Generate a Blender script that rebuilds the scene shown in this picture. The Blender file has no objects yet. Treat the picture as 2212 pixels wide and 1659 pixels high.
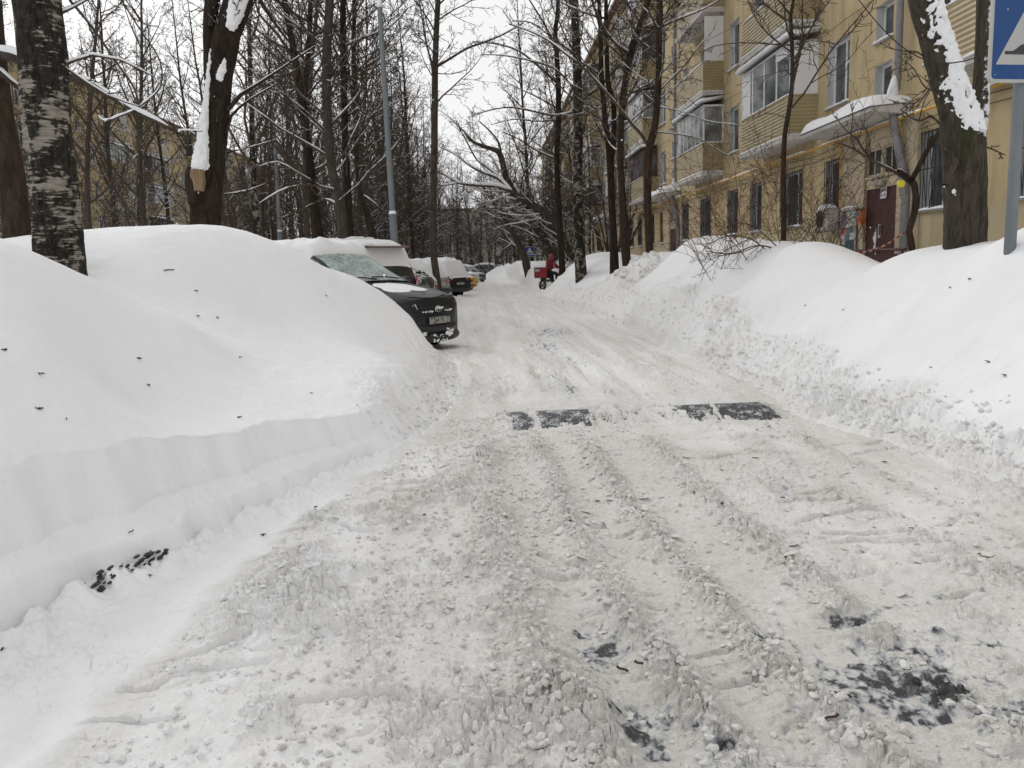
import bpy, bmesh, math, random
import numpy as np
from mathutils import Vector, Matrix
C = bpy.context.scene.collection
D = bpy.data
PI = math.pi
scene = bpy.context.scene
random.seed(7)

# ---------------------------------------------------------------- tagging
def tag(o, label=None, cat=None, group=None, kind=None):
    if label: o['label'] = label
    if cat: o['category'] = cat
    if group: o['group'] = group
    if kind: o['kind'] = kind
    return o

def empty(name, loc=(0, 0, 0), rotz=0.0, label=None, cat=None, group=None):
    o = D.objects.new(name, None)
    C.objects.link(o)
    o.location = loc
    o.rotation_euler = (0, 0, rotz)
    o.empty_display_size = 0.2
    return tag(o, label, cat, group)

def copy_tree(o, parent=None):
    c = o.copy()
    C.objects.link(c)
    if parent is not None:
        c.parent = parent
    for ch in list(o.children):
        copy_tree(ch, c)
    return c

# ---------------------------------------------------------------- mesh builder
class MB:
    def __init__(s):
        s.v = []; s.f = []; s.m = []
        s.cm = 0
    def add(s, verts, faces, mat=None):
        b = len(s.v)
        s.v.extend([tuple(p) for p in verts])
        mi = s.cm if mat is None else mat
        for f in faces:
            s.f.append(tuple(i + b for i in f)); s.m.append(mi)
    def box(s, x0, x1, y0, y1, z0, z1, mat=None):
        v = [(x0,y0,z0),(x1,y0,z0),(x1,y1,z0),(x0,y1,z0),(x0,y0,z1),(x1,y0,z1),(x1,y1,z1),(x0,y1,z1)]
        s.add(v, [(0,3,2,1),(4,5,6,7),(0,1,5,4),(1,2,6,5),(2,3,7,6),(3,0,4,7)], mat)
    def tube(s, pts, rads, n=8, mat=None, cap=True, up=None, squash=1.0):
        pts = [Vector(p) for p in pts]
        if not hasattr(rads, '__len__'): rads = [rads]*len(pts)
        t0 = (pts[1]-pts[0]).normalized()
        a = Vector((0,0,1)) if abs(t0.z) < 0.9 else Vector((1,0,0))
        if up is not None: a = Vector(up)
        nx = t0.cross(a).normalized()
        verts = []; faces = []
        for i, p in enumerate(pts):
            if i == 0: t = pts[1]-pts[0]
            elif i == len(pts)-1: t = pts[-1]-pts[-2]
            else: t = pts[i+1]-pts[i-1]
            t = t.normalized() if t.length > 1e-9 else t0
            nx = (nx - t*nx.dot(t))
            nx = nx.normalized() if nx.length > 1e-6 else t.orthogonal().normalized()
            ny = t.cross(nx)
            for k in range(n):
                a_ = 2*PI*k/n
                q = p + nx*(math.cos(a_)*rads[i]) + ny*(math.sin(a_)*rads[i]*squash)
                verts.append(tuple(q))
        for i in range(len(pts)-1):
            for k in range(n):
                k2 = (k+1) % n
                faces.append((i*n+k, i*n+k2, (i+1)*n+k2, (i+1)*n+k))
        if cap:
            faces.append(tuple(range(n))[::-1])
            faces.append(tuple((len(pts)-1)*n+k for k in range(n)))
        s.add(verts, faces, mat)
    def prism(s, poly, x0, x1, mat=None, axis='x'):
        """poly = [(a,b)] extruded along axis"""
        n = len(poly)
        def P(a, b, c):
            return {'x': (c, a, b), 'y': (a, c, b), 'z': (a, b, c)}[axis]
        v = [P(a, b, x0) for a, b in poly] + [P(a, b, x1) for a, b in poly]
        f = [tuple(range(n))[::-1], tuple(range(n, 2*n))]
        for i in range(n):
            j = (i+1) % n
            f.append((i, j, n+j, n+i))
        s.add(v, f, mat)
    def sphere(s, c, r, nu=12, nv=8, sc=(1,1,1), mat=None):
        v = []; f = []
        for j in range(nv+1):
            th = PI*j/nv
            for i in range(nu):
                ph = 2*PI*i/nu
                v.append((c[0]+r*sc[0]*math.sin(th)*math.cos(ph), c[1]+r*sc[1]*math.sin(th)*math.sin(ph), c[2]+r*sc[2]*math.cos(th)))
        for j in range(nv):
            for i in range(nu):
                i2 = (i+1) % nu
                f.append((j*nu+i, (j+1)*nu+i, (j+1)*nu+i2, j*nu+i2))
        s.add(v, f, mat)
    def build(s, name, mats, parent=None, smooth=False, bevel=0.0, loc=None, rot=None, recalc=True):
        me = D.meshes.new(name)
        me.from_pydata(s.v, [], s.f)
        if not isinstance(mats, (list, tuple)): mats = [mats]
        for m in mats: me.materials.append(m)
        if s.m and max(s.m) > 0:
            me.polygons.foreach_set('material_index', s.m)
        if smooth == 'auto':
            me.polygons.foreach_set('use_smooth', [True]*len(me.polygons))
        elif smooth:
            me.polygons.foreach_set('use_smooth', [True]*len(me.polygons))
        me.validate(); me.update()
        if recalc:
            bm = bmesh.new(); bm.from_mesh(me)
            bmesh.ops.recalc_face_normals(bm, faces=bm.faces)
            bm.to_mesh(me); bm.free()
        if smooth == 'auto':
            me.set_sharp_from_angle(angle=math.radians(35))
        o = D.objects.new(name, me)
        C.objects.link(o)
        if parent is not None: o.parent = parent
        if loc: o.location = loc
        if rot: o.rotation_euler = rot
        if bevel > 0:
            b = o.modifiers.new('bevel', 'BEVEL'); b.width = bevel; b.segments = 2; b.limit_method = 'ANGLE'; b.angle_limit = math.radians(40)
            try: b.harden_normals = False
            except Exception: pass
        return o

# ---------------------------------------------------------------- materials
def mat(name, col=(0.5,0.5,0.5), rough=0.8, metal=0.0, spec=0.5, coat=0.0, trans=0.0):
    m = D.materials.new(name); m.use_nodes = True
    b = m.node_tree.nodes['Principled BSDF']
    b.inputs['Base Color'].default_value = (*col, 1)
    b.inputs['Roughness'].default_value = rough
    b.inputs['Metallic'].default_value = metal
    b.inputs['Specular IOR Level'].default_value = spec
    b.inputs['Coat Weight'].default_value = coat
    b.inputs['Transmission Weight'].default_value = trans
    return m

class NT:
    """tiny node helper"""
    def __init__(s, m):
        s.m = m; s.t = m.node_tree; s.n = s.t.nodes; s.l = s.t.links
        s.b = s.n.get('Principled BSDF')
    def tc(s, out='Object', scale=(1,1,1), rot=(0,0,0)):
        a = s.n.new('ShaderNodeTexCoord'); mp = s.n.new('ShaderNodeMapping')
        mp.inputs['Scale'].default_value = scale; mp.inputs['Rotation'].default_value = rot
        s.l.new(a.outputs[out], mp.inputs['Vector']); return mp.outputs[0]
    def wpos(s, scale=(1,1,1)):
        a = s.n.new('ShaderNodeNewGeometry'); mp = s.n.new('ShaderNodeMapping')
        mp.inputs['Scale'].default_value = scale
        s.l.new(a.outputs['Position'], mp.inputs['Vector']); return mp.outputs[0]
    def noise(s, vec, scale=5, detail=4, rough=0.6, dist=0.0):
        a = s.n.new('ShaderNodeTexNoise'); a.inputs['Scale'].default_value = scale
        a.inputs['Detail'].default_value = detail; a.inputs['Roughness'].default_value = rough
        a.inputs['Distortion'].default_value = dist
        s.l.new(vec, a.inputs['Vector']); return a.outputs['Fac']
    def voro(s, vec, scale=5, feat='F1'):
        a = s.n.new('ShaderNodeTexVoronoi'); a.feature = feat; a.inputs['Scale'].default_value = scale
        s.l.new(vec, a.inputs['Vector']); return a.outputs['Distance']
    def ramp(s, fac, stops, interp='LINEAR'):
        a = s.n.new('ShaderNodeValToRGB'); a.color_ramp.interpolation = interp
        e = a.color_ramp.elements
        while len(e) < len(stops): e.new(0.5)
        for i, (p, c) in enumerate(stops):
            e[i].position = p
            e[i].color = (c, c, c, 1) if not hasattr(c, '__len__') else (*c, 1)
        s.l.new(fac, a.inputs['Fac']); return a.outputs['Color']
    def mix(s, fac, a, b, typ='MIX'):
        x = s.n.new('ShaderNodeMix'); x.data_type = 'RGBA'; x.blend_type = typ
        def put(v, k):
            if hasattr(v, 'node') or isinstance(v, bpy.types.NodeSocket): s.l.new(v, x.inputs[k])
            elif k == 0: x.inputs[0].default_value = v
            else: x.inputs[k].default_value = (*v, 1)
        put(fac, 0); put(a, 6); put(b, 7)
        return x.outputs[2]
    def math(s, op, a, b=0.0, c=None):
        x = s.n.new('ShaderNodeMath'); x.operation = op
        for i, v in enumerate((a, b, c)):
            if v is None: continue
            if isinstance(v, bpy.types.NodeSocket): s.l.new(v, x.inputs[i])
            else: x.inputs[i].default_value = v
        return x.outputs[0]
    def attr(s, name):
        a = s.n.new('ShaderNodeAttribute'); a.attribute_name = name; return a.outputs['Fac']
    def objrand(s):
        return s.n.new('ShaderNodeObjectInfo').outputs['Random']
    def nz(s):
        g = s.n.new('ShaderNodeNewGeometry'); sp = s.n.new('ShaderNodeSeparateXYZ')
        s.l.new(g.outputs['Normal'], sp.inputs[0]); return sp.outputs
    def bump(s, h, strength=0.5, dist=0.01):
        a = s.n.new('ShaderNodeBump'); a.inputs['Strength'].default_value = strength
        a.inputs['Distance'].default_value = dist
        s.l.new(h, a.inputs['Height']); s.l.new(a.outputs[0], s.b.inputs['Normal']); return a
    def color(s, c): s.l.new(c, s.b.inputs['Base Color'])
    def rough(s, c): s.l.new(c, s.b.inputs['Roughness'])

SNOW = (0.85, 0.857, 0.872)
def snow_mat(name='snow', col=SNOW, bs=0.25, sc=30):
    m = mat(name, col, 0.75, spec=0.25)
    n = NT(m); v = n.wpos()
    a = n.noise(v, sc, 5, 0.65); 
    n.bump(a, bs, 0.02)
    c = n.noise(v, 2.2, 3)
    n.color(n.mix(n.ramp(c, [(0.3, 0.0), (0.7, 1.0)]), tuple(x*0.97 for x in col), tuple(min(1, x*1.02) for x in col)))
    return m
M = {}
M['snow'] = snow_mat()

# ---------------------------------------------------------------- camera
CZ = 1.4; FPX = 790.0
def cam_basis():
    yaw = math.radians(1.71); p = math.radians(8.56); r = 0.035
    W = Vector((math.sin(yaw)*math.cos(p), math.cos(yaw)*math.cos(p), -math.sin(p)))
    R = Vector((math.cos(yaw), -math.sin(yaw), 0)); U = R.cross(W)
    return R*math.cos(r)-U*math.sin(r), U*math.cos(r)+R*math.sin(r), W
cR, cU, cW = cam_basis()
cam = D.objects.new('camera', D.cameras.new('camera'))
C.objects.link(cam)
cam.matrix_world = Matrix(((cR.x, cU.x, -cW.x, 0), (cR.y, cU.y, -cW.y, 0), (cR.z, cU.z, -cW.z, CZ), (0, 0, 0, 1)))
cam.data.sensor_width = 36; cam.data.lens = 36*FPX/1024
cam.data.clip_start = 0.05; cam.data.clip_end = 2000
scene.camera = cam
def at(px, py, Y):
    """point at distance Y along the street that the photo (2212 px wide view) shows at px, py"""
    u = px*1024/2212-512; v = 384-py*1024/2212
    d = cR*(u/FPX)+cU*(v/FPX)+cW
    d = d/d.y
    return Vector((d.x*Y, Y, CZ+d.z*Y))

# ---------------------------------------------------------------- light
w = D.worlds.new('World'); scene.world = w; w.use_nodes = True
wn = w.node_tree
bg = wn.nodes['Background']
sky = wn.nodes.new('ShaderNodeTexSky'); sky.sky_type = 'NISHITA'; sky.sun_disc = False
SUN_EL, SUN_ROT = math.radians(34), math.radians(-32)
sky.sun_elevation = SUN_EL; sky.sun_rotation = SUN_ROT
sky.dust_density = 4; sky.air_density = 1.0
hs = wn.nodes.new('ShaderNodeHueSaturation'); hs.inputs['Saturation'].default_value = 0.12
wn.links.new(sky.outputs[0], hs.inputs['Color'])
tcn = wn.nodes.new('ShaderNodeTexCoord'); nz_ = wn.nodes.new('ShaderNodeTexNoise')
nz_.inputs['Scale'].default_value = 1.6; nz_.inputs['Detail'].default_value = 3
wn.links.new(tcn.outputs['Generated'], nz_.inputs['Vector'])
cr = wn.nodes.new('ShaderNodeValToRGB')
cr.color_ramp.elements[0].position = 0.3; cr.color_ramp.elements[0].color = (8.9, 8.95, 9.1, 1)
cr.color_ramp.elements[1].position = 0.75; cr.color_ramp.elements[1].color = (10.2, 10.15, 10.1, 1)
wn.links.new(nz_.outputs['Fac'], cr.inputs['Fac'])
mx = wn.nodes.new('ShaderNodeMix'); mx.data_type = 'RGBA'; mx.inputs[0].default_value = 0.88
wn.links.new(hs.outputs[0], mx.inputs[6]); wn.links.new(cr.outputs[0], mx.inputs[7])
wn.links.new(mx.outputs[2], bg.inputs['Color'])
bg.inputs['Strength'].default_value = 0.0855
sun = D.objects.new('sun', D.lights.new('sun', 'SUN')); C.objects.link(sun)
sun.data.energy = 0.95; sun.data.angle = math.radians(20); sun.data.color = (1, 0.985, 0.96)
# soft light through cloud from ahead and to the left
sun.rotation_euler = (math.radians(-56), 0, math.radians(34))
scene.view_settings.view_transform = 'Standard'; scene.view_settings.look = 'None'
scene.view_settings.gamma = 1; scene.view_settings.exposure = 0.19
scene.view_settings.use_curve_mapping = False
scene.cycles.max_bounces = 6; scene.cycles.diffuse_bounces = 3; scene.cycles.glossy_bounces = 3
scene.cycles.transparent_max_bounces = 8
# ---------------------------------------------------------------- numpy noise
def _hash(ix, iy, seed):
    h = ix.astype(np.int32).view(np.uint32)*np.uint32(374761393)+iy.astype(np.int32).view(np.uint32)*np.uint32(668265263)+np.uint32((int(seed)*1442695041) & 0xffffffff)
    h = (h ^ (h >> np.uint32(13)))*np.uint32(1274126177)
    h = h ^ (h >> np.uint32(16))
    return h.astype(np.float32)/np.float32(4294967296.0)
def perlin(x, y, seed=0):
    x = np.ascontiguousarray(x, np.float32); y = np.ascontiguousarray(y, np.float32); ix = np.floor(x); iy = np.floor(y); fx = x-ix; fy = y-iy
    u = fx*fx*fx*(fx*(fx*6-15)+10); v = fy*fy*fy*(fy*(fy*6-15)+10)
    def g(a, b):
        t = _hash(ix+a, iy+b, seed)*2*np.pi
        return np.cos(t)*(fx-a)+np.sin(t)*(fy-b)
    return ((g(0,0)*(1-u)+g(1,0)*u)*(1-v)+(g(0,1)*(1-u)+g(1,1)*u)*v)*1.5
def fbm(x, y, oct=4, seed=0, gain=0.5, lac=2.03):
    a = 1.0; s = 0; n = 0
    for o in range(oct):
        s = s+a*perlin(x+17.3*o, y-9.1*o, seed+o); n += a
        x = x*lac; y = y*lac; a *= gain
    return s/n
def billow(x, y, oct=4, seed=0, gain=0.5, lac=2.1):
    a = 1.0; s = 0; n = 0
    for o in range(oct):
        s = s+a*np.abs(perlin(x+17.3*o, y-9.1*o, seed+o)); n += a
        x = x*lac; y = y*lac; a *= gain
    return s/n
def worley(x, y, seed=0):
    x = np.ascontiguousarray(x, np.float32); y = np.ascontiguousarray(y, np.float32); ix = np.floor(x); iy = np.floor(y)
    f1 = np.full_like(x, 9.0); rnd = np.zeros_like(x)
    for a in (-1, 0, 1):
        for b in (-1, 0, 1):
            cx = ix+a; cy = iy+b
            px = cx+_hash(cx, cy, seed); py = cy+_hash(cx, cy, seed+77)
            d = (px-x)**2+(py-y)**2
            m = d < f1
            rnd = np.where(m, _hash(cx, cy, seed+5), rnd); f1 = np.where(m, d, f1)
    return np.sqrt(f1), rnd
def blocks(x, y, seed=0):
    """broken blocks: every cell has its own level and tilt, sharp gaps between cells"""
    x = np.ascontiguousarray(x, np.float32); y = np.ascontiguousarray(y, np.float32)
    ix = np.floor(x); iy = np.floor(y); f1 = np.full_like(x, 9.0); f2 = np.full_like(x, 9.0); h = np.zeros_like(x); tx = np.zeros_like(x)
    for a in (-1, 0, 1):
        for b in (-1, 0, 1):
            cx = ix+a; cy = iy+b; dx = cx+_hash(cx, cy, seed)-x; dy = cy+_hash(cx, cy, seed+77)-y
            d = dx*dx+dy*dy; m = d < f1; f2 = np.where(m, f1, np.minimum(f2, d))
            hr = _hash(cx, cy, seed+5); t1 = _hash(cx, cy, seed+6)-.5; t2 = _hash(cx, cy, seed+8)-.5
            h = np.where(m, hr+1.1*(t1*dx+t2*dy), h); f1 = np.where(m, d, f1)
    gap = ss(0, .42, np.sqrt(f2)-np.sqrt(f1))
    return np.clip(h, 0, 1.4)*gap, gap
def ss(a, b, x):
    t = np.clip((x-a)/(b-a), 0, 1); return t*t*(3-2*t)
def interp(x, pts):
    p = sorted(pts); return np.interp(x, [a for a, b in p], [b for a, b in p])

# ---------------------------------------------------------------- thin plate splines for the banks
class TPS:
    def __init__(s, pts, lam=0.002):
        P = np.array(pts, float); s.xy = P[:, :2]; n = len(P)
        A = np.zeros((n+3, n+3)); A[:n, :n] = s.k(s.xy, s.xy)+lam*np.eye(n)
        A[:n, n] = 1; A[:n, n+1:] = s.xy; A[n, :n] = 1; A[n+1:, :n] = s.xy.T
        s.w = np.linalg.solve(A, np.concatenate([P[:, 2], np.zeros(3)]))
    def k(s, a, b):
        d2 = ((a[:, None, :]-b[None, :, :])**2).sum(-1)
        return 0.5*d2*np.log(d2+1e-12)
    def __call__(s, x, y):
        sh = x.shape; x = x.ravel(); y = y.ravel()
        r = s.w[-3]+s.w[-2]*x+s.w[-1]*y
        for i in range(len(s.xy)):
            d2 = (x-s.xy[i, 0])**2+(y-s.xy[i, 1])**2
            r += s.w[i]*0.5*d2*np.log(d2+1e-12)
        return r.reshape(sh)
LPTS = [(-2.1,2.0,.5),(-1.9,2.9,.5),(-1.8,3.4,.52),(-1.6,3.95,.52),(-1.35,4.6,.47),(-1.1,5.2,.39),(-.7,5.9,.25),(-.6,6.8,.14),(-.5,8,.14),(-.4,9.5,.1),(-.45,11,.06),(-.5,11.7,.04),
 (-.8,6.6,.36),(-.8,7.4,.45),(-.72,8,.32),(-1.02,9,.5),(-1.28,8,.62),(-1.45,7,.57),(-1.6,6,.56),(-1.94,6,.75),(-2.09,8,.95),(-2.2,4.5,.89),(-2.3,3.8,1.1),(-2.04,4.6,.68),
 (-2.94,5,1.65),(-2.72,5.5,1.42),(-2.22,6,1.03),(-2.45,7,.98),(-3,6.8,1.2),(-4,6.8,1.5),(-3,7.5,1.42),(-2.34,9.60,1.70),(-1.97,10.00,1.45),(-1.55,10.40,1.25),(-1.26,10.70,0.99),(-1.12,10.90,0.76),(-0.89,11.10,0.33),(-3.03,9,1.91),(-3.53,9,1.95),(-4.28,9,1.95),(-4.52,8.5,1.89),(-4.9,8,1.8),(-.62,11.4,.05),
 (-3.3,10.8,1.55),(-3,12,.5),(-2,12,.25),(-4.5,11,1.3),(-5,13,.7),(-6,9,1.7),(-6,6,1.6),(-3.5,4,1.75),(-3,3,1.45),(-2.6,2,.95),(-4,2,1.6),(-7,13,.7),(-8,8,1.2),(-8,3,1.4),(-4,0,1.4),(-2.4,0,.7),(-9,0,1.0)]
RPTS = [(3.3,16,.68),(3.7,18,.6),(3.3,11.4,.62),(3.4,8.4,.33),(3.4,7.4,.28),(3.3,5.8,.19),(3.15,4.4,.22),(3.2,2.5,.2),
 (4,9.6,.66),(4,7.9,.68),(4,6.4,.79),(3.8,5.6,.5),(4.5,9.3,1.15),(4.8,9,1.37),(5,8,1.42),(4.6,7.3,1.37),(4.3,6.5,1.33),(5.2,5.5,1.36),(6,7,1.33),(4.3,5,1.0),(4.3,3.5,1.0),(5,3,1.2),
 (5,10.1,1.12),(4.2,10.1,.62),(4,20.6,.72),(4.3,18.2,1.4),(5,18.8,1.84),(4.8,14.8,1.53),(5,13,1.53),(5,11,1.25),(4.3,13.3,.9),(4.2,10.9,.7),(5.3,16.8,1.7),
 (4.3,20.9,.75),(4.9,20.6,1.3),(4.5,21.8,1.43),(4.2,23.7,1.04),(3.5,25.7,.7),(3.4,21.5,.6),(4.6,26,1.15),(4.5,30.4,1.5),(4.1,31.6,1.45),(3.5,32.8,1.2),(3.1,32.8,.7),(2.8,32.8,.35),(3.4,29.9,.6),(3.2,26,.45),(5.5,31,1.45),
 (3.70,35.6,1.15),(3.05,35.6,.40),(2.7,35.4,.12),(4.4,35.8,1.40),(3.0,43.5,1.1),(4.3,43.5,1.6),(3.1,50,1.0),(4.5,50,1.4),(3.3,60,1.1),(4.5,62,1.5),(3.5,80,1.2),(5,80,1.6),
 (7,3,1.1),(7.5,7,1.05),(6.4,8.5,1.28),(6.6,11.2,.75),(7.5,14,.9),(7,19,1.1),(7.5,25,.9),(7,31,1.0),(7.5,42,.8),(7.5,60,.8),(7.5,80,.8),(3,0,.2),(5,0,1.1),(8,0,1.0)]
tL = TPS(LPTS); tR = TPS(RPTS)
XE = [(0,-1.9),(2.0,-1.95),(2.9,-1.84),(3.4,-1.7),(3.65,-1.55),(4.0,-1.45),(4.5,-1.27),(5.0,-1.12),(5.45,-.9),(5.9,-.66),(6.5,-.55),(7.5,-.36),(9,-.3),(11,-.4),(11.9,-.5),(12.6,-.9),(14,-1.2),(200,-1.2)]
XR = [(0,3.2),(4,3.0),(5,2.85),(6.6,2.68),(8,2.75),(12,2.78),(19,2.8),(26,2.6),(34,2.45),(45,2.4),(60,2.4),(75,2.2),(200,2.2)]
SLUSH = [(0,-1.4),(2.1,-1.3),(2.9,-1.3),(3.2,-1.27),(3.8,-1.16),(5.1,-.95),(6,-.62),(7,-.5),(20,-.5)]

def terrain(X, Y):
    """returns z, dirt, asphalt, region (0 road, 1 left bank, 2 right bank)"""
    big = fbm(X*0.35, Y*0.35, 3, 11)
    wig = fbm(X*1.3, Y*1.3, 3, 31)
    cl1, cr1 = worley(X*7+wig*2, Y*7+wig*2, 3)           # clods 14 cm
    cl2, cr2 = worley(X*15+wig*3, Y*15, 9)       # 7 cm
    cl3, cr3 = worley(X*32, Y*32+wig*5, 19)
    clod = np.clip(1-cl1*1.35, 0, 1)*(.35+cr1)*.5+np.clip(1-cl2*1.3, 0, 1)*(.3+cr2)*.28+np.clip(1-cl3*1.3, 0, 1)*.12*(cr3+.3)
    bl = billow(X*5.5, Y*5.5, 5, 41)
    wx = X+.05*fbm(X*6, Y*6, 3, 43)+.012*fbm(X*25, Y*25, 2, 45); wy = Y+.05*fbm(X*6, Y*6, 3, 44)+.012*fbm(X*25, Y*25, 2, 46)
    b1, g1 = blocks(wx*6, wy*6, 401); b2, g2 = blocks(wx*13, wy*13, 402); b3, g3 = blocks(wx*29, wy*29, 403); b4, g4 = blocks(wx*60, wy*60, 404)
    m1 = ss(-.1, .4, fbm(X*2.3, Y*2.3, 3, 405))
    rub = .024*b1**1.6*m1+.019*b2**1.3*(.3+.7*m1)+.012*b3+.008*b4        # rubble of broken crust
    rubs = .030*b2**1.5*m1+.020*b3**1.2+.010*b4
    fine = fbm(X*22, Y*22, 4, 51)
    # ---- road
    edge_n = wig*.10+perlin(X*5, Y*5, 62)*.05
    xr = interp(Y, XR)+edge_n*ss(1.2, 1.6, np.abs(X-.6)+.4)
    xe = interp(Y, XE)+edge_n*.6
    xsl = interp(Y, SLUSH)+edge_n
    s = X-.9/np.maximum(Y, 1.2)-.03*perlin(X*0+.5, Y*.8, 5)
    near = 1-ss(5.6, 6.15, Y)
    def bumpf(x, c, w): return np.exp(-((x-c)/w)**2)
    floor = bumpf(s, -.0, .10)+bumpf(s, .36, .11)+bumpf(s, .74, .15)
    ridge = bumpf(s, .175, .075)+.95*bumpf(s, .545, .075)+.75*bumpf(s, 1.0, .09)+.6*bumpf(s, -.22, .10)+.35*bumpf(s, 1.75, .12)+.35*bumpf(s, 2.15, .08)
    mod = np.clip(.75+.9*fbm(X*1.1, Y*1.1, 2, 71), .15, 1.4)
    tread = np.sin((Y+.25*np.abs(s*6 % 1-.5))*2*np.pi/.055)*.5+.5
    slab, sr = worley(X*2.3+wig, Y*5.5, 91)
    crust = ss(.25, .75, fbm(X*2.2, Y*3.5, 4, 101)*.9+.5)
    z = .045+.012*big+.03*crust*.4
    z += near*(mod*np.clip(ridge, 0, 1)*(.040+1.35*rub+.04*bl)+.5*np.clip(ridge, 0, 1)*rubs)
    z += .012*fbm(X*3, Y*3, 3, 111)+.0035*fine
    z += -.022*floor*near+.0035*tread*floor*near*ss(-.2, .3, perlin(X*2, Y*2, 14))
    z += .010*(sr-.5)*ss(.45, .3, slab)*near                        # pressed flakes of crust
    fl2, flr2 = worley(X*4.3+wig*.8, Y*11, 191)
    z += .016*ss(.55,.9,flr2)*ss(.5,.38,fl2)*ss(.9,1.3,ridge+.9*near)
    z += .62*rubs*ss(-.05, .35, fbm(X*1.6, Y*1.2, 3, 121))*(.5+.5*near)*(1-.97*np.clip(floor*1.6, 0, 1)*near)
    crk = np.abs(perlin(X*1.6+.6*wig, Y*7+wig*2, 411)); z -= .016*ss(.10, 0, crk)*ss(.0, .3, fbm(X*1.4, Y*1.4, 2, 412))*near
    z += .014*ss(.0, .14, perlin(X*1.6+.6*wig, Y*7+wig*2, 411))*ss(.0, .3, fbm(X*1.4, Y*1.4, 2, 412))*near
    # transverse cracks and small scattered crumbs all over
    z += .010*np.clip(1-cl2*1.6, 0, 1)*(cr2 > .72)
    # far ruts
    far = ss(7.3, 8.2, Y)
    streak = fbm(X*6+.4*wig, Y*.30, 4, 431)
    z += far*(.012*streak+.9*rubs*ss(-.1, .3, streak)+.5*rub*ss(.0,.35,fbm(X*2.4,Y*.8,3,437))+.035*bumpf(s, .50, .16)*(mod+2*rubs*10)*.8-.028*(bumpf(s, .05, .2)+bumpf(s, 1.55, .22)+bumpf(s, .95, .18))+.03*bl*bumpf(s, 2.15, .35)+.03*bl*bumpf(s, -.35, .35)+.022*bl*bumpf(X, .35, .5)*ss(0,.4,wig+.2))
    # slush heap to the left of the tracks
    hl = ss(-.05, -.6, X-.1*wig)*ss(-1.6, -1.1, X-xsl+.9)
    leftslush = ss(.15, -.35, s)*ss(-.05, .35, X-xsl+.10*wig)*ss(14, 8, Y)
    clump = ss(-.12, .42, fbm(X*1.7, Y*1.7, 4, 301)+.10*ss(.9, .0, X-xsl)); cl0, cr0 = worley(X*4.2+wig*1.5, Y*4.2, 305)
    cl2m = clump**1.5; z += leftslush*(.015+.10*bl*cl2m+cl2m*(1.25*rub+.06*np.clip(1-cl0*1.4, 0, 1)*cr0**2)+.12*rubs+.05*big+.004*fine)*(.55+.45*near)
    trench = ss(.16, -.12, X-xsl)
    z = z*(1-trench)+trench*(.035+.030*fbm(X*2.5, Y*2.5, 4, 131)+.03*bl*ss(-.2,.5,big)+.030*np.clip(1-cl0*1.3, 0, 1)*cr0+.5*rubs*ss(-.1, .4, wig)+ .05*ss(.35, .0, xe-X+.35)*0+.07*ss(.22, .0, X-xe)*(.4+bl*2))
    # asphalt patches: bare wet asphalt where the crust is thinnest
    pa = np.zeros_like(X)
    for (cx, cy, rx, ry, a) in [(.36,2.66,.10,.22,1),(.45,2.12,.14,.18,1.0),(1.27,2.3,.34,.3,1.1),(1.5,2.12,.25,.15,.8),(.95,2.66,.10,.2,.7),(1.32,2.72,.16,.12,.8),(1.67,4.35,.09,.1,.8),(.62,2.0,.1,.1,.6),
                            (1.7,2.55,.2,.12,.55),(1.9,2.3,.3,.2,.5),(.95,2.1,.3,.15,.45),(.62,2.25,.2,.2,.4),(1.6,2.9,.4,.1,.4),(.9,8.4,.12,.5,.8),(.8,9.2,.12,.5,.7),(1.0,13.2,.4,1.2,.75),(1.3,15.8,.6,1.5,.8),(.7,17.5,.3,2,.5),(1.2,11,.2,.8,.6),(1.5,21,.3,2,.5)]:
        pa = np.maximum(pa, a*np.exp(-((X-cx)/rx)**2-((Y-cy)/ry)**2))
    an = fbm(X*9, Y*9, 5, 141, gain=.65)
    an2 = fbm(X*26, Y*20, 3, 145, gain=.7)
    asph = ss(.30, .85, pa*.68+an*.85+an2*.62)*(pa > .10)
    asph = np.maximum(asph*.97, .22*ss(.1, .5, fbm(X*1.2, Y*1.2, 3, 151)+.25*an+.05)*ss(3.6, 2.2, Y)*ss(.0,.5,X)*ss(-.1, .3, an2+an))
    z = z*(1-.55*ss(.2, .7, pa)*ss(7, 5, Y))
    # speed bump of the street: the road rises over it, snow scraped thin on its near face
    inb = ss(.02, .12, X)*ss(2.62, 2.45, X)
    hb = bump_profile(Y)*inb
    thin = .014+.5*rubs+.014*fbm(X*4, Y*3, 4, 161)
    br = np.zeros_like(X); Xw = X+.10*fbm(X*3.5, Y*3.5, 3, 163)+(Y-6.9)*.12
    for (x0, x1, a) in [(.06,.14,.5),(.14,.34,1.0),(.40,.86,.98),(.86,1.05,.5),(1.0,1.68,.44),(1.66,1.98,1.0),(2.0,2.5,1.03)]:
        br = np.maximum(br, a*ss(x0-.03, x0+.03, Xw)*ss(x1+.03, x1-.03, Xw))
    bare = ss(6.36, 6.72, Y+.30*fbm(X*2.6, Y*.5, 3, 167)+.1*an)*ss(7.30, 7.22, Y)*br
    bare2 = ss(.42, .60, bare*.85+an*.45+an2*.36)
    onb = ss(6.2, 6.45, Y)*ss(7.6, 7.3, Y)
    z = z*(1-onb)+onb*(np.maximum(thin, .006)+.012)+hb-.04*bare2*onb
    dirt = np.clip(.78+.5*fbm(X*.9, Y*.9, 3, 171)-.35*leftslush*ss(-.3, -1.0, X)-trench*1.2+.75*floor*near*ss(.9,.5,np.abs(s-.37))+.25*np.clip(ridge,0,1)*near, 0, 1)
    wf = ss(6.6, 9.5, Y)
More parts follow.
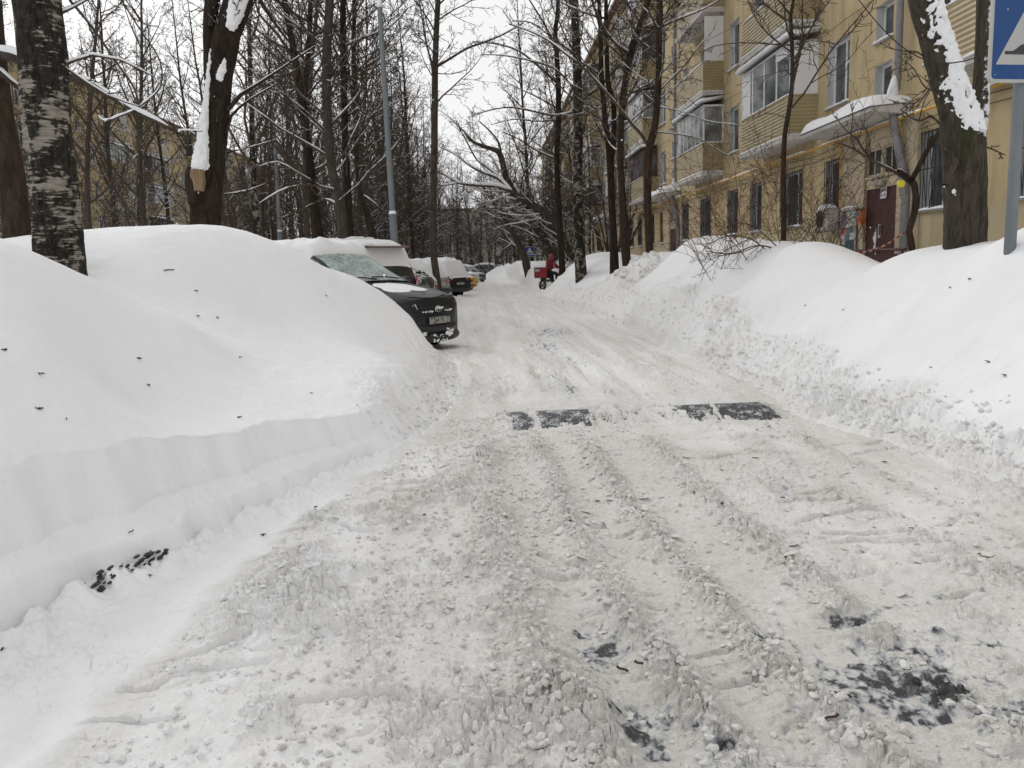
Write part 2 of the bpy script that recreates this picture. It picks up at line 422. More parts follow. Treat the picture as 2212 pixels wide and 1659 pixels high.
    dirt = (dirt+.35*fbm(X*5, Y*1.1, 3, 436))*(1-wf)+wf*(.62+.85*fbm(X*4.5+.4*wig, Y*.33, 4, 435)-.2*bumpf(s, 1.3, .4))
    dirt = np.clip(dirt, 0, 1)
    # ---- banks
    TL = tL(X, Y); TR = tR(X, Y)
    parkz = .10+.05*big+.03*bl*ss(-2.2,-.8,X)+.62*ss(-6.2, -8.0, X)
    w_ = ss(11.3, 12.6, Y+.6*ss(-4, -8, X))
    TL = TL*(1-w_)+parkz*w_
    outL = ss(-8, -13, X); TL = TL*(1-outL)+outL*(.55+.12*big)
    outR = ss(7.0, 8.0, X); TR = TR*(1-outR)+outR*.85
    TR = np.maximum(TR, .1)
    # opening where the courier turns in
    gap = ss(36.4, 37.2, Y)*ss(42.2, 40.6, Y)
    TR = TR*(1-gap)+gap*(.10+.03*bl)
    smooth_n = .026*fbm(X*1.1, Y*1.1, 4, 201)+.006*fbm(X*7, Y*7, 4, 211)+.0028*fine
    dimple = -.012*ss(.35, .1, worley(X*3.2, Y*3.2, 221)[0])*ss(.25, .6, TR)*ss(1.35, .9, TR)
    smooth_n = smooth_n+.022*fbm(X*.55+3, Y*.55, 3, 451)+.010*ss(.2,.6,fbm(X*2.1, Y*1.2, 3, 452))*fbm(X*6, Y*3.4, 3, 453)-.006*ss(.22, .05, worley(X*1.7, Y*1.7, 454)[0])
    dl = xe-X; dr = X-xr
    # left bank: cut wall near the camera
    wall_w = interp(Y, [(0,.10),(5,.10),(6,.30),(7,.55),(9,.6),(12,.7)])
    hgt = np.maximum(TL, .05)
    t = np.clip((dl+.04*bl*1.2+.03*wig)/wall_w, 0, 1)
    fl_ = np.clip(dl/1.0, 0, 1)
    nearL = 1-ss(5.6, 6.4, Y)
    prof = (t*t*(3-2*t))**.8
    n_a = .05*fbm(X*2.2, Y*2.2, 3, 421)+.012*fbm(X*6, Y*6, 3, 426); n_b = .07*fbm(X*.8+5, Y*.8, 2, 422)+.008*fbm(X*5, Y*5, 3, 424)
    two = .46*ss(.0, .07, dl+n_a)+.12*ss(.06, .22, dl+n_b)+.42*np.clip((dl+n_b-.19)/.075, 0, 1)**.8
    two = two*(dl > -.02)
    step = .12*ss(0, .25, dl)*0
    zl = hgt*prof+smooth_n
    bulge = nearL*1.0
    zl = np.where(nearL > 0, zl*(1-nearL)+nearL*(hgt*two+smooth_n+.012*fbm(X*8, Y*8, 3, 425)*ss(.6,.1,dl)), zl)
    roughL = ss(1.0, .15, dl)*ss(5.8, 6.6, Y)
    zl += roughL*(.07*bl+.6*rub+.04*fbm(X*3, Y*3, 3, 441))*ss(0, .1, dl)
    parkrough = w_*ss(-3.5, -1.2, X)
    zl += parkrough*(.03*clod+.02*bl)
    # right bank
    wr = .32+.12*perlin(X*.7, Y*.7, 230)
    tr = np.clip(dr/wr, 0, 1)
    band = interp(Y, [(0,.45),(4.4,.35),(6,.6),(8,.75),(12,.85),(18,1.0),(26,.8),(33,.8),(40,.9),(100,.9)])+.18*wig
    roughR = ss(band+.25, band-.15, dr)*ss(0, .06, dr)
    rough2 = .35*ss(2.2, .9, dr)*ss(.3,.7,fbm(X*.8,Y*.8,3,231)+.4)
    pile = ss(19.6, 20.6, Y)*ss(24.5, 23, Y)*ss(5.2, 4.6, X)+ss(16,17.2,Y)*ss(20.5,20,Y)*ss(4.2,4.9,X)*.8
    rr = np.clip(roughR+rough2+pile, 0, 1.2)
    prr = tr**.7
    zr = np.maximum(TR, .05)*prr+smooth_n+rr*(.085*bl+1.0*rub+.4*rubs+.10*fbm(X*2.4, Y*2.4, 4, 241))*ss(0, .12, dr)+dimple
    # small lip of the plough pass at the road edge
    zr += .05*bumpf(dr, .10, .06)*mod
    # far end of the street: heaps and the bend
    endp = 0
    left = dl > 0; right = dr > 0
    z = np.maximum(z, .012)
    zz = np.where(left, np.maximum(zl, z*0+.02), np.where(right, zr+.0, z))
    # blend across borders so nothing steps
    bL = ss(0, .05, dl); zz = np.where(left, zz*bL+z*(1-bL), zz)
    bR = ss(0, .06, dr); zz = np.where(right, zz*bR+z*(1-bR), zz)
    heap = 1.25*np.exp(-((X-1.9)/1.7)**2-((Y-88)/6)**2)
    zz = zz+heap*(1+.2*bl)
    d = np.where(left, np.clip(.25*roughL+.12*parkrough+.15*w_*ss(-3,-1,X), 0, 1), np.where(right, np.clip(rr*.55*(.7+.6*wig)+.28*ss(.25, 0, dr), 0, 1), dirt))
    d = np.where(heap > .2, .15, d)
    asph = np.where(left | right, 0, asph)
    reg = np.where(left, 1, np.where(right, 2, 0))
    return zz, d, asph, reg

def bump_profile(Y):
    t = (Y-6.95)/.36
    return .080*np.where(np.abs(t) < 1, np.cos(t*np.pi/2)**1.3 if False else np.clip(np.cos(np.clip(t, -1, 1)*np.pi/2), 0, 1)**1.2, 0)

# polar grid centred under the camera: cells shrink towards the viewer like a level-of-detail terrain
def build_terrain():
    rs = [1.25]
    while rs[-1] < 12: rs.append(rs[-1]*1.0026)
    while rs[-1] < 135: rs.append(rs[-1]*1.0052)
    rs = np.array(rs)
    dense = np.linspace(math.radians(-37), math.radians(41), 1120)
    lo = np.linspace(math.radians(-100), math.radians(-37), 70)[:-1]; hi = np.linspace(math.radians(41), math.radians(100), 70)[1:]
    th = np.concatenate([lo, dense, hi])
    Rg, Tg = np.meshgrid(rs, th, indexing='ij')
    X = Rg*np.sin(Tg)+.02; Y = Rg*np.cos(Tg)
    z, d, a, reg = terrain(X, np.maximum(Y, 0.0)+0*Y)
    nr, nt = X.shape
    # rough parts also shift sideways a little, so lumps lean and overhang instead of standing as columns
    k_ = np.clip(d*1.2, 0, 1)*ss(0, 1, 14-Y)*.010
    X = X+k_*(perlin(X*21, Y*21, 501)+.6*perlin(X*47, Y*47, 502)); Y = Y+k_*(perlin(X*21+9, Y*21, 503)+.6*perlin(X*47+9, Y*47, 504))
    idx = np.arange(nr*nt).reshape(nr, nt)
    q = np.stack([idx[:-1, :-1], idx[:-1, 1:], idx[1:, 1:], idx[1:, :-1]], -1).reshape(-1, 4)[:, ::-1]
    rq = reg[:-1, :-1].reshape(-1)
    co = np.stack([X, Y, z], -1).reshape(-1, 3)
    dr_, ar_ = d.reshape(-1), a.reshape(-1)
    for code, name in ((0, 'road'), (1, 'snow_bank_left'), (2, 'snow_bank_right')):
        fq = q[rq == code]
        used, inv = np.unique(fq, return_inverse=True)
        inv = inv.reshape(-1)
        me = D.meshes.new(name)
        me.vertices.add(len(used)); me.vertices.foreach_set('co', co[used].astype(np.float32).ravel())
        me.loops.add(len(inv)); me.loops.foreach_set('vertex_index', inv.astype(np.int32))
        me.polygons.add(len(fq)); me.polygons.foreach_set('loop_start', np.arange(0, len(inv), 4, dtype=np.int32))
        try: me.polygons.foreach_set('loop_total', np.full(len(fq), 4, dtype=np.int32))
        except Exception: pass
        me.polygons.foreach_set('use_smooth', np.ones(len(fq), dtype=bool))
        me.update(calc_edges=True)
        for nm, arr in (('dirt', dr_), ('asph', ar_)):
            at_ = me.attributes.new(nm, 'FLOAT', 'POINT'); at_.data.foreach_set('value', arr[used].astype(np.float32))
        me.materials.append(M['terrain'])
        o = D.objects.new(name, me); C.objects.link(o); o['kind'] = 'structure'

def terrain_mat():
    m = mat('snow_and_slush', SNOW, 0.8, spec=0.2)
    n = NT(m); v = n.wpos()
    dirt = n.attr('dirt'); asph = n.attr('asph')
    n1 = n.noise(v, 6, 6, .65); n2 = n.noise(v, 45, 5, .7); n3 = n.noise(v, 1.3, 3)
    dd = n.math('MULTIPLY', dirt, n.ramp(n1, [(.25, .45), (.65, 1.0)]))
    dirtcol = n.mix(n.ramp(n2, [(.35, 0.), (.7, 1.)]), (.65, .615, .55), (.87, .845, .80))
    base = n.mix(n.ramp(n3, [(.3, 0.), (.7, 1.)]), (.83, .838, .855), (.865, .87, .882))
    c = n.mix(dd, base, dirtcol)
    sp = n.voro(v, 130)
    asc = n.mix(n.ramp(n2, [(.3, 0.), (.75, 1.)]), (.032, .033, .035), (.115, .117, .12))
    asc = n.mix(n.ramp(sp, [(.10, 1.), (.22, 0.)]), asc, (.25, .25, .26))
    br_ = n.math('ADD', n.math('MULTIPLY', n.noise(n.wpos((1, .55, 1)), 34, 5, .75), .9), n.math('MULTIPLY', n2, .5))
    k_ = n.math('ADD', asph, n.math('MULTIPLY_ADD', br_, 1.0, -.70))
    ice = n.mix(n.ramp(n1, [(.35, 0.), (.65, 1.)]), (.36, .38, .42), (.52, .53, .56))
    c = n.mix(n.ramp(k_, [(.12, 0.), (.55, .9)]), c, ice)
    c = n.mix(n.ramp(k_, [(.58, 0.), (.95, 1.)]), c, asc)
    n.color(c)
    n.rough(n.ramp(asph, [(0, .8), (.5, .45), (1, .35)]))
    h = n.math('ADD', n.math('MULTIPLY', n2, .6), n.math('MULTIPLY', n.noise(v, 160, 3, .7), .4))
    bst = n.bump(h, .35, .02)
    st = n.math('ADD', n.math('MULTIPLY', dirt, .75), .32)
    n.l.new(st, bst.inputs['Strength'])
    return m
M['terrain'] = terrain_mat()
build_terrain()
# the one sheet below everything, out to the horizon
g = MB(); g.add([(-700,-300,-.03),(700,-300,-.03),(700,1100,-.03),(-700,1100,-.03)], [(0,1,2,3)])
tag(g.build('ground', M['snow']), kind='structure')

# speed bump: its own dark asphalt hump, seen where the snow on the road is scraped off
def zt(x, y):
    return float(terrain(np.array([[x]], float), np.array([[y]], float))[0][0, 0])
def zts(pts):
    a = np.array(pts, float)
    return terrain(a[:, 0][None, :], a[:, 1][None, :])[0][0]
mb = MB()
ny = 24
ys = [6.56+.78*i/ny for i in range(ny+1)]
pr = [(y, float(bump_profile(np.array([y]))[0])+.012) for y in ys]
vv = []; nx_ = 40
for i in range(nx_+1):
    x = .07+2.5*i/nx_
    e = min(1, (i+.3)/2, (nx_-i+.3)/2)
    vv += [(x, y, z*e) for y, z in pr]
ff = [(i*(ny+1)+j, (i+1)*(ny+1)+j, (i+1)*(ny+1)+j+1, i*(ny+1)+j+1) for i in range(nx_) for j in range(ny)]
mb.add(vv, ff)
m_ = mat('bump_asphalt', (.04,.042,.046), .55)
n_ = NT(m_); v_ = n_.wpos()
a_ = n_.noise(v_, 60, 5, .7); b_ = n_.noise(v_, 9, 5, .7)
c_ = n_.mix(n_.ramp(a_, [(.3, 0.), (.75, 1.)]), (.022,.024,.028), (.075,.08,.088))
c_ = n_.mix(n_.ramp(n_.math('ADD', n_.math('MULTIPLY', a_, .6), n_.math('MULTIPLY', b_, .6)), [(.60, 0.), (.68, 1.)]), c_, (.6,.61,.63))
n_.color(c_); n_.bump(a_, .5, .01)
M['bump'] = m_
o = mb.build('speed_bump', M['bump'], smooth=True)
tag(o, 'dark asphalt speed bump scraped bare across the snowy road', 'speed bump')

# ---------------------------------------------------------------- loose lumps, crumbs and broken plates of snow
def hit_ground(px, py):
    """where the line of sight through a photo pixel meets the snow"""
    u = px*1024/2212-512; v = 384-py*1024/2212
    d = cR*(u/FPX)+cU*(v/FPX)+cW; d = d/d.y
    Ys = np.exp(np.linspace(math.log(1.4), math.log(60), 900)); X_ = d.x*Ys; Z_ = CZ+d.z*Ys
    h = terrain(X_[None, :], Ys[None, :])[0][0]
    k = np.argmax(Z_ < h)
    return Vector((float(X_[k]), float(Ys[k]), float(h[k])))
def icos():
    bm = bmesh.new(); bmesh.ops.create_icosphere(bm, subdivisions=2, radius=1); v = np.array([tuple(q.co) for q in bm.verts]); f = np.array([[q.index for q in p.verts] for p in bm.faces]); bm.free(); return v, f
def scatter_lumps(name, P, S, flat, seed):
    rg = np.random.RandomState(seed); v0, f0 = icos(); n = len(P); nv = len(v0)
    K = 14; tm = []
    for k in range(K):
        d = 1+.30*np.array([float(perlin(np.array([a*1.6+k*7.1]), np.array([b*1.6+c*2.3]), 5+k)[0]) for a, b, c in v0])+.10*rg.randn(nv)
        tm.append(v0*d[:, None])
    for k in range(K):
        for _ in range(9):
            nn = rg.randn(3); nn /= np.linalg.norm(nn); dd = tm[k] @ nn-rg.uniform(.45, .8); tm[k] = tm[k]-np.maximum(dd, 0)[:, None]*nn[None]
    tm = np.array(tm); which = rg.randint(0, K, n)
    A = rg.uniform(0, 2*np.pi, n); B_ = rg.uniform(-.5, .5, n)
    V = tm[which]*S[:, None, None]*np.stack([rg.uniform(.8, 1.5, n), rg.uniform(.7, 1.1, n), flat], 1)[:, None, :]
    cb, sb = np.cos(B_)[:, None], np.sin(B_)[:, None]; x, y, z = V[..., 0].copy(), V[..., 1].copy(), V[..., 2].copy()
    x, z = x*cb+z*sb, -x*sb+z*cb
    ca, sa = np.cos(A)[:, None], np.sin(A)[:, None]; x, y = x*ca-y*sa, x*sa+y*ca
    W = np.stack([x, y, z], -1)+P[:, None, :]
    F = (f0[None]+(np.arange(n)*nv)[:, None, None]).reshape(-1, 3)
    me = D.meshes.new(name); me.vertices.add(n*nv); me.vertices.foreach_set('co', W.astype(np.float32).ravel())
    me.loops.add(F.size); me.loops.foreach_set('vertex_index', F.astype(np.int32).ravel()); me.polygons.add(len(F)); me.polygons.foreach_set('loop_start', np.arange(0, F.size, 3, dtype=np.int32))
    try: me.polygons.foreach_set('loop_total', np.full(len(F), 3, dtype=np.int32))
    except Exception: pass
    me.polygons.foreach_set('use_smooth', np.zeros(len(F), dtype=bool))
    me.update(calc_edges=True)
    dv = (np.where(P[:, 0] > 2.6, .15, .0)+np.where((P[:, 0] < 2.6) & (P[:, 0] > -.7), .55, .1)+rg.uniform(0, .4, n)).repeat(nv).astype(np.float32)
    for nm, arr in (('dirt', dv), ('asph', dv*0)):
        a_ = me.attributes.new(nm, 'FLOAT', 'POINT'); a_.data.foreach_set('value', arr)
    me.materials.append(M['terrain']); o = D.objects.new(name, me); C.objects.link(o); o['kind'] = 'stuff'; return o
rg = np.random.RandomState(11); pos = []; siz = []; flt = []
def throw(n, fx, fy, smin, smax, flat=(.5, .9), pw=2.2):
    y = fy(n); x = fx(n, y); s_ = smin+(smax-smin)*rg.rand(n)**pw; pos.append(np.stack([x, y], 1)); siz.append(s_); flt.append(rg.uniform(flat[0], flat[1], n))
ynear = lambda n: 1.9+4.6*rg.rand(n)**1.3
for c, w_, k in ((.175, .075, 1500), (.545, .075, 1500), (1.0, .09, 900), (-.22, .10, 1100), (1.75, .12, 400), (2.15, .1, 400)):
    throw(k, lambda n, y: c+.9/y+w_*rg.randn(n), ynear, .002, .020, (.5, .9), 3.2)
throw(3600, lambda n, y: np.interp(y, [a for a, b in SLUSH[:-1]], [b for a, b in SLUSH[:-1]])+.12+rg.rand(n)*(1.35-np.clip(y-4, 0, 3)*.25), lambda n: 1.9+5.2*rg.rand(n)**1.2, .003, .019, (.5, .9), 3.5)
throw(2600, lambda n, y: -.6+3.6*rg.rand(n), lambda n: 1.9+9*rg.rand(n)**1.2, .002, .009)
throw(90, lambda n, y: .2+2.0*rg.rand(n), lambda n: 2.2+4.0*rg.rand(n), .02, .05, (.07, .12))
throw(3200, lambda n, y: np.interp(y, [a for a, b in XR], [b for a, b in XR])+.02+.80*rg.rand(n)**1.5, lambda n: 3.6+26*rg.rand(n)**1.6, .004, .030, (.5, .9), 3.5)
throw(700, lambda n, y: np.interp(y, [a for a, b in XE], [b for a, b in XE])-.02-.35*rg.rand(n), lambda n: 5.9+6*rg.rand(n), .004, .026)
throw(260, lambda n, y: 3.7+1.1*rg.rand(n), lambda n: 20.2+4*rg.rand(n), .02, .10)
PP = np.concatenate(pos); SS = np.concatenate(siz); FF = np.concatenate(flt)
T4 = terrain(PP[:, 0][None, :], PP[:, 1][None, :]); keep = ~((T4[2][0] > .25) & ((SS > .005) | (FF < .3))); ZZ = T4[0][0][keep]; PP = PP[keep]; SS = SS[keep]; FF = FF[keep]
scatter_lumps('snow_lumps', np.concatenate([PP, (ZZ+SS*FF*.35)[:, None]], 1), SS, FF, 3)
# ---------------------------------------------------------------- building materials
def plaster(name, c1, c2, low=None):
    m = mat(name, c1, 0.9, spec=0.2); n = NT(m); v = n.tc('Object'); wv = n.wpos((1, 1, .22))
    a = n.noise(v, .6, 5, .6); b = n.noise(wv, 3.2, 6, .65); c = n.noise(v, 28, 4, .7)
    col = n.mix(n.ramp(a, [(.35, 0.), (.65, 1.)]), c1, c2)
    col = n.mix(n.ramp(b, [(.44, 0.), (.70, .55)]), col, tuple(x*.55 for x in c1))
    col = n.mix(n.ramp(n.noise(wv, 9, 4, .7), [(.55, 0.), (.75, .25)]), col, (.30, .25, .18))
    if low:
        sep = n.n.new('ShaderNodeSeparateXYZ'); n.l.new(n.wpos(), sep.inputs[0])
        br = n.noise(n.wpos((1, .55, .01)), .9, 0)
        patch = n.ramp(br, [(.44, 0.), (.45, 1.)])
        zz = n.math('LESS_THAN', sep.outputs[2], 2.12)
        col = n.mix(n.math('MULTIPLY', zz, .8), col, n.mix(patch, low, tuple(min(1, x*1.25) for x in low)))
    n.color(col); n.bump(c, .3, .01)
    return m
M['ochre'] = plaster('ochre_plaster', (.47, .37, .215), (.53, .43, .265), (.40, .34, .225))
M['cream'] = plaster('cream_plaster', (.50, .42, .29), (.56, .47, .34))
M['reveal'] = plaster('reveal_plaster', (.50, .50, .51), (.60, .60, .61))
M['slab'] = plaster('slab_paint', (.52, .50, .47), (.64, .62, .59))
M['soffit'] = plaster('soffit', (.26, .18, .11), (.32, .23, .15))
M['pvc'] = mat('white_pvc', (.72, .72, .73), .45)
M['brownwood'] = mat('brown_painted_wood', (.10, .045, .035), .6)
M['alu'] = mat('grey_aluminium', (.45, .46, .48), .4, .6)
M['blackiron'] = mat('black_iron', (.02, .02, .022), .55)
def glass_mat(name, c=(.035, .04, .042)):
    m = mat(name, c, .06, spec=.6); n = NT(m); v = n.wpos()
    a = n.noise(v, 1.1, 3, .5)
    # curtains and rooms seen dimly behind the panes
    n.color(n.mix(n.ramp(a, [(.42, 0.), (.62, 1.)]), c, tuple(x*3.2+.02 for x in c)))
    return m
M['glass'] = glass_mat('window_glass')
M['glass_pale'] = glass_mat('balcony_glass', (.10, .105, .105))
def siding():
    m = mat('beige_siding', (.36, .29, .165), .5, spec=.35); n = NT(m); v = n.wpos((1,1,.4))
    a = n.noise(v, 2.5, 5, .6); n.color(n.mix(n.ramp(a, [(.35, 0.), (.7, 1.)]), (.31, .25, .14), (.39, .32, .185)))
    return m
M['siding'] = siding()
M['downpipe'] = None
def pipe_mat(name, c, d):
    m = mat(name, c, .5, .2); n = NT(m); v = n.wpos((1, 1, .3)); a = n.noise(v, 7, 6, .7)
    n.color(n.mix(n.ramp(a, [(.45, 0.), (.7, 1.)]), c, d)); n.rough(n.ramp(a, [(.3, .4), (.7, .75)])); return m
M['downpipe'] = pipe_mat('galvanised_pipe', (.20, .205, .22), (.30, .27, .25))
M['pole'] = pipe_mat('pole_paint', (.15, .17, .185), (.21, .225, .235))
M['gaspipe'] = pipe_mat('yellow_gas_pipe', (.62, .36, .05), (.48, .30, .08))
M['doorpaint'] = pipe_mat('door_paint', (.060, .020, .020), (.085, .034, .032))
M['roofbrown'] = pipe_mat('roof_metal', (.13, .075, .055), (.19, .12, .09))

H0 = 2.22; SH = 2.86            # ground floor sill, storey height
def sill_z(k): return H0+SH*k
# window columns of one stair section, measured from the axis of its entrance: (offset, width)
COLS = [(1.9, 1.2), (4.6, 1.55), (7.9, 1.0), (10.3, 1.1), (13.6, 1.5), (-2.45, .95)]
FIRST_E = 17.8; PITCH = 19.5

def window_mesh(name, w, h, style='pvc', bars=False, split=.45, parent=None, grp=None):
    """window in its own frame: origin at the lower near corner of the opening, glass set back 0.17 behind the facade"""
    fr = MB(); t = .06; d0, d1 = .17, .225
    fr.box(d0, d1, 0, t, 0, h); fr.box(d0, d1, w-t, w, 0, h)
    fr.box(d0, d1, t, w-t, 0, t); fr.box(d0, d1, t, w-t, h-t, h)
    if w > .8:
        ym = w*split; fr.box(d0, d1, ym-.04, ym+.04, t, h-t)
        fr.box(d0+.008, d1-.004, t, ym-.04, h*.62, h*.62+.06)
    o = fr.build('window', M['pvc'] if style == 'pvc' else M['brownwood'], parent)
    g = MB(); g.box(d0+.02, d1-.02, t-.004, w-t+.004, t-.004, h-t+.004)
    p = g.build('pane', M['glass'], o)
    s = MB(); s.prism([(-.07, -.05), (-.07, -.02), (.17, .0), (.17, -.03)], -.03, w+.03, axis='y')
    s.build('sill', M['alu'], o)
    s = MB(); n_ = 9
    # snow lying along the sill
    vs = []; rnd = random.Random(int(w*1000+h*77))
    for i in range(n_+1):
        y = -.02+(w+.04)*i/n_; e = .4 if i in (0, n_) else 1
        hh = (.035+.03*rnd.random())*e
        vs += [(-.085, y, -.018), (-.08, y, -.018+hh*.7), (.03, y, .0+hh), (.165, y, hh*.8+.004), (.165, y, .002)]
    fs = [(i*5+j, i*5+(j+1) % 5, (i+1)*5+(j+1) % 5, (i+1)*5+j) for i in range(n_) for j in range(5)]
    s.add(vs, fs+[(0,1,2,3,4), tuple(n_*5+j for j in range(5))]); s.build('snow', M['snow'], o, smooth=True)
    if bars:
        b = MB(); x = -.03; r = .009
        def rod(p, q, rr=r): b.tube([p, q], rr, 5)
        for z in (.02, h*.52, h-.03): rod((x, 0, z), (x, w, z), .012)
        nb = max(5, int(w/.13))
        for i in range(nb+1):
            y = w*i/nb
            if i % 3 == 1:
                b.tube([(x, y, 0), (x, y-.05, h*.25), (x, y, h*.5), (x, y-.05, h*.75), (x, y, h)], r, 5)
                b.tube([(x, y, 0), (x, y+.05, h*.25), (x, y, h*.5), (x, y+.05, h*.75), (x, y, h)], r, 5)
            else: rod((x, y, -.02), (x, y, h))
        for i in range(nb):
            if i % 2: rod((x, w*i/nb, h*.02), (x, w*(i+1)/nb, h*.5)); rod((x, w*(i+1)/nb, h*.5), (x, w*i/nb, h*.98))
        b.build('grille', M['blackiron'], o)
    return o

def siding_profile(z0, z1, pitch=.095, dep=.018):
    """zig-zag of lapped boards, list of (outwards, z)"""
    out = []; z = z0
    while z < z1-1e-4:
        zt_ = min(z+pitch, z1)
        out += [(0, z), (-dep, z+pitch*.45 if z+pitch*.45 < zt_ else zt_), (0, zt_-.006)]
        z = zt_
    out.append((0, z1)); return out

def balcony(kind, w=4.0, d=.75, top=True, parent=None, simple=False):
    """kind: open / white / wood / alu. origin: near wall corner at the underside of the slab, runs along +y, sticks out to -x"""
    sl = MB(); sl.box(-d-.05, 0, -.05, w+.05, 0, .13)
    o = sl.build('balcony', M['slab'], parent)
    s = MB()
    prof = siding_profile(.135, 1.13) if not simple else [(0, .135), (-.01, .6), (0, 1.13)]
    X = -d
    # three corrugated sheets: front and the two ends
    def sheet(pts2, f):
        v = []; 
        for (a, z) in pts2: v += [f(a, z, 0), f(a, z, 1)]
        s.add(v, [(2*i, 2*i+1, 2*i+3, 2*i+2) for i in range(len(pts2)-1)])
    sheet(prof, lambda a, z, t: (X+a, -.0+t*w, z)); sheet(prof, lambda a, z, t: (X*(1-t), a, z)); sheet(prof, lambda a, z, t: (X*(1-t), w-a, z))
    s.box(X-.01, X+.035, -.02, w+.02, 1.13, 1.16); s.box(X+.035, -.002, -.02, .03, 1.13, 1.16); s.box(X+.035, -.002, w-.03, w+.02, 1.13, 1.16)
    s.build('parapet', M['siding'], o)
    sn = MB(); rnd = random.Random(len(kind)*7+int(w*10))
    def snowline(p, q, wd, hh, z, n_=18):
        p = Vector(p); q = Vector(q); t = (q-p).normalized(); nrm = Vector((-t.y, t.x, 0))
        vs = []
        for i in range(n_+1):
            c = p+(q-p)*(i/n_); e = .35 if i in (0, n_) else 1; k = hh*(.65+.6*rnd.random())*e
            vs += [tuple(c-nrm*wd+Vector((0,0,z))), tuple(c-nrm*wd*.75+Vector((0,0,z+k*.8))), tuple(c+nrm*wd*.2+Vector((0,0,z+k))), tuple(c+nrm*wd+Vector((0,0,z+k*.6))), tuple(c+nrm*wd+Vector((0,0,z)))]
        sn.add(vs, [(i*5+j, i*5+(j+1) % 5, (i+1)*5+(j+1) % 5, (i+1)*5+j) for i in range(n_) for j in range(5)]+[(0,1,2,3,4), tuple(n_*5+j for j in range(5))])
    snowline((X-.04, -.03, 0), (X-.04, w+.03, 0), .035, .05, .128)
    snowline((X, -.035, 0), (0, -.035, 0), .03, .03, .128, 6)
    if kind != 'open':
        fm = {'white': M['pvc'], 'wood': M['brownwood'], 'alu': M['pvc']}[kind]
        f = MB(); z0, z1 = 1.165, 2.52; t = .05
        n_ = {'white': 4, 'wood': 9, 'alu': 7}[kind]
        f.box(X, X+.05, 0, w, z0, z0+t); f.box(X, X+.05, 0, w, z1-.07, z1)
        for i in range(n_+1):
            y = (w-t)*i/n_; tt = t if kind != 'white' else t*1.4
            f.box(X+.001, X+.049, y, y+tt, z0+t, z1-.07)
        for yy in (0, w-.05):
            f.box(X+.05, -.002, yy, yy+.05, z0, z0+t); f.box(X+.05, -.002, yy, yy+.05, z1-.07, z1)
            f.box(-.05, -.002, yy+.001, yy+.049, z0+t, z1-.07)
        if kind == 'white':
            f.box(X+.055, -.052, .012, .036, z0+t, z1-.07)             # blank sandwich panel closing the near end
            f.box(X+.012, X+.036, w-.75, w-.05, z0+t, z1-.07)
            f.box(X+.010, X+.04, t, w*.28, z1-.32, z1-.07)
        if kind == 'wood': f.box(X+.005, X+.045, t, w-t, z0+.95, z0+.99)
        f.build('glazing_frame', fm, o)
        g = MB()
        g.box(X+.018, X+.030, .05, w-.05, z0+t-.002, z1-.072)
        if kind != 'white': g.box(X+.051, -.051, .018, .030, z0+t-.002, z1-.072)
        g.box(X+.051, -.051, w-.03, w-.018, z0+t-.002, z1-.072)
        g.build('glazing_pane', M['glass_pale'] if kind == 'alu' else M['glass'], o)
        if top:
            r = MB(); r.prism([(X-.16, z1+.03), (X-.16, z1+.07), (-.002, z1+.26), (-.002, z1+.20)], -.10, w+.10, axis='y')
            r.build('roof', M['alu'], o)
            vs = []; n2 = 22
            for i in range(n2+1):
                y = -.1+(w+.2)*i/n2; e = .4 if i in (0, n2) else 1; k = (.10+.05*rnd.random())*e
                vs += [(X-.165, y, z1+.07), (X-.19, y, z1+.07+k*.7), (X+.02, y, z1+.12+k*1.2), (-.01, y, z1+.265+k*.7), (-.01, y, z1+.262)]
            sn.add(vs, [(i*5+j, i*5+(j+1) % 5, (i+1)*5+(j+1) % 5, (i+1)*5+j) for i in range(n2) for j in range(5)]+[(0,1,2,3,4), tuple(n2*5+j for j in range(5))])
        snowline((X-.01, 0, 0), (X-.01, w, 0), .025, .03, 1.165)
    else:
        snowline((X+.01, 0, 0), (X+.01, w, 0), .03, .06, 1.16)
    if kind == 'open' and w > 4:
        q = MB(); q.box(X+.05, -.01, .0, .03, 1.2, 2.72); q.build('end_panel', M['pvc'], o)
    sn.build('snow', M['snow'], o, smooth=True)
    return o

def facade_wall(parent, y0, y1, z1, rects, name='wall', m=None, depth=12.0):
    ys = sorted(set([y0, y1]+[r[0] for r in rects]+[r[1] for r in rects]))
    zs = sorted(set([-.2, z1]+[r[2] for r in rects]+[r[3] for r in rects]))
    b = MB(); holes = {}
    yi = {round(y, 4): i for i, y in enumerate(ys)}; zi = {round(z, 4): i for i, z in enumerate(zs)}
    cell = set()
    for r in rects:
        for i in range(yi[round(r[0], 4)], yi[round(r[1], 4)]):
            for j in range(zi[round(r[2], 4)], zi[round(r[3], 4)]): cell.add((i, j))
    verts = [(0, y, z) for y in ys for z in zs]; nz = len(zs)
    b.add(verts, [(i*nz+j, i*nz+j+1, (i+1)*nz+j+1, (i+1)*nz+j) for i in range(len(ys)-1) for j in range(nz-1) if (i, j) not in cell], 0)
    for (a, c, e, f) in rects:          # reveals
        D_ = .24
        b.add([(0,a,e),(0,c,e),(0,c,f),(0,a,f),(D_,a,e),(D_,c,e),(D_,c,f),(D_,a,f)], [(0,1,5,4),(1,2,6,5),(2,3,7,6),(3,0,4,7)], 1)
    # flanks, back and a top deck make it a solid block
    b.add([(0,y0,-.2),(depth,y0,-.2),(depth,y0,z1),(0,y0,z1),(0,y1,-.2),(depth,y1,-.2),(depth,y1,z1),(0,y1,z1)], [(0,1,2,3),(4,7,6,5),(1,5,6,2),(3,2,6,7)], 0)
    return b.build(name, [m or M['ochre'], M['reveal']], parent, recalc=False)

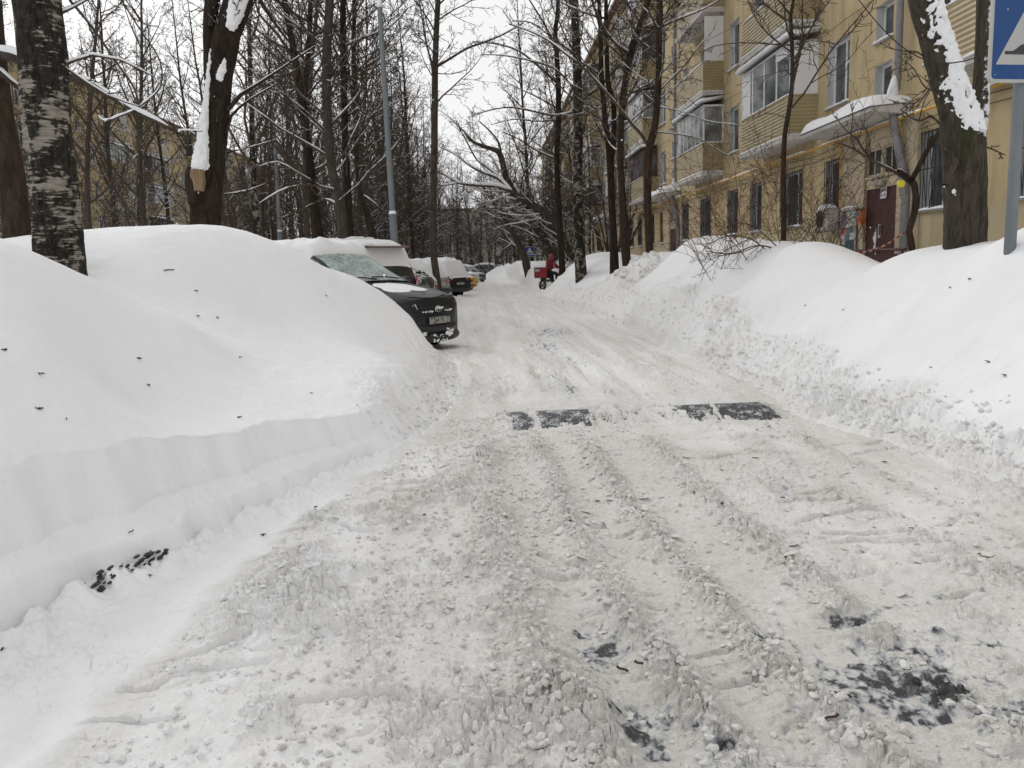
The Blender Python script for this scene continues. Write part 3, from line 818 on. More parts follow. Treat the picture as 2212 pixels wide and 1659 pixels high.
def in_view(p, mar=60):
    q = Vector(p)-Vector((0, 0, CZ)); zc = q.dot(cW)
    if zc < .5: return False
    u = 512+FPX*q.dot(cR)/zc; v = 384-FPX*q.dot(cU)/zc
    return -mar < u < 1024+mar and -mar < v < 768+mar

def roof_part(parent, y0, y1, z, depth, over=.55):
    b = MB()
    x0, x1 = -over, depth+over; a, c = y0-over, y1+over; xm = (x0+x1)/2; hz = z+2.6; q = 5
    b.add([(x0,a,z),(x1,a,z),(x1,c,z),(x0,c,z),(xm,a+q,hz),(xm,c-q,hz),(x0,a,z-.16),(x1,a,z-.16),(x1,c,z-.16),(x0,c,z-.16)],
          [(0,3,5,4),(1,4,5,2),(0,4,1),(3,2,5),(0,6,9,3),(3,9,8,2),(2,8,7,1),(1,7,6,0)], 0)
    b.add([(x0,a,z-.16),(x1,a,z-.16),(x1,c,z-.16),(x0,c,z-.16)], [(0,1,2,3)], 1)
    r = b.build('roof', [M['roofbrown'], M['soffit']], parent, recalc=False)
    b = MB(); b.box(-.18, -.002, y0, y1, z-.62, z-.165); b.build('cornice', M['ochre'], parent)
    return r

def put(proto_cache, key, maker, loc, parent):
    """first use builds the part, later uses copy it and its sub-parts"""
    if key not in proto_cache:
        proto_cache[key] = maker(); o = proto_cache[key]
    else:
        src = proto_cache[key]; o = src.copy(); C.objects.link(o)
        for ch in list(src.children):
            c = ch.copy(); C.objects.link(c); c.parent = o
    o.parent = parent; o.location = loc
    return o

EAVE = 17.0
def apartment(root, yoff, y0, y1, entries, world, detail=True, skip=None):
    """root: Empty; facade along local y = Y - yoff, facing local -x; world(y, z) gives the world point for culling"""
    L = lambda y: y-yoff
    rects = []; wins = []; balcs = []
    kinds = {(0, 1): 'white', (0, 2): 'open', (1, 1): 'alu', (1, 2): 'open', (2, 1): 'wood', (2, 2): 'alu', (2, 3): 'wood', (3, 1): 'white', (3, 2): 'open'}
    bi = 0
    rnd = random.Random(5)
    for e_i, e in enumerate(entries):
        for ci, (off, wd) in enumerate(COLS):
            for k in range(5):
                y = e+off; z = sill_z(k)
                if y < y0+.3 or y+wd > y1-.3: continue
                bal = ci in (1, 4)
                h = 1.55
                if not (in_view(world(y, z)) or in_view(world(y+wd, z+1.6))): continue
                if k == 0 and ci == 1: wd2 = 1.6
                else: wd2 = wd
                rects.append((round(y, 3), round(y+wd2, 3), round(z, 3), round(z+h, 3)))
                wins.append((y, z, wd2, h, k == 0 and detail and ci != 5 or (k == 0 and ci == 5), ci))
        for k in range(1, 10):                 # small stair windows above each door
            y = e-.15; z = 4.75+1.28*(k-1)+ (0 if k < 3 else 0)
            if k > 2: z = 7.4+2.86*(k-3)
            if z > 14: break
            if in_view(world(y, z)) and y0+1 < y < y1-1:
                rects.append((round(y, 3), round(y+.75, 3), round(z, 3), round(z+.78, 3))); wins.append((y, z, .75, .78, False, 9))
        for off, wd in ((3.7, 3.95), (12.05, 4.05)):
            for k in range(1, 5):
                y = e+off; z = 4.44+SH*(k-1)
                if y+wd > y1-.3 or y < y0+.2: continue
                if in_view(world(y, z+.5)) or in_view(world(y+wd, z)) or in_view(world(y, z-.3)):
                    balcs.append((y, z, wd, k, e_i, off))
    facade_wall(root, L(y0), L(y1), EAVE, [(L(a), L(b), c, d) for a, b, c, d in rects])
    roof_part(root, L(y0), L(y1), EAVE, 12)
    cache = {}
    for (y, z, wd, h, bars, ci) in wins:
        st = 'wood' if (ci in (3,) and int(z) % 2 == 0 and False) else 'pvc'
        key = (round(wd, 2), round(h, 2), bars)
        put(cache, key, lambda: window_mesh('window', wd, h, st, bars), (0, L(y), z), root)
    for (y, z, wd, k, ei, off) in balcs:
        col = int(round((y-21.5)/8.4)) if detail else int(y/8)
        kd = {(0, 1): 'white', (0, 2): 'open', (1, 1): 'alu', (1, 2): 'open', (1, 3): 'open', (2, 1): 'wood', (2, 2): 'alu', (2, 3): 'wood', (-1, 1): 'open', (3, 1): 'white', (3, 2): 'alu'}.get((col, k)) or rnd.choice(['open', 'alu', 'white', 'wood', 'open'])
        near = abs(y) < 50 and detail
        key = ('b', kd, round(wd, 2), near)
        put(cache, key, lambda: balcony(kd, wd, .75, True, None, not near), (0, L(y), z), root)
    return root

def world_r(y, z): return (9, y, z)
NB = empty('apartment_building', (9, 40, 0), 0, 'ochre five storey apartment block with beige sided balconies right of the street', 'building')
ENT_R = [FIRST_E+PITCH*i for i in range(-1, 6)]
apartment(NB, 40, 7.5, 118, ENT_R, world_r)

# ---- entrances: cream surround, canopy, door, transom
def entrance(root, yl, e, full=True):
    """yl: local y of entrance axis"""
    x = lambda v: v
    s = MB()
    s.box(-.10, -.002, yl-1.50, yl-.72, -.2, 4.2)      # right pilaster
    s.box(-.10, -.002, yl+.72, yl+2.05, -.2, 4.2)      # left pilaster carrying the notice board
    s.box(-.07, -.002, yl-.715, yl+.715, 2.82, 3.05); s.box(-.11, -.003, yl-.715, yl+.715, 3.05, 3.10)
    s.box(-.07, -.002, yl-.715, yl+.715, 3.72, 4.2)
    s.box(-.07, -.002, yl-.04, yl+.04, 3.10, 3.72); s.box(-.13, -.10, yl+.70, yl+.82, -.2, 4.2)
    sr = s.build('door_surround', M['cream'], root, bevel=.008)
    d = MB(); d.box(-.045, -.002, yl-.715, yl-.003, .4, 2.815); d.box(-.045, -.002, yl+.003, yl+.715, .4, 2.815) 
    dr = d.build('door', M['doorpaint'], root, bevel=.006)
    h = MB(); h.box(-.075, -.047, yl-.015, yl+.03, 1.78, 2.0); h.tube([(-.05, yl-.06, 1.15), (-.10, yl-.06, 1.16), (-.10, yl-.06, 1.45), (-.05, yl-.06, 1.46)], .012, 6)
    h.build('handle', M['blackiron'], dr)
    g = MB(); g.box(-.03, -.004, yl-.71, yl-.045, 3.105, 3.715); g.box(-.03, -.004, yl+.045, yl+.71, 3.105, 3.715)
    tr_ = g.build('transom_window', M['glass'], root)
    f = MB()
    for a in (yl-.71, yl+.045):
        f.box(-.045, -.031, a, a+.05, 3.105, 3.715); f.box(-.045, -.031, a+.615, a+.665, 3.105, 3.715); f.box(-.045, -.031, a+.05, a+.615, 3.105, 3.15); f.box(-.045, -.031, a+.05, a+.615, 3.67, 3.715); f.box(-.045, -.031, a+.32, a+.35, 3.15, 3.67)
    f.build('frame', M['cream'], tr_)
    c = MB(); y0, y1 = yl-1.05, yl+2.6; X = -.88
    c.prism([(X, 4.30), (X, 4.38), (-.002, 4.46), (-.002, 4.22)], y0, y1, axis='y')
    cn = c.build('canopy', M['slab'], root, bevel=.01)
    ed = MB(); ed.tube([(X-.01, y0, 4.40), (X-.01, y1, 4.40)], .018, 6); ed.tube([(X, y0-.01, 4.40), (0, y0-.01, 4.47)], .018, 6); ed.tube([(X, y1+.01, 4.40), (0, y1+.01, 4.47)], .018, 6)
    ed.build('edge_trim', M['blackiron'], cn)
    sn = MB(); nu, nv_ = 26, 10; vs = []; rr = random.Random(int(e))
    for i in range(nu+1):
        for j in range(nv_+1):
            u = i/nu; v = j/nv_
            yy = y0-.04+(y1-y0+.08)*u; xx = X-.05+(-X+.04)*v
            ee = (1-abs(2*u-1)**7)**.5*(1-max(0, 1-v*2.4)**3)**.5*(1-max(0, v*1.05-.8)*1.0)
            hh = (.27+.05*math.sin(u*9+e)+.02*rr.random())*ee
            vs.append((xx, yy, 4.39+.07*v+hh))
    k = len(vs)
    for i in range(nu+1):
        for j in (0, nv_): pass
    fs = [(i*(nv_+1)+j, (i+1)*(nv_+1)+j, (i+1)*(nv_+1)+j+1, i*(nv_+1)+j+1) for i in range(nu) for j in range(nv_)]
    vs += [(X-.05, y0-.04, 4.385), (X-.05, y1+.04, 4.385), (-.01, y1+.04, 4.455), (-.01, y0-.04, 4.455)]
    fs += [(k, k+1, k+2, k+3)]
    sn.add(vs, fs); sn.build('snow', M['snow'], cn, smooth=True)
for i, e in enumerate(ENT_R[1:6]):
    entrance(NB, e-40, e)

# ---- downpipes with a swan neck at the canopy
def downpipe(root, yl, low=True):
    b = MB(); X = -.16
    b.tube([(X, yl, 16.2), (X, yl, 4.95)], .075, 12)
    for z in (15, 12.4, 9.6, 6.9, 5.3): b.tube([(X, yl, z), (X, yl, z+.05)], .088, 12)
    b.tube([(X, yl, 4.95), (X-.02, yl-.02, 4.75)], .07, 10)
    b.tube([(X-.10, yl-.02, 4.62), (X-.10, yl-.05, 4.40), (X-.13, yl-.2, 4.0), (X-.04, yl-.46, 3.0), (X+.0, yl-.5, 2.5), (X, yl-.48, 1.0), (X, yl-.48, .2)], [.12, .1, .09, .09, .09, .09, .09], 14)
    o = b.build('downpipe', M['downpipe'], root, smooth='auto')
    s = MB(); s.tube([(X-.10, yl-.02, 4.60), (X-.10, yl-.02, 4.75), (X-.07, yl, 4.98), (X-.02, yl, 5.12)], [.13, .11, .06, .01], 10); s.build('snow', M['snow'], o, smooth=True)
for i, e in enumerate(ENT_R[1:6]): downpipe(NB, e-.72-40)

# ---- yellow gas pipe along the facade with drops
b = MB(); rnd = random.Random(3)
pts = []; y = 8.0
while y < 116: pts.append((-.22+.006*math.sin(y), y-40, 4.13+.012*math.sin(y*1.7))); y += 2.0
b.tube(pts, .03, 8)
for e in ENT_R[1:6]:
    for off, zb in ((1.9, 2.55), (-.95, 2.55), (12.5, 2.4)):
        yy = e+off-40
        b.tube([(-.22, yy, 4.13), (-.20, yy, 4.02), (-.15, yy, 3.9), (-.15, yy, zb+.15), (-.15, yy-.03, zb+.03), (-.15, yy-.25, zb)], .022, 7)
    for off in (3.5, 6.5, 9.5):
        yy = e+off-40; b.tube([(0, yy, 4.02), (-.22, yy, 4.10)], .012, 5)
gp = b.build('gas_pipe', M['gaspipe'], NB, smooth='auto')
s = MB(); 
for k in range(14):
    yy = 9+k*3.1+rnd.random()-40
    s.tube([(-.22, yy, 4.155), (-.22, yy+.3, 4.175), (-.22, yy+1.4+rnd.random(), 4.172), (-.22, yy+2.6, 4.155)], [.008, .024, .024, .008], 6)
s.build('snow', M['snow'], gp, smooth=True)
# cables along the wall
b = MB()
for z, sag in ((3.86, .04), (4.02, .05), (6.95, .05)):
    pts = [(-.06, 8+i*1.5-40, z+sag*math.sin(i*1.9)) for i in range(60)]
    b.tube(pts, .008, 4, cap=False)
b.build('cable', M['blackiron'], NB)
# bracket on the wall
b = MB(); b.tube([(-.02, 27.3-40, 4.55), (-.35, 27.3-40, 4.55), (-.42, 27.3-40, 4.6), (-.42, 27.3-40, 4.75)], .012, 6); b.build('bracket', M['blackiron'], NB)

# ---- things fixed beside the first door
e = FIRST_E
def paper_mat(name, base, seed):
    m = mat(name, base, .8); n = NT(m); v = n.tc('Object'); a = n.noise(v, 14+seed, 3, .7)
    n.color(n.mix(n.ramp(a, [(.45, 0.), (.55, 1.)]), base, tuple(x*.45 for x in base))); return m
nb_ = empty('notice_board', (8.86, 18.78, 1.42), 0, 'tall framed notice board full of posters left of the brown door', 'notice board')
b = MB(); b.box(-.03, .0, 0, .80, 0, .05); b.box(-.03, 0, 0, .80, 1.0, 1.05); b.box(-.03, 0, 0, .05, .05, 1.0); b.box(-.03, 0, .75, .80, .05, 1.0)
b.build('frame', mat('board_frame', (.42, .36, .30), .5), nb_)
b = MB(); b.box(-.012, -.002, .05, .75, .05, 1.0); b.build('backing', mat('board_backing', (.12, .16, .17), .4), nb_)
posters = [(.07,.30,.62,.97,(.55,.62,.62)),(.32,.52,.60,.96,(.60,.58,.42)),(.54,.73,.66,.97,(.22,.24,.42)),(.52,.74,.42,.64,(.50,.42,.36)),(.56,.74,.30,.58,(.65,.40,.38)),
           (.56,.74,.44,.6,(.5,.08,.08)),(.55,.73,.20,.40,(.62,.55,.56)),(.08,.32,.30,.46,(.60,.64,.66)),(.10,.50,.07,.28,(.06,.12,.14)),(.56,.72,.07,.19,(.12,.28,.26))]
for i, (a, c, z0, z1, col) in enumerate(posters):
    b = MB(); b.box(-.016-.001*i, -.013-.001*i, .8-c if False else a, c if True else 0, z0, z1)
    b.build('poster', paper_mat('poster', col, i), nb_)
b = MB(); b.tube([(-.02, .02, 1.07), (-.02, .4, 1.085), (-.02, .78, 1.07)], [.02, .03, .02], 6); b.build('snow', M['snow'], nb_, smooth=True)

ib = empty('intercom_box', (8.86, 18.36, 2.05), 0, 'small orange and blue wall box between notice board and door', 'intercom')
b = MB(); b.box(-.10, 0, 0, .22, 0, .34); b.build('case', mat('orange_paint', (.50, .13, .04), .5), ib, bevel=.01)
b = MB(); b.box(-.112, -.102, .04, .16, .16, .30); b.build('screen', mat('blue_label', (.30, .36, .42), .3), ib)
b = MB(); b.box(-.13, 0, -.01, .23, .342, .36); b.build('lid', M['blackiron'], ib)

lp = empty('door_lamp', (8.90, 17.75, 3.0), 0, 'weathered bulkhead lamp on a bracket above the brown door', 'lamp')
b = MB(); b.box(-.10, 0, -.18, .20, -.14, -.02); b.build('housing', mat('lamp_case', (.33, .30, .25), .6), lp, bevel=.02)
b = MB(); b.tube([(-.02, 0, -.03), (-.08, 0, .06), (-.06, 0, .12)], .02, 6); b.build('bracket', M['alu'], lp)

def text_mesh(txt, size, m, parent=None, name='lettering', ext=.001, align='CENTER'):
    cu = D.curves.new('t', 'FONT'); cu.body = txt; cu.size = size; cu.extrude = ext; cu.align_x = align; cu.align_y = 'CENTER'; cu.offset = size*.02
    to = D.objects.new('t', cu); C.objects.link(to)
    bpy.context.view_layer.update()
    me = D.meshes.new_from_object(to.evaluated_get(bpy.context.evaluated_depsgraph_get()))
    D.objects.remove(to); D.curves.remove(cu)
    me.name = name; me.materials.clear(); me.materials.append(m)
    o = D.objects.new(name, me); C.objects.link(o)
    if parent is not None: o.parent = parent
    return o
M['ink'] = mat('black_ink', (.03, .03, .035), .6)
M['paper'] = mat('paper', (.62, .62, .64), .8)
sg = empty('door_sign', (8.93, 17.68, 2.70), 0, 'small white printed plate hanging at the top of the door', 'sign')
b = MB(); b.box(-.006, 0, -.14, .14, -.12, .12); b.build('plate', M['paper'], sg)
t1 = text_mesh('\u041f\u041e\u0414\u042a\u0415\u0417\u0414 1', .05, M['ink'], sg); t1.rotation_euler = (PI/2, 0, -PI/2); t1.location = (-.008, 0, .05)
t2 = text_mesh('\u043a\u0432. 1-20', .07, M['ink'], sg); t2.rotation_euler = (PI/2, 0, -PI/2); t2.location = (-.008, 0, -.05)
pp = MB(); pp.add([(-.052,.20,1.95),(-.06,.33,1.72),(-.055,.27,1.60),(-.06,.36,1.30),(-.055,.24,1.27),(-.055,.22,1.16),(-.06,.16,1.30),(-.055,.20,1.50),(-.055,.17,1.75)], [tuple(range(9))])
tag(pp.build('torn_notice', M['paper'], loc=(9-.002, 17.8, 0)), 'torn white paper notice stuck on the brown door', 'notice')
pp = MB(); pp.box(-.056, -.048, -.12, 0.0, 1.72, 2.02); tag(pp.build('door_sticker', mat('sticker', (.38,.42,.42), .5), loc=(8.995, 17.9, 0)), 'narrow grey sticker beside the torn paper on the door', 'sticker')

# air conditioner under the barred window
ac = empty('air_conditioner', (9, 20.1, 2.27), 0, 'white outdoor air conditioner unit with snow on top under a barred window', 'air conditioner')
b = MB(); b.box(-.42, -.12, -.35, .45, -.28, .27); b.build('case', mat('ac_case', (.42, .40, .37), .5), ac, bevel=.015)
b = MB(); b.tube([(-.424, .1, 0), (-.43, .1, 0)], .22, 20)
for k in range(4): b.tube([(-.432, .1-.2+k*.13, -.2+.02*k), (-.432, .1-.2+k*.13, .2)], .006, 4)
b.build('fan_grille', M['blackiron'], ac)
b = MB(); b.tube([(-.1, -.3, -.3), (-.45, -.3, -.3)], .015, 5); b.tube([(-.1, .4, -.3), (-.45, .4, -.3)], .015, 5); b.tube([(-.0, .4, -.3), (-.0, .4, -.55)], .015, 5); b.build('bracket', M['alu'], ac)
b = MB(); b.sphere((-.27, .05, .27), 1, 14, 8, (.17, .42, .11)); b.build('snow', M['snow'], ac, smooth=True)

# dark red railing panel beside the steps
rl = empty('ramp_railing', (7.7, 14.4, 0), 0, 'dark red metal railing panel rising from the snow before the door', 'railing')
b = MB(); b.box(0, .03, .3, 3.4, .3, 1.36); b.build('panel', M['doorpaint'], rl)
b = MB(); b.tube([(.015, 0, 1.44), (.015, 1.9, 1.44), (.015, 3.5, 1.38)], .028, 8)
for yy in (.1, 1.2, 2.3, 3.4): b.tube([(.015, yy, 0), (.015, yy, 1.42)], .022, 6)
b.tube([(.015, 3.4, 1.38), (.5, 3.4, 1.30), (1.1, 3.4, 1.28)], .025, 8)
b.build('handrail', M['doorpaint'], rl)

# ---- the long block behind the trees on the left, mirrored
def world_l(y, z): return (-31.8, y, z)
LBK = empty('apartment_building', (-31.8, 70, 0), PI, 'long ochre apartment block half hidden behind the trees on the left', 'building')
def world_l2(y, z): return (-31.8, 140-y, z)
apartment(LBK, 70, 10, 112, [15+19.5*i for i in range(5)], world_l2, detail=False)

# ---- pale block closing the street
EB = empty('apartment_building', (8, 128, 0), -PI/2+PI, 'pale low block closing the far end of the street', 'building')
M['palewall'] = plaster('pale_wall', (.50, .47, .42), (.58, .55, .50))
rects = []
for k in range(3):
    for j in range(14):
        y = -24+j*3.2; rects.append((round(y, 3), round(y+1.3, 3), round(1.5+3.1*k, 3), round(3.0+3.1*k, 3)))
facade_wall(EB, -26, 24, 10.2, rects, m=M['palewall'])
cache_ = {}
for (a, c, z0, z1) in rects:
    put(cache_, 1, lambda: window_mesh('window', 1.3, 1.5), (0, a, z0), EB)
rb = MB(); rb.box(-.4, 12.4, -26.4, 24.4, 10.2, 10.5); rb.build('roof', M['roofbrown'], EB)
EB.rotation_euler = (0, 0, PI/2)
# ---------------------------------------------------------------- bark
def bark(name, c1, c2, moss=None, zs=.25, sc=14, snowy=.0, stuck=None):
    m = mat(name, c1, .95, spec=.15); n = NT(m); v = n.tc('Object', (1, 1, zs))
    a = n.noise(v, sc, 6, .7, .6); b = n.noise(v, sc*.22, 4, .6)
    col = n.mix(n.ramp(a, [(.35, 0.), (.65, 1.)]), c1, c2)
    if moss: col = n.mix(n.ramp(b, [(.55, 0.), (.7, .8)]), col, moss)
    if snowy:
        # wind-blown snow stuck in the bark on one side
        sep = n.nz(); f = n.math('MULTIPLY_ADD', sep[1], -.30, .0); g = n.math('MULTIPLY_ADD', sep[0], -.55, f)
        k = n.math('ADD', n.math('ADD', g, n.noise(n.tc('Object'), 26, 5, .75)), n.math('MULTIPLY', n.noise(n.tc('Object'), 3.2, 3, .6), .5))
        col = n.mix(n.ramp(k, [(1.17-snowy, 0.), (1.24-snowy, 1.)]), col, (.72, .73, .76))
    if stuck:
        sx = n.nz(); f = n.math('MULTIPLY', sx[0], .45); f = n.math('MULTIPLY_ADD', sx[1], -.36, f); f = n.math('MULTIPLY_ADD', sx[2], .85, f)
        k = n.math('ADD', f, n.math('MULTIPLY', n.math('SUBTRACT', n.noise(n.tc('Object'), 16, 6, .75), .5), 1.1)); k = n.math('ADD', k, n.math('MULTIPLY', n.math('SUBTRACT', n.noise(n.tc('Object'), 2.6, 3, .6), .5), .7))
        sp_ = n.n.new('ShaderNodeSeparateXYZ'); n.l.new(n.wpos(), sp_.inputs[0]); k = n.math('ADD', k, n.math('MINIMUM', n.math('MULTIPLY_ADD', sp_.outputs[2], .55, -1.62), 0.0))
        col = n.mix(n.ramp(k, [(stuck, 0.), (stuck+.05, 1.)]), col, (.80, .81, .83))
    n.color(col); n.bump(a, 1.0, .05); return m
M['bark'] = bark('dark_bark', (.040, .033, .027), (.105, .088, .073), (.075, .078, .058))
M['bark_snow'] = bark('dark_bark_with_snow', (.016, .012, .009), (.050, .037, .028), None, snowy=.13)
M['bark_grey'] = bark('grey_bark', (.040, .036, .029), (.090, .080, .066), (.06, .07, .04), snowy=.03)
M['bark_brown'] = bark('brown_bark', (.026, .018, .013), (.068, .049, .035))
M['twig'] = bark('twigs', (.058, .045, .036), (.125, .098, .078))
M['twig_red'] = bark('reddish_twigs', (.060, .034, .026), (.11, .062, .045))
def birch_mat(name, dark=.5, big=True):
    m = mat(name, (.4, .38, .33), .9, spec=.2); n = NT(m)
    v1 = n.tc('Object', (1, 1, .9)); v2 = n.tc('Object', (1, 1, 5.5))
    a = n.noise(v1, 4.2, 5, .62, .4); b = n.noise(v2, 7, 6, .7, .3); c = n.noise(n.tc('Object', (1, 1, .45)), 30, 5, .75)
    f = n.math('ADD', n.math('MULTIPLY', a, .95), n.math('MULTIPLY', b, .60))
    pale = n.mix(n.ramp(b, [(.3, 0.), (.7, 1.)]), (.12, .105, .085), (.36, .33, .28))
    blk = n.mix(n.ramp(c, [(.4, 0.), (.7, 1.)]), (.008, .008, .007), (.055, .046, .036))
    col = n.mix(n.ramp(f, [(.76+(dark-.5)*.5, 1.), (.82+(dark-.5)*.5, 0.)]), pale, blk)
    n.color(col); n.bump(n.math('SUBTRACT', n.math('MULTIPLY', c, .6), n.math('MULTIPLY', f, .5)), .9, .03); return m
M['birch'] = birch_mat('birch_bark', .545)
M['birch_far'] = birch_mat('far_birch_bark', .58)
M['wood'] = bark('torn_wood', (.20, .13, .075), (.36, .26, .16), None, .12, 20)

# ---------------------------------------------------------------- batched tubes
def catmull(pts, rads, step):
    P = [Vector(p) for p in pts]; out = []; rr = []
    for i in range(len(P)-1):
        p0 = P[max(i-1, 0)]; p1 = P[i]; p2 = P[i+1]; p3 = P[min(i+2, len(P)-1)]
        k = max(1, int((p2-p1).length/step))
        for j in range(k):
            t = j/k
            q = 0.5*((2*p1)+(p2-p0)*t+(2*p0-5*p1+4*p2-p3)*t*t+(3*p1-p0-3*p2+p3)*t*t*t)
            out.append(q); rr.append(rads[i]*(1-t)+rads[i+1]*t)
    out.append(P[-1]); rr.append(rads[-1]); return out, rr

def tubes_mesh(name, tubes, m, parent=None, sides=None):
    """tubes: list of (pts, rads, nsides). One mesh, built in numpy."""
    groups = {}
    for t in tubes:
        groups.setdefault((len(t[0]), t[2]), []).append(t)
    V = []; F = []; base = 0
    for (n, k), lst in groups.items():
        P = np.array([[tuple(q) for q in t[0]] for t in lst], float)          # B,n,3
        R = np.array([list(t[1]) for t in lst], float)
        T = np.empty_like(P); T[:, 1:-1] = P[:, 2:]-P[:, :-2]; T[:, 0] = P[:, 1]-P[:, 0]; T[:, -1] = P[:, -1]-P[:, -2]
        T /= np.maximum(np.linalg.norm(T, axis=2, keepdims=True), 1e-9)
        ax = P[:, -1]-P[:, 0]; ax /= np.maximum(np.linalg.norm(ax, axis=1, keepdims=True), 1e-9)
        ref = np.where(np.abs(ax[:, 2:3]) > .85, np.array([[1., 0, 0]]), np.array([[0, 0, 1.]]))[:, None, :]
        N1 = np.cross(T, np.broadcast_to(ref, T.shape)); N1 /= np.maximum(np.linalg.norm(N1, axis=2, keepdims=True), 1e-9)
        N2 = np.cross(T, N1)
        a = np.arange(k)*2*np.pi/k+.3
        ring = P[:, :, None, :]+R[:, :, None, None]*(np.cos(a)[None, None, :, None]*N1[:, :, None, :]+np.sin(a)[None, None, :, None]*N2[:, :, None, :])
        B = len(lst); V.append(ring.reshape(-1, 3))
        ids = (np.arange(B*n*k)+base).reshape(B, n, k)
        nxt = np.roll(ids, -1, axis=2)
        F.append(np.stack([ids[:, :-1], nxt[:, :-1], nxt[:, 1:], ids[:, 1:]], -1).reshape(-1, 4))
        base += B*n*k
    V = np.concatenate(V); F = np.concatenate(F)
    me = D.meshes.new(name)
    me.vertices.add(len(V)); me.vertices.foreach_set('co', V.astype(np.float32).ravel())
    me.loops.add(F.size); me.loops.foreach_set('vertex_index', F.astype(np.int32).ravel())
    me.polygons.add(len(F)); me.polygons.foreach_set('loop_start', np.arange(0, F.size, 4, dtype=np.int32))
    try: me.polygons.foreach_set('loop_total', np.full(len(F), 4, dtype=np.int32))
    except Exception: pass
    me.polygons.foreach_set('use_smooth', np.ones(len(F), dtype=bool))
    me.update(calc_edges=True)
    me.materials.append(m)
    o = D.objects.new(name, me); C.objects.link(o)
    if parent is not None: o.parent = parent
    return o

def branch_path(p, d, L, n, rng, wob=.12, up=.10):
    """a crooked path; up>0 bends it to the sky, <0 lets it hang"""
    pts = [Vector(p)]; d = Vector(d).normalized(); s = L/n
    for i in range(n):
        d = (d+Vector((rng.gauss(0, wob), rng.gauss(0, wob), rng.gauss(0, wob*.6)+up))).normalized()
        pts.append(pts[-1]+d*s)
    return pts

def sprout(parent_pts, parent_r, t, rng, ang=(35, 65), az=None, updir=None):
    """start point, direction and local radius of a side branch at fraction t of a path"""
    n = len(parent_pts)-1; f = t*n; i = min(int(f), n-1); u = f-i
    p = parent_pts[i].lerp(parent_pts[i+1], u); r = parent_r[i]*(1-u)+parent_r[i+1]*u
    T = (parent_pts[i+1]-parent_pts[i]).normalized()
    o = T.orthogonal().normalized(); b = T.cross(o)
    a = rng.uniform(0, 2*PI) if az is None else az
    side = o*math.cos(a)+b*math.sin(a)
    th = math.radians(rng.uniform(*ang))
    return p, (T*math.cos(th)+side*math.sin(th)).normalized(), r

class Tree:
    def __init__(s, seed, rmin=.0045):
        s.rng = random.Random(seed); s.trunk = []; s.crown = []; s.snow = []; s.rmin = rmin; s.tsnow = .05
    def add(s, pts, rads, k, where='crown', snow=1.0):
        getattr(s, where).append((pts, rads, k))
        if snow > 0: s.lay_snow(pts, rads, snow)
    def lay_snow(s, pts, rads, amt):
        """snow carried on the upper side wherever the branch is flat enough; broken into pieces"""
        n = len(pts)
        run = []; runr = []
        def flush():
            if len(run) >= 2:
                r2 = list(runr); r2[0] *= .35; r2[-1] *= .35
                s.snow.append((list(run), r2, 5 if max(r2) > .03 else 3))
            run.clear(); runr.clear()
        for i in range(n):
            a = pts[max(i-1, 0)]; b = pts[min(i+1, n-1)]; T = (b-a); L = T.length
            fl = math.sqrt(max(0, 1-(T.z/L)**2)) if L > 0 else 0
            r = rads[i]
            if fl > .50 and s.rng.random() < .45+.5*min(1, amt):
                th = (r*.85+.008)*min(1, (fl-.35)*1.8)*amt*s.rng.uniform(.75, 1.2)
                run.append(pts[i]+Vector((0, 0, r*.55+th*.55))); runr.append(th)
            else: flush()
        flush()
    def twigs(s, pts, rads, lev, maxlev, dens=1.0, snow=.8, up=.06, lenf=.5, t0=.15, base_len=None, k=3):
        rng = s.rng
        L = sum((pts[i+1]-pts[i]).length for i in range(len(pts)-1)) if base_len is None else base_len
        cnt = {1: 7, 2: 6, 3: 5, 4: 4}.get(lev, 4)*dens
        cnt = int(cnt*(.7+.3*min(2.5, L/1.5))+rng.random())
        for c in range(cnt):
            t = t0+(1-t0)*(c+rng.random())/max(cnt, 1)
            p, d, r = sprout(pts, rads, min(t, .98), rng)
            l = L*lenf*rng.uniform(.55, 1.15)*(1.15-.55*t)
            n = 5 if lev <= 2 else 3
            r0 = max(s.rmin*1.3, min(r*.62, l*.012+.003)); 
            q = branch_path(p, d, l, n, rng, .17, up)
            rr = [r0+(s.rmin*.75-r0)*(i/n) for i in range(n+1)]
            s.add(q, rr, 4 if lev <= 1 else k, 'crown', snow if (lev <= 2 or rng.random() < s.tsnow) else 0)
            if lev < maxlev: s.twigs(q, rr, lev+1, maxlev, dens, snow, up, lenf, .1, None, k)
    def boughs(s, pts, rads, nb, t0, lev, snow, Lr=(1.6, 4.0)):
        rng = s.rng
        for b in range(nb):
            t = t0+(1-t0)*(b+rng.random())/nb
            p, d, r = sprout(pts, rads, min(t, .98), rng, (35, 65)); l = rng.uniform(*Lr)*(1.1-.45*t); k = 7
            q = branch_path(p, d, l, k, rng, .11, .05); r0 = min(r*.5, .008+l*.008); rl = [r0+(.006-r0)*(i/k) for i in range(k+1)]
            s.add(q, rl, 5, 'crown', snow); s.twigs(q, rl, 2, lev, 1.2, snow*.45, .03, .42)
    def build(s, root, m_trunk, m_crown, names=('trunk', 'crown', 'snow')):
        if s.trunk: tubes_mesh(names[0], s.trunk, m_trunk, root)
        if s.crown: tubes_mesh(names[1], s.crown, m_crown, root)
        if s.snow: tubes_mesh(names[2], s.snow, M['snow'], root)
        return root

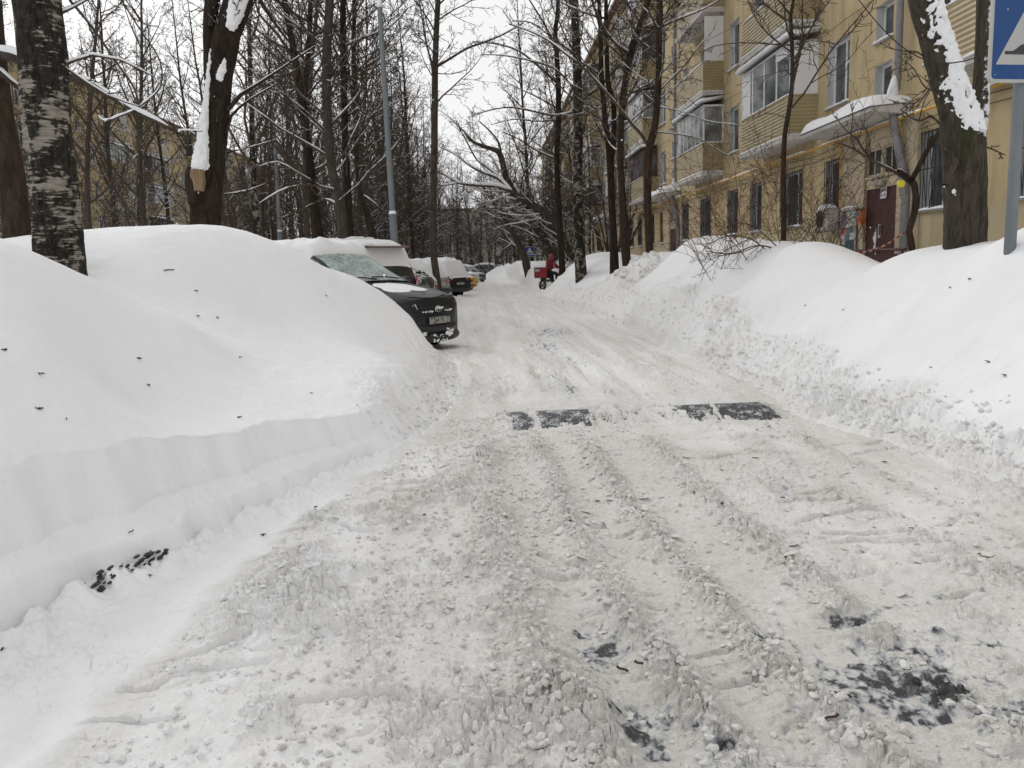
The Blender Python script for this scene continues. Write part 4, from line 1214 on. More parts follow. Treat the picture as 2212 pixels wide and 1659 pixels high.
def make_tall(seed, h, r, first=.3, nb=20, spread=.32, lean=.02, dens=1.0, maxlev=3, brad=.4, up=.07, snow=.85):
    T = Tree(seed, .0072); rng = T.rng
    n = 14; pts = [Vector((0, 0, -.3))]; d = Vector((rng.gauss(0, lean), rng.gauss(0, lean), 1)).normalized()
    for i in range(n):
        d = (d+Vector((rng.gauss(0, .028), rng.gauss(0, .028), .03))).normalized(); pts.append(pts[-1]+d*(h/n))
    rads = [r*(1.25 if i == 0 else 1)*(1-.88*(i/n)**1.15) for i in range(n+1)]
    T.add(pts, rads, 9, 'trunk', 0)
    for b in range(nb):
        t = first+(1-first)*((b+rng.random())/nb)**.9
        p, d, rr = sprout(pts, rads, min(t, .97), rng, (30, 62))
        l = h*spread*(1.12-t*.85)*rng.uniform(.7, 1.15)
        k = 7; q = branch_path(p, d, l, k, rng, .09, up)
        r0 = min(rr*.62, .014+l*.013); rl = [r0+(.006-r0)*(i/k) for i in range(k+1)]
        T.add(q, rl, 5, 'crown', snow); T.twigs(q, rl, 2, maxlev, dens, snow*.6, .05, brad)
    return T

def tree_thing(name, T, label, cat='tree', group=None, trunk='bark', crown='twig', loc=(0, 0, 0), rot=0):
    root = empty(name, loc, rot, label, cat, group)
    return T.build(root, M[trunk], M[crown])

rngF = random.Random(21)
# kinds of tree of the wood; each is built once where it first stands, then copied
protos = []
for i, (h, r, first, nb, sp, dens, up) in enumerate([(18, .16, .26, 26, .26, 1.0, .09), (16, .13, .2, 26, .28, 1.05, .07), (20, .17, .3, 24, .24, 1.0, .10), (14, .10, .12, 26, .28, 1.1, .05), (17, .14, .22, 24, .30, 1.0, .03)]):
    protos.append((make_tall(100+i, h, r, first, nb, sp, .03, dens, 4, .42, up, .55), ['bark', 'bark', 'bark_brown', 'bark', 'birch_far'][i]))
young = []
for i in range(3):
    T = make_tall(200+i, 7.5+i*1.4, .05+.012*i, .06, 22, .34, .05, 1.0, 4, .42, .05, .6); young.append((T, 'bark'))
multi = []
for i in range(3):
    T = Tree(300+i, .006); rng = T.rng
    for sidx in range(rng.choice([3, 4, 4])):
        a = rng.uniform(0, 2*PI); L = rng.uniform(7, 11); d = Vector((math.cos(a)*.42, math.sin(a)*.42, 1))
        q = branch_path((math.cos(a)*.12, math.sin(a)*.12, -.2), d, L, 12, rng, .07, .02); r0 = rng.uniform(.05, .09)
        rl = [r0*(1-.85*i_/12) for i_ in range(13)]; T.add(q, rl, 7, 'trunk', .9)
        for b_ in range(9):
            p, dd, rr = sprout(q, rl, rng.uniform(.2, .97), rng, (25, 60)); l = rng.uniform(1.4, 3.4)
            qq = branch_path(p, dd, l, 6, rng, .12, .04); r1 = min(rr*.6, .03); rl2 = [r1+(.006-r1)*(j/6) for j in range(7)]
            T.add(qq, rl2, 4, 'crown', .9); T.twigs(qq, rl2, 2, 4, 1.0, .7, .03, .45)
    multi.append((T, 'bark'))
made = {}
def plant(kind, idx, x, y, z, rot, sc, label, group):
    key = (kind, idx)
    if key not in made:
        T, bk = {'tall': protos, 'young': young, 'multi': multi}[kind][idx]
        o = tree_thing({'tall': 'tall_tree', 'young': 'young_tree', 'multi': 'forked_tree'}[kind], T, label, 'tree', group, bk, 'twig', (x, y, z), rot)
        made[key] = o
    else:
        o = copy_tree(made[key]); o.location = (x, y, z); o.rotation_euler = (0, 0, rot); o['label'] = label; o['group'] = group
    o.scale = (sc, sc, sc); return o
WOODL = {'tall': 'tall bare tree in the dense wood behind the parked cars', 'young': 'thin young bare tree in the dense wood behind the parked cars', 'multi': 'bare tree with several leaning stems in the wood on the left'}
spots = []
def try_spot(x, y, dmin):
    for (a, b) in spots:
        if (a-x)**2+(b-y)**2 < dmin*dmin: return False
    spots.append((x, y)); return True
n = 0; tries = 0
while n < 92 and tries < 6000:
    tries += 1
    y = rngF.uniform(17, 112)
    x = rngF.uniform(-30, -6.2-(y > 40)*.0)
    if x < -.62*y-7: continue
    if y < 26 and x > -8.5: continue
    if -.52*y < x < -.36*y and rngF.random() < .55: continue
    if x < -.52*y and rngF.random() < .3: continue
    if not try_spot(x, y, 1.5 if y < 50 else 1.9): continue
    kind = rngF.choices(['tall', 'young', 'multi'], [.50, .32, .18])[0]
    idx = rngF.randrange({'tall': 5, 'young': 3, 'multi': 3}[kind])
    plant(kind, idx, x, y, .35, rngF.uniform(0, 6.28), rngF.uniform(.8, 1.15), WOODL[kind], {'tall': 'tall trees of the wood on the left', 'young': 'young trees of the wood on the left', 'multi': 'leaning trees of the wood on the left'}[kind]); n += 1
n = 0
while n < 30:
    y = rngF.uniform(42, 122); x = rngF.uniform(3.9, 7.6)
    if not try_spot(x, y, 2.2): continue
    kind = rngF.choices(['tall', 'young', 'multi'], [.45, .25, .30])[0]; idx = rngF.randrange({'tall': 5, 'young': 3, 'multi': 3}[kind])
    plant(kind, idx, x, y, .8, rngF.uniform(0, 6.28), rngF.uniform(.8, 1.1), {'tall': 'bare tree far down the row along the ochre block', 'young': 'thin young tree far down the row along the ochre block', 'multi': 'leaning tree far down the row along the ochre block'}[kind], {'tall': 'far trees along the right block', 'young': 'far young trees along the right block', 'multi': 'far leaning trees along the right block'}[kind]); n += 1
n = 0
while n < 34:
    y = rngF.uniform(90, 124); x = rngF.uniform(-7, 5)
    if not try_spot(x, y, 1.8): continue
    kind = rngF.choices(['tall', 'young', 'multi'], [.55, .2, .25])[0]; idx = rngF.randrange({'tall': 5, 'young': 3, 'multi': 3}[kind])
    plant(kind, idx, x, y, .2, rngF.uniform(0, 6.28), rngF.uniform(.65, .95), {'tall': 'bare tree before the pale block at the end of the street', 'young': 'thin young tree before the pale block at the street end', 'multi': 'leaning tree before the pale block at the street end'}[kind], {'tall': 'trees at the end of the street', 'young': 'young trees at the end of the street', 'multi': 'leaning trees at the end of the street'}[kind]); n += 1

n = 0; tries = 0
while n < 52 and tries < 4000:
    tries += 1
    y = rngF.uniform(38, 118); x = rngF.uniform(-9.5, -3.6-(118-y)*.018)
    if not try_spot(x, y, 1.6): continue
    kind = rngF.choices(['tall', 'young', 'multi'], [.62, .2, .18])[0]; idx = rngF.randrange({'tall': 5, 'young': 3, 'multi': 3}[kind])
    plant(kind, idx, x, y, .3, rngF.uniform(0, 6.28), rngF.uniform(.85, 1.15), {'tall': 'tall bare tree at the street edge beyond the parked cars', 'young': 'thin young tree at the street edge beyond the parked cars', 'multi': 'leaning tree at the street edge beyond the parked cars'}[kind], {'tall': 'tall trees at the left street edge', 'young': 'young trees at the left street edge', 'multi': 'leaning trees at the left street edge'}[kind]); n += 1

# ---------------------------------------------------------------- trees one can tell apart
def path(pix, Y, dY=0.0):
    """pix: photo pixels from the foot upwards; dY lets the path come nearer or go farther along its way"""
    k = len(pix)-1
    return [at(px, py, Y+dY*i/k) for i, (px, py) in enumerate(pix)]
def near_trunk(mb, pts, rads, n=36, step=.05, amp=.10, ridges=9, seed=1, tw=.6):
    P, R = catmull(pts, rads, step)
    T0 = (P[1]-P[0]).normalized(); nx = T0.orthogonal().normalized(); vs = []; z = 0
    k = len(P)
    for i, p in enumerate(P):
        t = (P[min(i+1, k-1)]-P[max(i-1, 0)]).normalized(); nx = (nx-t*nx.dot(t)).normalized(); ny = t.cross(nx)
        if i: z += (P[i]-P[i-1]).length
        th = np.arange(n)*2*np.pi/n
        rr = R[i]*(1+amp*.8*perlin(np.cos(th)*1.3+seed*9.1, np.sin(th)*1.3+z*1.6, seed)+amp*.5*perlin(th*ridges/6.283*1.0+math.sin(z*2)*.4+5, np.full(n, z*2.2), seed+3)*(1)+amp*.25*perlin(th*ridges/2.2, np.full(n, z*9), seed+5))
        rr[-1] = rr[-1]
        for a, q in zip(th, rr): vs.append(tuple(p+nx*(math.cos(a)*q)+ny*(math.sin(a)*q)))
    fs = [(i*n+j, i*n+(j+1) % n, (i+1)*n+(j+1) % n, (i+1)*n+j) for i in range(k-1) for j in range(n)]
    mb.add(vs, fs+[tuple((k-1)*n+j for j in range(n))])
    return P, R
def snow_on(mb, P, R, i0, i1, thick, width, side=Vector((0, 0, 1)), seed=0, spread=1.0):
    """a thick uneven snow blanket lying along part of a limb, on its side facing `side`"""
    rng = random.Random(seed); idx = list(range(i0, i1)); n = 12; vs = []
    for c, i in enumerate(idx):
        t = (P[min(i+1, len(P)-1)]-P[max(i-1, 0)]).normalized(); s_ = (side-t*side.dot(t)).normalized(); b = t.cross(s_)
        e = math.sqrt(max(0.02, math.sin(PI*min(1, max(0, (c+.5)/len(idx)))))) if True else 1
        e = min(1, c/4+.15, (len(idx)-1-c)/4+.15)
        w_ = width*(1+.25*math.sin(c*.31+seed))*e; h_ = thick*(1+.2*rng.uniform(-1, 1))*e
        for k in range(n):
            a = -PI/2+PI*k/(n-1); 
            jit = 1+rng.uniform(-.06, .06)
            rad = R[i]*.965+h_*max(0, math.cos(a))**.5+.012*rng.random()
            ang = a*w_*spread
            vs.append(tuple(P[i]+(s_*math.cos(ang)+b*math.sin(ang))*rad*jit))
    m = len(idx)
    mb.add(vs, [(c*n+k, c*n+k+1, (c+1)*n+k+1, (c+1)*n+k) for c in range(m-1) for k in range(n-1)])

# 1 the birch in front, left
r_ = empty('birch_tree', tuple(at(135, 640, 7)), 0, 'thick birch with black and cream bark nearest on the left', 'tree')
def localise(root, pts): return [Vector(p)-root.location for p in pts]
pix = [(138, 660), (131, 600), (122, 486), (112, 380), (100, 240), (92, 120), (80, 0), (66, -160), (52, -420)]
P0 = localise(r_, path(pix, 7))
mb = MB(); Pb, Rb = near_trunk(mb, P0, [.205, .198, .19, .188, .185, .182, .178, .17, .15], 44, .035, .11, 12, 4)
mb.build('trunk', M['birch'], r_, smooth=True)
T = Tree(41, .005)
for (t, L, r0, az) in [(.80, 3.0, .03, 0), (.86, 3.2, .03, 2.2), (.9, 2.8, .03, 4.0), (.95, 3, .03, 5.2), (.98, 3, .03, 1.2)]:
    p, d, rr = sprout(Pb, Rb, t, T.rng, (40, 60), az); q = branch_path(p, d, L, 9, T.rng, .1, -.02); rl = [r0+(.006-r0)*(i/9) for i in range(10)]
    T.add(q, rl, 6); T.twigs(q, rl, 1, 3, 1.0, .6, -.05, .4)
for (pp, r0) in [([(140,140),(200,120),(260,130),(330,165)], .012), ([(145,150),(230,205),(300,230)], .01), ([(128,30),(170,10),(240,-30)], .014)]:
    q = localise(r_, path(pp, 7, .4)); q, rl = catmull(q, [r0*(1-.7*i/(len(q)-1)) for i in range(len(q))], .12); T.add(q, rl, 5); T.twigs(q, rl, 3, 4, 1, .5, 0, .35)
T.build(r_, M['birch'], M['twig'])

# 2 dark tree at the left frame edge with the long snowy limb reaching right
r_ = empty('lime_tree', tuple(at(40, 560, 10)), 0, 'dark tree at the left edge sending a long snowy limb behind the birch', 'tree')
T = Tree(42, .005)
q = localise(r_, path([(45, 560), (38, 480), (25, 380), (8, 290), (-8, 150), (-20, -60), (-20, -400)], 10)); q, rl = catmull(q, [.19, .165, .15, .14, .12, .10, .06], .3)
T.add(q, rl, 14, 'trunk', 0); T.twigs(q, rl, 1, 4, 1.0, .7, .02, .22, .35)
for (pp, r0, r1) in [([(-25,115),(25,122),(75,142),(140,163),(190,178),(230,203),(290,240),(340,263),(385,288),(418,302)], .055, .012),
                     ([(230,203),(262,226),(300,290),(300,330),(296,400),(290,450)], .018, .006), ([(-10,150),(20,175),(50,200),(62,250),(70,300)], .03, .012),
                     ([(150,0),(200,60),(255,140),(290,190),(300,232)], .016, .01), ([(250,-20),(300,60),(345,130),(345,190),(300,232)],.010,.008),([(290,240),(262,250),(230,262),(212,250)],.012,.006),([(385,288),(392,283),(412,284),(425,283)],.01,.006)]:
    q = localise(r_, path(pp, 9.6, .8)); q, rl = catmull(q, [r0+(r1-r0)*i/(len(q)-1) for i in range(len(q))], .10); T.add(q, rl, 8, 'crown', 1.15); T.twigs(q, rl, 2, 4, .8, .7, .0, .16)
T.build(r_, M['bark_brown'], M['bark'])

# 3 big broken tree wrapped in snow
r_ = empty('maple_tree', tuple(at(450, 520, 14)), 0, 'thick dark tree with a snow filled broken stem and torn pale wood', 'tree')
mb = MB()
P0 = localise(r_, path([(446, 530), (446, 490), (447, 400), (455, 350), (466, 260), (474, 180), (488, 90), (512, 10), (545, -90), (580, -230)], 14))
Pm, Rm = near_trunk(mb, P0, [.31, .27, .25, .23, .20, .19, .215, .22, .19, .13], 30, .05, .16, 10, 14)
P1 = localise(r_, path([(428, 440), (424, 400), (424, 372), (428, 362)], 13.85)); near_trunk(mb, P1, [.16, .17, .15, .13], 20, .05, .16, 8, 15)
P2 = localise(r_, path([(440, 380), (448, 300), (452, 200), (450, 130), (452, 60), (462, -40), (470, -200)], 14.0)); P2c, R2c = near_trunk(mb, P2, [.10, .10, .085, .085, .10, .13, .10], 18, .06, .14, 8, 16)
mb.build('trunk', M['bark_snow'], r_, smooth=True)
mb = MB(); q = localise(r_, path([(431, 412), (430, 395), (427, 380), (427, 366)], 13.70)); mb.tube(q, [.09, .11, .12, .12], 9); rq = random.Random(2); mb.v = [(a+rq.uniform(-.015, .015), b+rq.uniform(-.015, .015), c+rq.uniform(-.02, .02)) for a, b, c in mb.v]; mb.build('torn_stump', M['wood'], r_, smooth='auto')
mb = MB()
q = localise(r_, path([(431, 372), (433, 350), (437, 310), (440, 270), (445, 220), (450, 150), (455, 100)], 13.72)); 
mb.tube(q, [.17, .165, .12, .09, .065, .05, .02], 10)
q = localise(r_, path([(414, 400), (418, 375), (424, 352)], 13.72)); mb.tube(q, [.03, .07, .06], 8)
q = localise(r_, path([(472, 178), (477, 160), (484, 140), (486, 120)], 13.78)); mb.tube(q, [.08, .09, .07, .03], 8)
q = localise(r_, path([(496, 70), (506, 35), (514, 5), (528, -30)], 13.80)); mb.tube(q, [.09, .15, .17, .12], 10)
q = localise(r_, path([(428,420),(430,408),(428,396)], 13.70)); mb.tube(q, [.02, .035, .02], 6)
FL = D.textures.new('fluff', 'CLOUDS'); FL.noise_scale = .055; FL.noise_depth = 4
o_ = mb.build('snow', M['snow'], r_, smooth=True)
for k_ in (1,):
    dm = o_.modifiers.new('sub', 'SUBSURF'); dm.levels = 3; dm.render_levels = 3
    dm = o_.modifiers.new('fluff', 'DISPLACE'); dm.texture = FL; dm.strength = .085; dm.mid_level = .72
T = Tree(43, .006)
for (pp, r0, r1) in [([(490,240),(520,205),(560,180),(620,140),(680,100)], .04, .012), ([(488,290),(500,250),(540,215),(600,180)], .03, .01), ([(487,210),(500,150),(520,60),(545,-60)], .028, .012), ([(430,430),(436,455),(470,420),(482,370),(486,300)], .02, .012),
                     ([(468,180),(462,140),(455,60),(460,-40)], .018, .01), ([(490,330),(540,318),(600,300)], .012, .005), ([(484,420),(540,410),(600,385)], .012, .006), ([(455,60),(458,-40),(448,-160)], .06, .03), ([(545,-60),(620,20),(690,60),(745,110)], .03, .01), ([(560,0),(600,60),(650,120),(700,175)], .03, .01)]:
    q = localise(r_, path(pp, 13.9, .5)); q, rl = catmull(q, [r0+(r1-r0)*i/(len(q)-1) for i in range(len(q))], .2); T.add(q, rl, 6, 'crown', .6); T.twigs(q, rl, 2, 4, .8, .6, .02, .25)
T.twigs(Pm[::8], Rm[::8], 1, 4, 1.2, .7, .03, .30, .6)
o_ = tubes_mesh('crown', T.crown, M['bark_brown'], r_); tubes_mesh('branch_snow', T.snow, M['snow'], r_)

def key_tree(name, label, Y, pix, rads, limbs=(), bark_='bark', seed=1, up_extra=True, tw=1.0, dY=0, snow=.9, t0=.3, stems=(), lev=4):
    foot = at(pix[0][0], pix[0][1], Y)
    r = empty(name, (foot.x, foot.y, 0), 0, label, 'tree')
    T = Tree(seed, .0062)
    def run(pp, ra, where, k, sn, st=.25, dy=0):
        q = localise(r, path(pp, Y, dy)); q, rl = catmull(q, ra, st); T.add(q, rl, k, where, sn); return q, rl
    q = localise(r, path(pix, Y, dY)); t_ = (q[1]-q[0]).normalized(); q = [q[0]-t_*max(.3, q[0].z/max(t_.z, .3))]+q
    q, rl = catmull(q, [rads[0]*1.15]+list(rads), .22); T.add(q, rl, 14, 'trunk', 0)
    T.boughs(q, rl, int(26*tw), t0, lev, snow)
    for (pl, ra) in stems:
        q, rl = run(pl, ra, 'trunk', 12, snow*.8, .22); T.boughs(q, rl, int(12*tw), .25, lev, snow)
    for (pl, r0, r1) in limbs:
        q, rl = run(pl, [r0+(r1-r0)*i/(len(pl)-1) for i in range(len(pl))], 'crown', 7, snow, .22, random.Random(seed+len(pl)).uniform(-1.2, 1.2)); T.twigs(q, rl, 2, lev, tw*1.2, snow*.5, .03, .26)
    return T.build(r, M[bark_], M['twig'])

key_tree('linden_tree', 'dark twisted tree with snowy forks left of the leaning trunk', 24, [(688,508),(678,440),(670,358),(662,300),(654,228),(638,130),(615,0),(600,-150),(590,-320)], [.15,.14,.13,.125,.12,.09,.08,.06,.03],
  [([(638,130),(600,75),(560,30),(545,-20)], .05, .02), ([(654,228),(700,250),(745,275)], .03, .01), ([(668,370),(705,352),(735,300)], .025, .01), ([(690,400),(640,372),(600,350),(560,360)], .03, .012), ([(650,190),(590,200),(540,150)],.03,.01)],
  'bark_snow', 51, stems=[([(656,232),(662,150),(668,80),(672,-20),(690,-200)], [.08, .07, .065, .06, .03])], tw=1.0)
key_tree('ash_tree', 'straight grey trunk with a bent foot left of the lamp post', 22, [(740,508),(737,460),(731,423),(716,360),(710,293),(706,200),(706,114),(712,0),(716,-150),(720,-330)], [.14,.13,.125,.12,.12,.12,.12,.11,.09,.04],
  [([(738,415),(690,402),(640,402),(600,415),(560,440)], .028, .012), ([(725,440),(760,410),(800,380)], .02, .008), ([(708,100),(640,150),(560,190),(500,215)], .03, .01), ([(736,445),(700,430),(660,448),(610,470)], .026, .01)], 'bark_grey', 52)
key_tree('elm_tree', 'dark upright trunk just right of the bent grey one', 23, [(756,508),(752,423),(746,320),(743,182),(741,60),(741,0),(740,-200)], [.11,.10,.095,.09,.085,.08,.05],
  [([(745,330),(741,290),(752,250),(772,235),(790,245)], .035, .02), ([(744,100),(790,80),(840,60),(880,20)], .03, .012), ([(744,200),(700,230),(668,262)], .02, .01)], 'bark_snow', 53, snow=1.2)
key_tree('elm_tree', 'thin snowy trunk leaning right at the foot beside the lamp post', 25, [(806,512),(792,460),(780,423),(772,360),(768,228),(764,120),(766,0),(770,-200)], [.12,.10,.09,.085,.08,.07,.06,.03],
  [([(780,420),(810,440),(830,470),(838,500)], .03, .02), ([(768,250),(800,180),(815,90),(820,20)], .03, .012)], 'bark_brown', 54, snow=1.2)
key_tree('poplar_tree', 'slim dark trunk standing in front of the parked silver car', 30, [(947,632),(942,590),(936,537),(936,430),(938,326),(939,230),(940,146),(943,60),(946,0),(950,-150),(956,-330)], [.16,.135,.13,.125,.125,.12,.11,.10,.095,.07,.03],
  [([(940,146),(975,125),(1008,105),(1050,90),(1090,73),(1130,50)], .05, .02), ([(937,148),(922,100),(912,40),(903,-20)], .04, .02), ([(941,158),(975,160),(1010,150)], .02, .01)], 'bark', 55, t0=.45, tw=.9)
key_tree('willow_tree', 'leaning tree with long thickly snowed limbs stretching left over the street', 43, [(1224,540),(1198,486),(1160,450),(1123,426),(1103,414)], [0.264, 0.24, 0.216, 0.18, 0.156],
  [([(1103,414),(1080,405),(1061,402),(1020,400),(992,396),(960,378),(945,370)], .09, .03), ([(1103,414),(1075,385),(1040,372),(1010,355),(985,335),(950,318)], .085, .02), ([(1110,420),(1080,385),(1050,360),(1030,345),(1005,300),(985,262)], .09, .02), ([(1123,426),(1130,380),(1150,345),(1135,300),(1122,250),(1100,210)], .05, .02),([(1160,450),(1140,400),(1125,350),(1110,300),(1095,255)],.05,.015),
   ([(992,396),(960,400),(925,400)],.04,.015)], 'bark', 56, snow=1.7, t0=.2)
key_tree('willow_tree', 'slanting dark trunk rising leftwards from behind the courier', 44, [(1200,580),(1180,530),(1161,496),(1135,450),(1107,410),(1092,380),(1083,340),(1072,325),(1050,318),(1020,305),(1000,280)], [0.24, 0.216, 0.204, 0.192, 0.18, 0.168, 0.156, 0.132, 0.108, 0.072, 0.048],
  [([(1083,340),(1078,310),(1060,285),(1035,262)], .07, .03), ([(1161,496),(1172,460),(1180,430)], .05, .03), ([(1107,410),(1090,380),(1080,350)],.03,.02)], 'bark', 57, snow=1.4)
key_tree('willow_tree', 'slanting trunk with a white snow line left of the far blue sign', 50, [(1138,578),(1130,545),(1115,517),(1095,480),(1072,443),(1055,420),(1042,400)], [.24,.22,.18,.14,.12,.09,.05],
  [([(1072,443),(1062,420),(1058,395)],.05,.02), ([(1115,517),(1100,530),(1085,540)],.03,.01)], 'bark', 58, snow=1.5)
key_tree('birch_tree', 'straight scaly birch trunk rising behind the courier mound', 30, [(1254,572),(1250,500),(1248,430),(1249,300),(1248,240),(1247,156),(1243,60),(1241,0),(1238,-150),(1232,-350)], [.22,.185,.18,.175,.17,.165,.15,.14,.11,.05],
  [([(1248,240),(1200,250),(1150,240),(1100,232),(1060,238),(1020,250)], .045, .012), ([(1249,215),(1290,195),(1320,160),(1352,130),(1360,118)], .04, .02), ([(1247,200),(1200,150),(1140,130),(1085,120),(1040,118)], .04, .01), ([(1243,20),(1215,-30),(1190,-80)], .05, .02), ([(1246,120),(1190,80),(1150,50),(1105,45)], .035, .01)], 'birch_far', 59, t0=.35, tw=1.1)
key_tree('linden_tree', 'slender trunk left of the scaly birch with arching limbs', 34, [(1214,568),(1206,430),(1203,339),(1206,260),(1206,182),(1202,110),(1200,65),(1206,0),(1210,-200)], [.14,.125,.12,.12,.115,.10,.09,.08,.04],
  [([(1203,345),(1180,335),(1150,320),(1120,300),(1085,285)], .05, .02), ([(1206,182),(1165,145),(1120,110),(1070,95),(1020,90)], .05, .015), ([(1204,120),(1180,60),(1150,10),(1120,-40)], .05, .02), ([(1206,260),(1160,262),(1110,258),(1060,270)], .035, .01)], 'bark_snow', 60, t0=.35, tw=1.1)
key_tree('linden_tree', 'forked dark tree with a snow patch in the fork before the ochre wall', 27, [(1327,572),(1325,500),(1321,430),(1318,349),(1310,280),(1303,215),(1299,156),(1297,60),(1294,0),(1290,-200)], [.16,.12,.12,.125,.09,.085,.08,.07,.065,.03],
  [([(1299,160),(1275,120),(1255,80),(1240,30)], .03, .015), ([(1312,230),(1290,235),(1262,222),(1240,205)], .028, .012)], 'bark_snow', 61, stems=[([(1320,352),(1326,290),(1325,221),(1316,190),(1312,160),(1310,60),(1309,0),(1312,-160)], [.10,.09,.085,.08,.075,.07,.06,.03])], t0=.4, tw=.9)
key_tree('maple_tree', 'trunk with a snowy bulge near its foot before the ochre wall', 25, [(1354,575),(1351,535),(1350,500),(1345,440),(1342,390),(1340,338),(1343,234),(1352,170),(1362,117),(1372,85),(1383,52),(1401,0),(1420,-120)], [.14,.15,.17,.11,.105,.10,.095,.10,.105,.09,.085,.08,.05],
  [([(1362,117),(1335,100),(1310,70),(1290,30),(1270,-20)], .05, .02), ([(1383,52),(1370,30),(1350,0)], .03, .02), ([(1343,240),(1352,200),(1360,150)], .03, .02), ([(1343,234),(1330,260),(1318,262)],.02,.01)], 'bark_brown', 62, t0=.4, tw=.9, snow=1.2)
key_tree('maple_tree', 'smooth brown trunk with a high snowy crotch in front of the balconies', 24, [(1404,580),(1402,520),(1399,440),(1400,360),(1403,318),(1413,280),(1419,234),(1423,150),(1424,65),(1424,0),(1426,-200)], [.13,.115,.115,.115,.12,.105,.10,.09,.085,.08,.04],
  [([(1403,318),(1385,290),(1365,268),(1349,247),(1310,200),(1260,146),(1220,115),(1182,86),(1140,66),(1099,52)], .055, .014), ([(1418,230),(1405,190),(1398,160),(1390,120)], .025, .01), ([(1421,200),(1450,170),(1480,140),(1510,100),(1545,60)], .028, .01), ([(1412,285),(1460,290),(1510,300),(1560,330),(1590,345)], .018, .006), ([(1424,60),(1470,40),(1520,20),(1570,-10)], .03, .012), ([(1424,70),(1400,20),(1380,-30)], .03, .015), ([(1419,230),(1470,240),(1530,262),(1600,270)], .014, .006)], 'bark_brown', 63, t0=.5, tw=.8, snow=1.2)
key_tree('rowan_tree', 'thin dark tree rising through the shrub beside the door', 17, [(1692,585),(1693,440),(1692,380),(1695,293),(1704,240),(1711,182),(1711,110),(1708,32),(1714,0),(1722,-120)], [.062,.056,.054,.05,.048,.045,.04,.036,.032,.02],
  [([(1708,34),(1690,10),(1670,-10)], .02, .012), ([(1710,98),(1660,95),(1600,92),(1540,100),(1500,120),(1450,140)], .016, .005), ([(1710,98),(1750,88),(1790,92),(1820,100)], .012, .005), ([(1711,150),(1680,155),(1640,168),(1590,185)], .010, .004), ([(1700,255),(1660,245),(1615,262)], .010, .004), ([(1711,100),(1770,115),(1800,145),(1790,180),(1830,160)], .009, .004)], 'bark_brown', 64, t0=.55, tw=.5, snow=.3, lev=3)

# big tree behind the right mound, snow along its leaning limb
r_ = empty('linden_tree', tuple(at(2085, 545, 8.5)), 0, 'thick trunk with a leaning limb under deep snow beside the near sign', 'tree')
mb = MB()
P0 = localise(r_, path([(2085, 610), (2085, 523), (2083, 430), (2083, 342), (2080, 290), (2068, 239), (2050, 185), (2036, 137), (2020, 80), (2005, 34), (1992, -40), (1975, -200)], 8.5, -.4))
Pt, Rt = near_trunk(mb, P0, [.235, .215, .205, .205, .215, .175, .158, .150, .148, .145, .14, .10], 48, .03, .12, 14, 24)
P1 = localise(r_, path([(2098, 320), (2112, 260), (2118, 205), (2123, 103), (2126, 0), (2128, -160)], 8.5)); near_trunk(mb, P1, [.12, .095, .085, .075, .07, .05], 24, .04, .12, 10, 25)
mb.build('trunk', bark('linden_bark', (.036, .030, .022), (.105, .088, .068), (.045, .055, .025), .16, 22, 0, .36), r_, smooth=True)
mb = MB(); n_ = len(Pt)
def near_idx(P, q): return min(range(len(P)), key=lambda i: (P[i]-q).length)
i0 = near_idx(Pt, Vector(at(2080, 290, 8.4))-r_.location); i1 = near_idx(Pt, Vector(at(2000, 10, 8.15))-r_.location)
snow_on(mb, Pt, Rt, i0, n_-4, .022, 1.0, Vector((.42, -.86, .50)).normalized(), 3, 1.0)
for (px, py, rr) in [(2122, 262, .04), (2124, 285, .03), (2100, 283, .05), (2112, 292, .035), (2060,413,.03),(2066,420,.02)]:
    mb.sphere(tuple(at(px, py, 8.3)-r_.location), rr, 8, 6, (1, .6, .8))
o_ = mb.build('snow', M['snow'], r_, smooth=True)
tm = D.textures.new('fluff', 'CLOUDS'); tm.noise_scale = .05
dm = o_.modifiers.new('sub', 'SUBSURF'); dm.levels = 2; dm.render_levels = 2
dm = o_.modifiers.new('fluff', 'DISPLACE'); dm.texture = tm; dm.strength = .06; dm.mid_level = .62
T = Tree(71, .0045)
for (pp, r0, r1) in [([(2006,130),(1980,112),(1950,110),(1920,104)], .010, .004), ([(2045,200),(2000,190),(1975,150),(1940,120)], .010, .004), ([(2125,315),(2150,325),(2172,335)], .010, .005), ([(2075,370),(2040,380)], .01, .004), ([(2070,340),(2040,400)], .03, .025), ([(2035,140),(1995,210),(1960,225),(1920,215)], .009, .004)]:
    q = localise(r_, path(pp, 8.3, -.2)); q, rl = catmull(q, [r0+(r1-r0)*i/(len(q)-1) for i in range(len(q))], .08); T.add(q, rl, 5, 'crown', .3); T.twigs(q, rl, 2, 4, .8, .2, 0, .4)
tubes_mesh('crown', T.crown, M['twig'], r_)

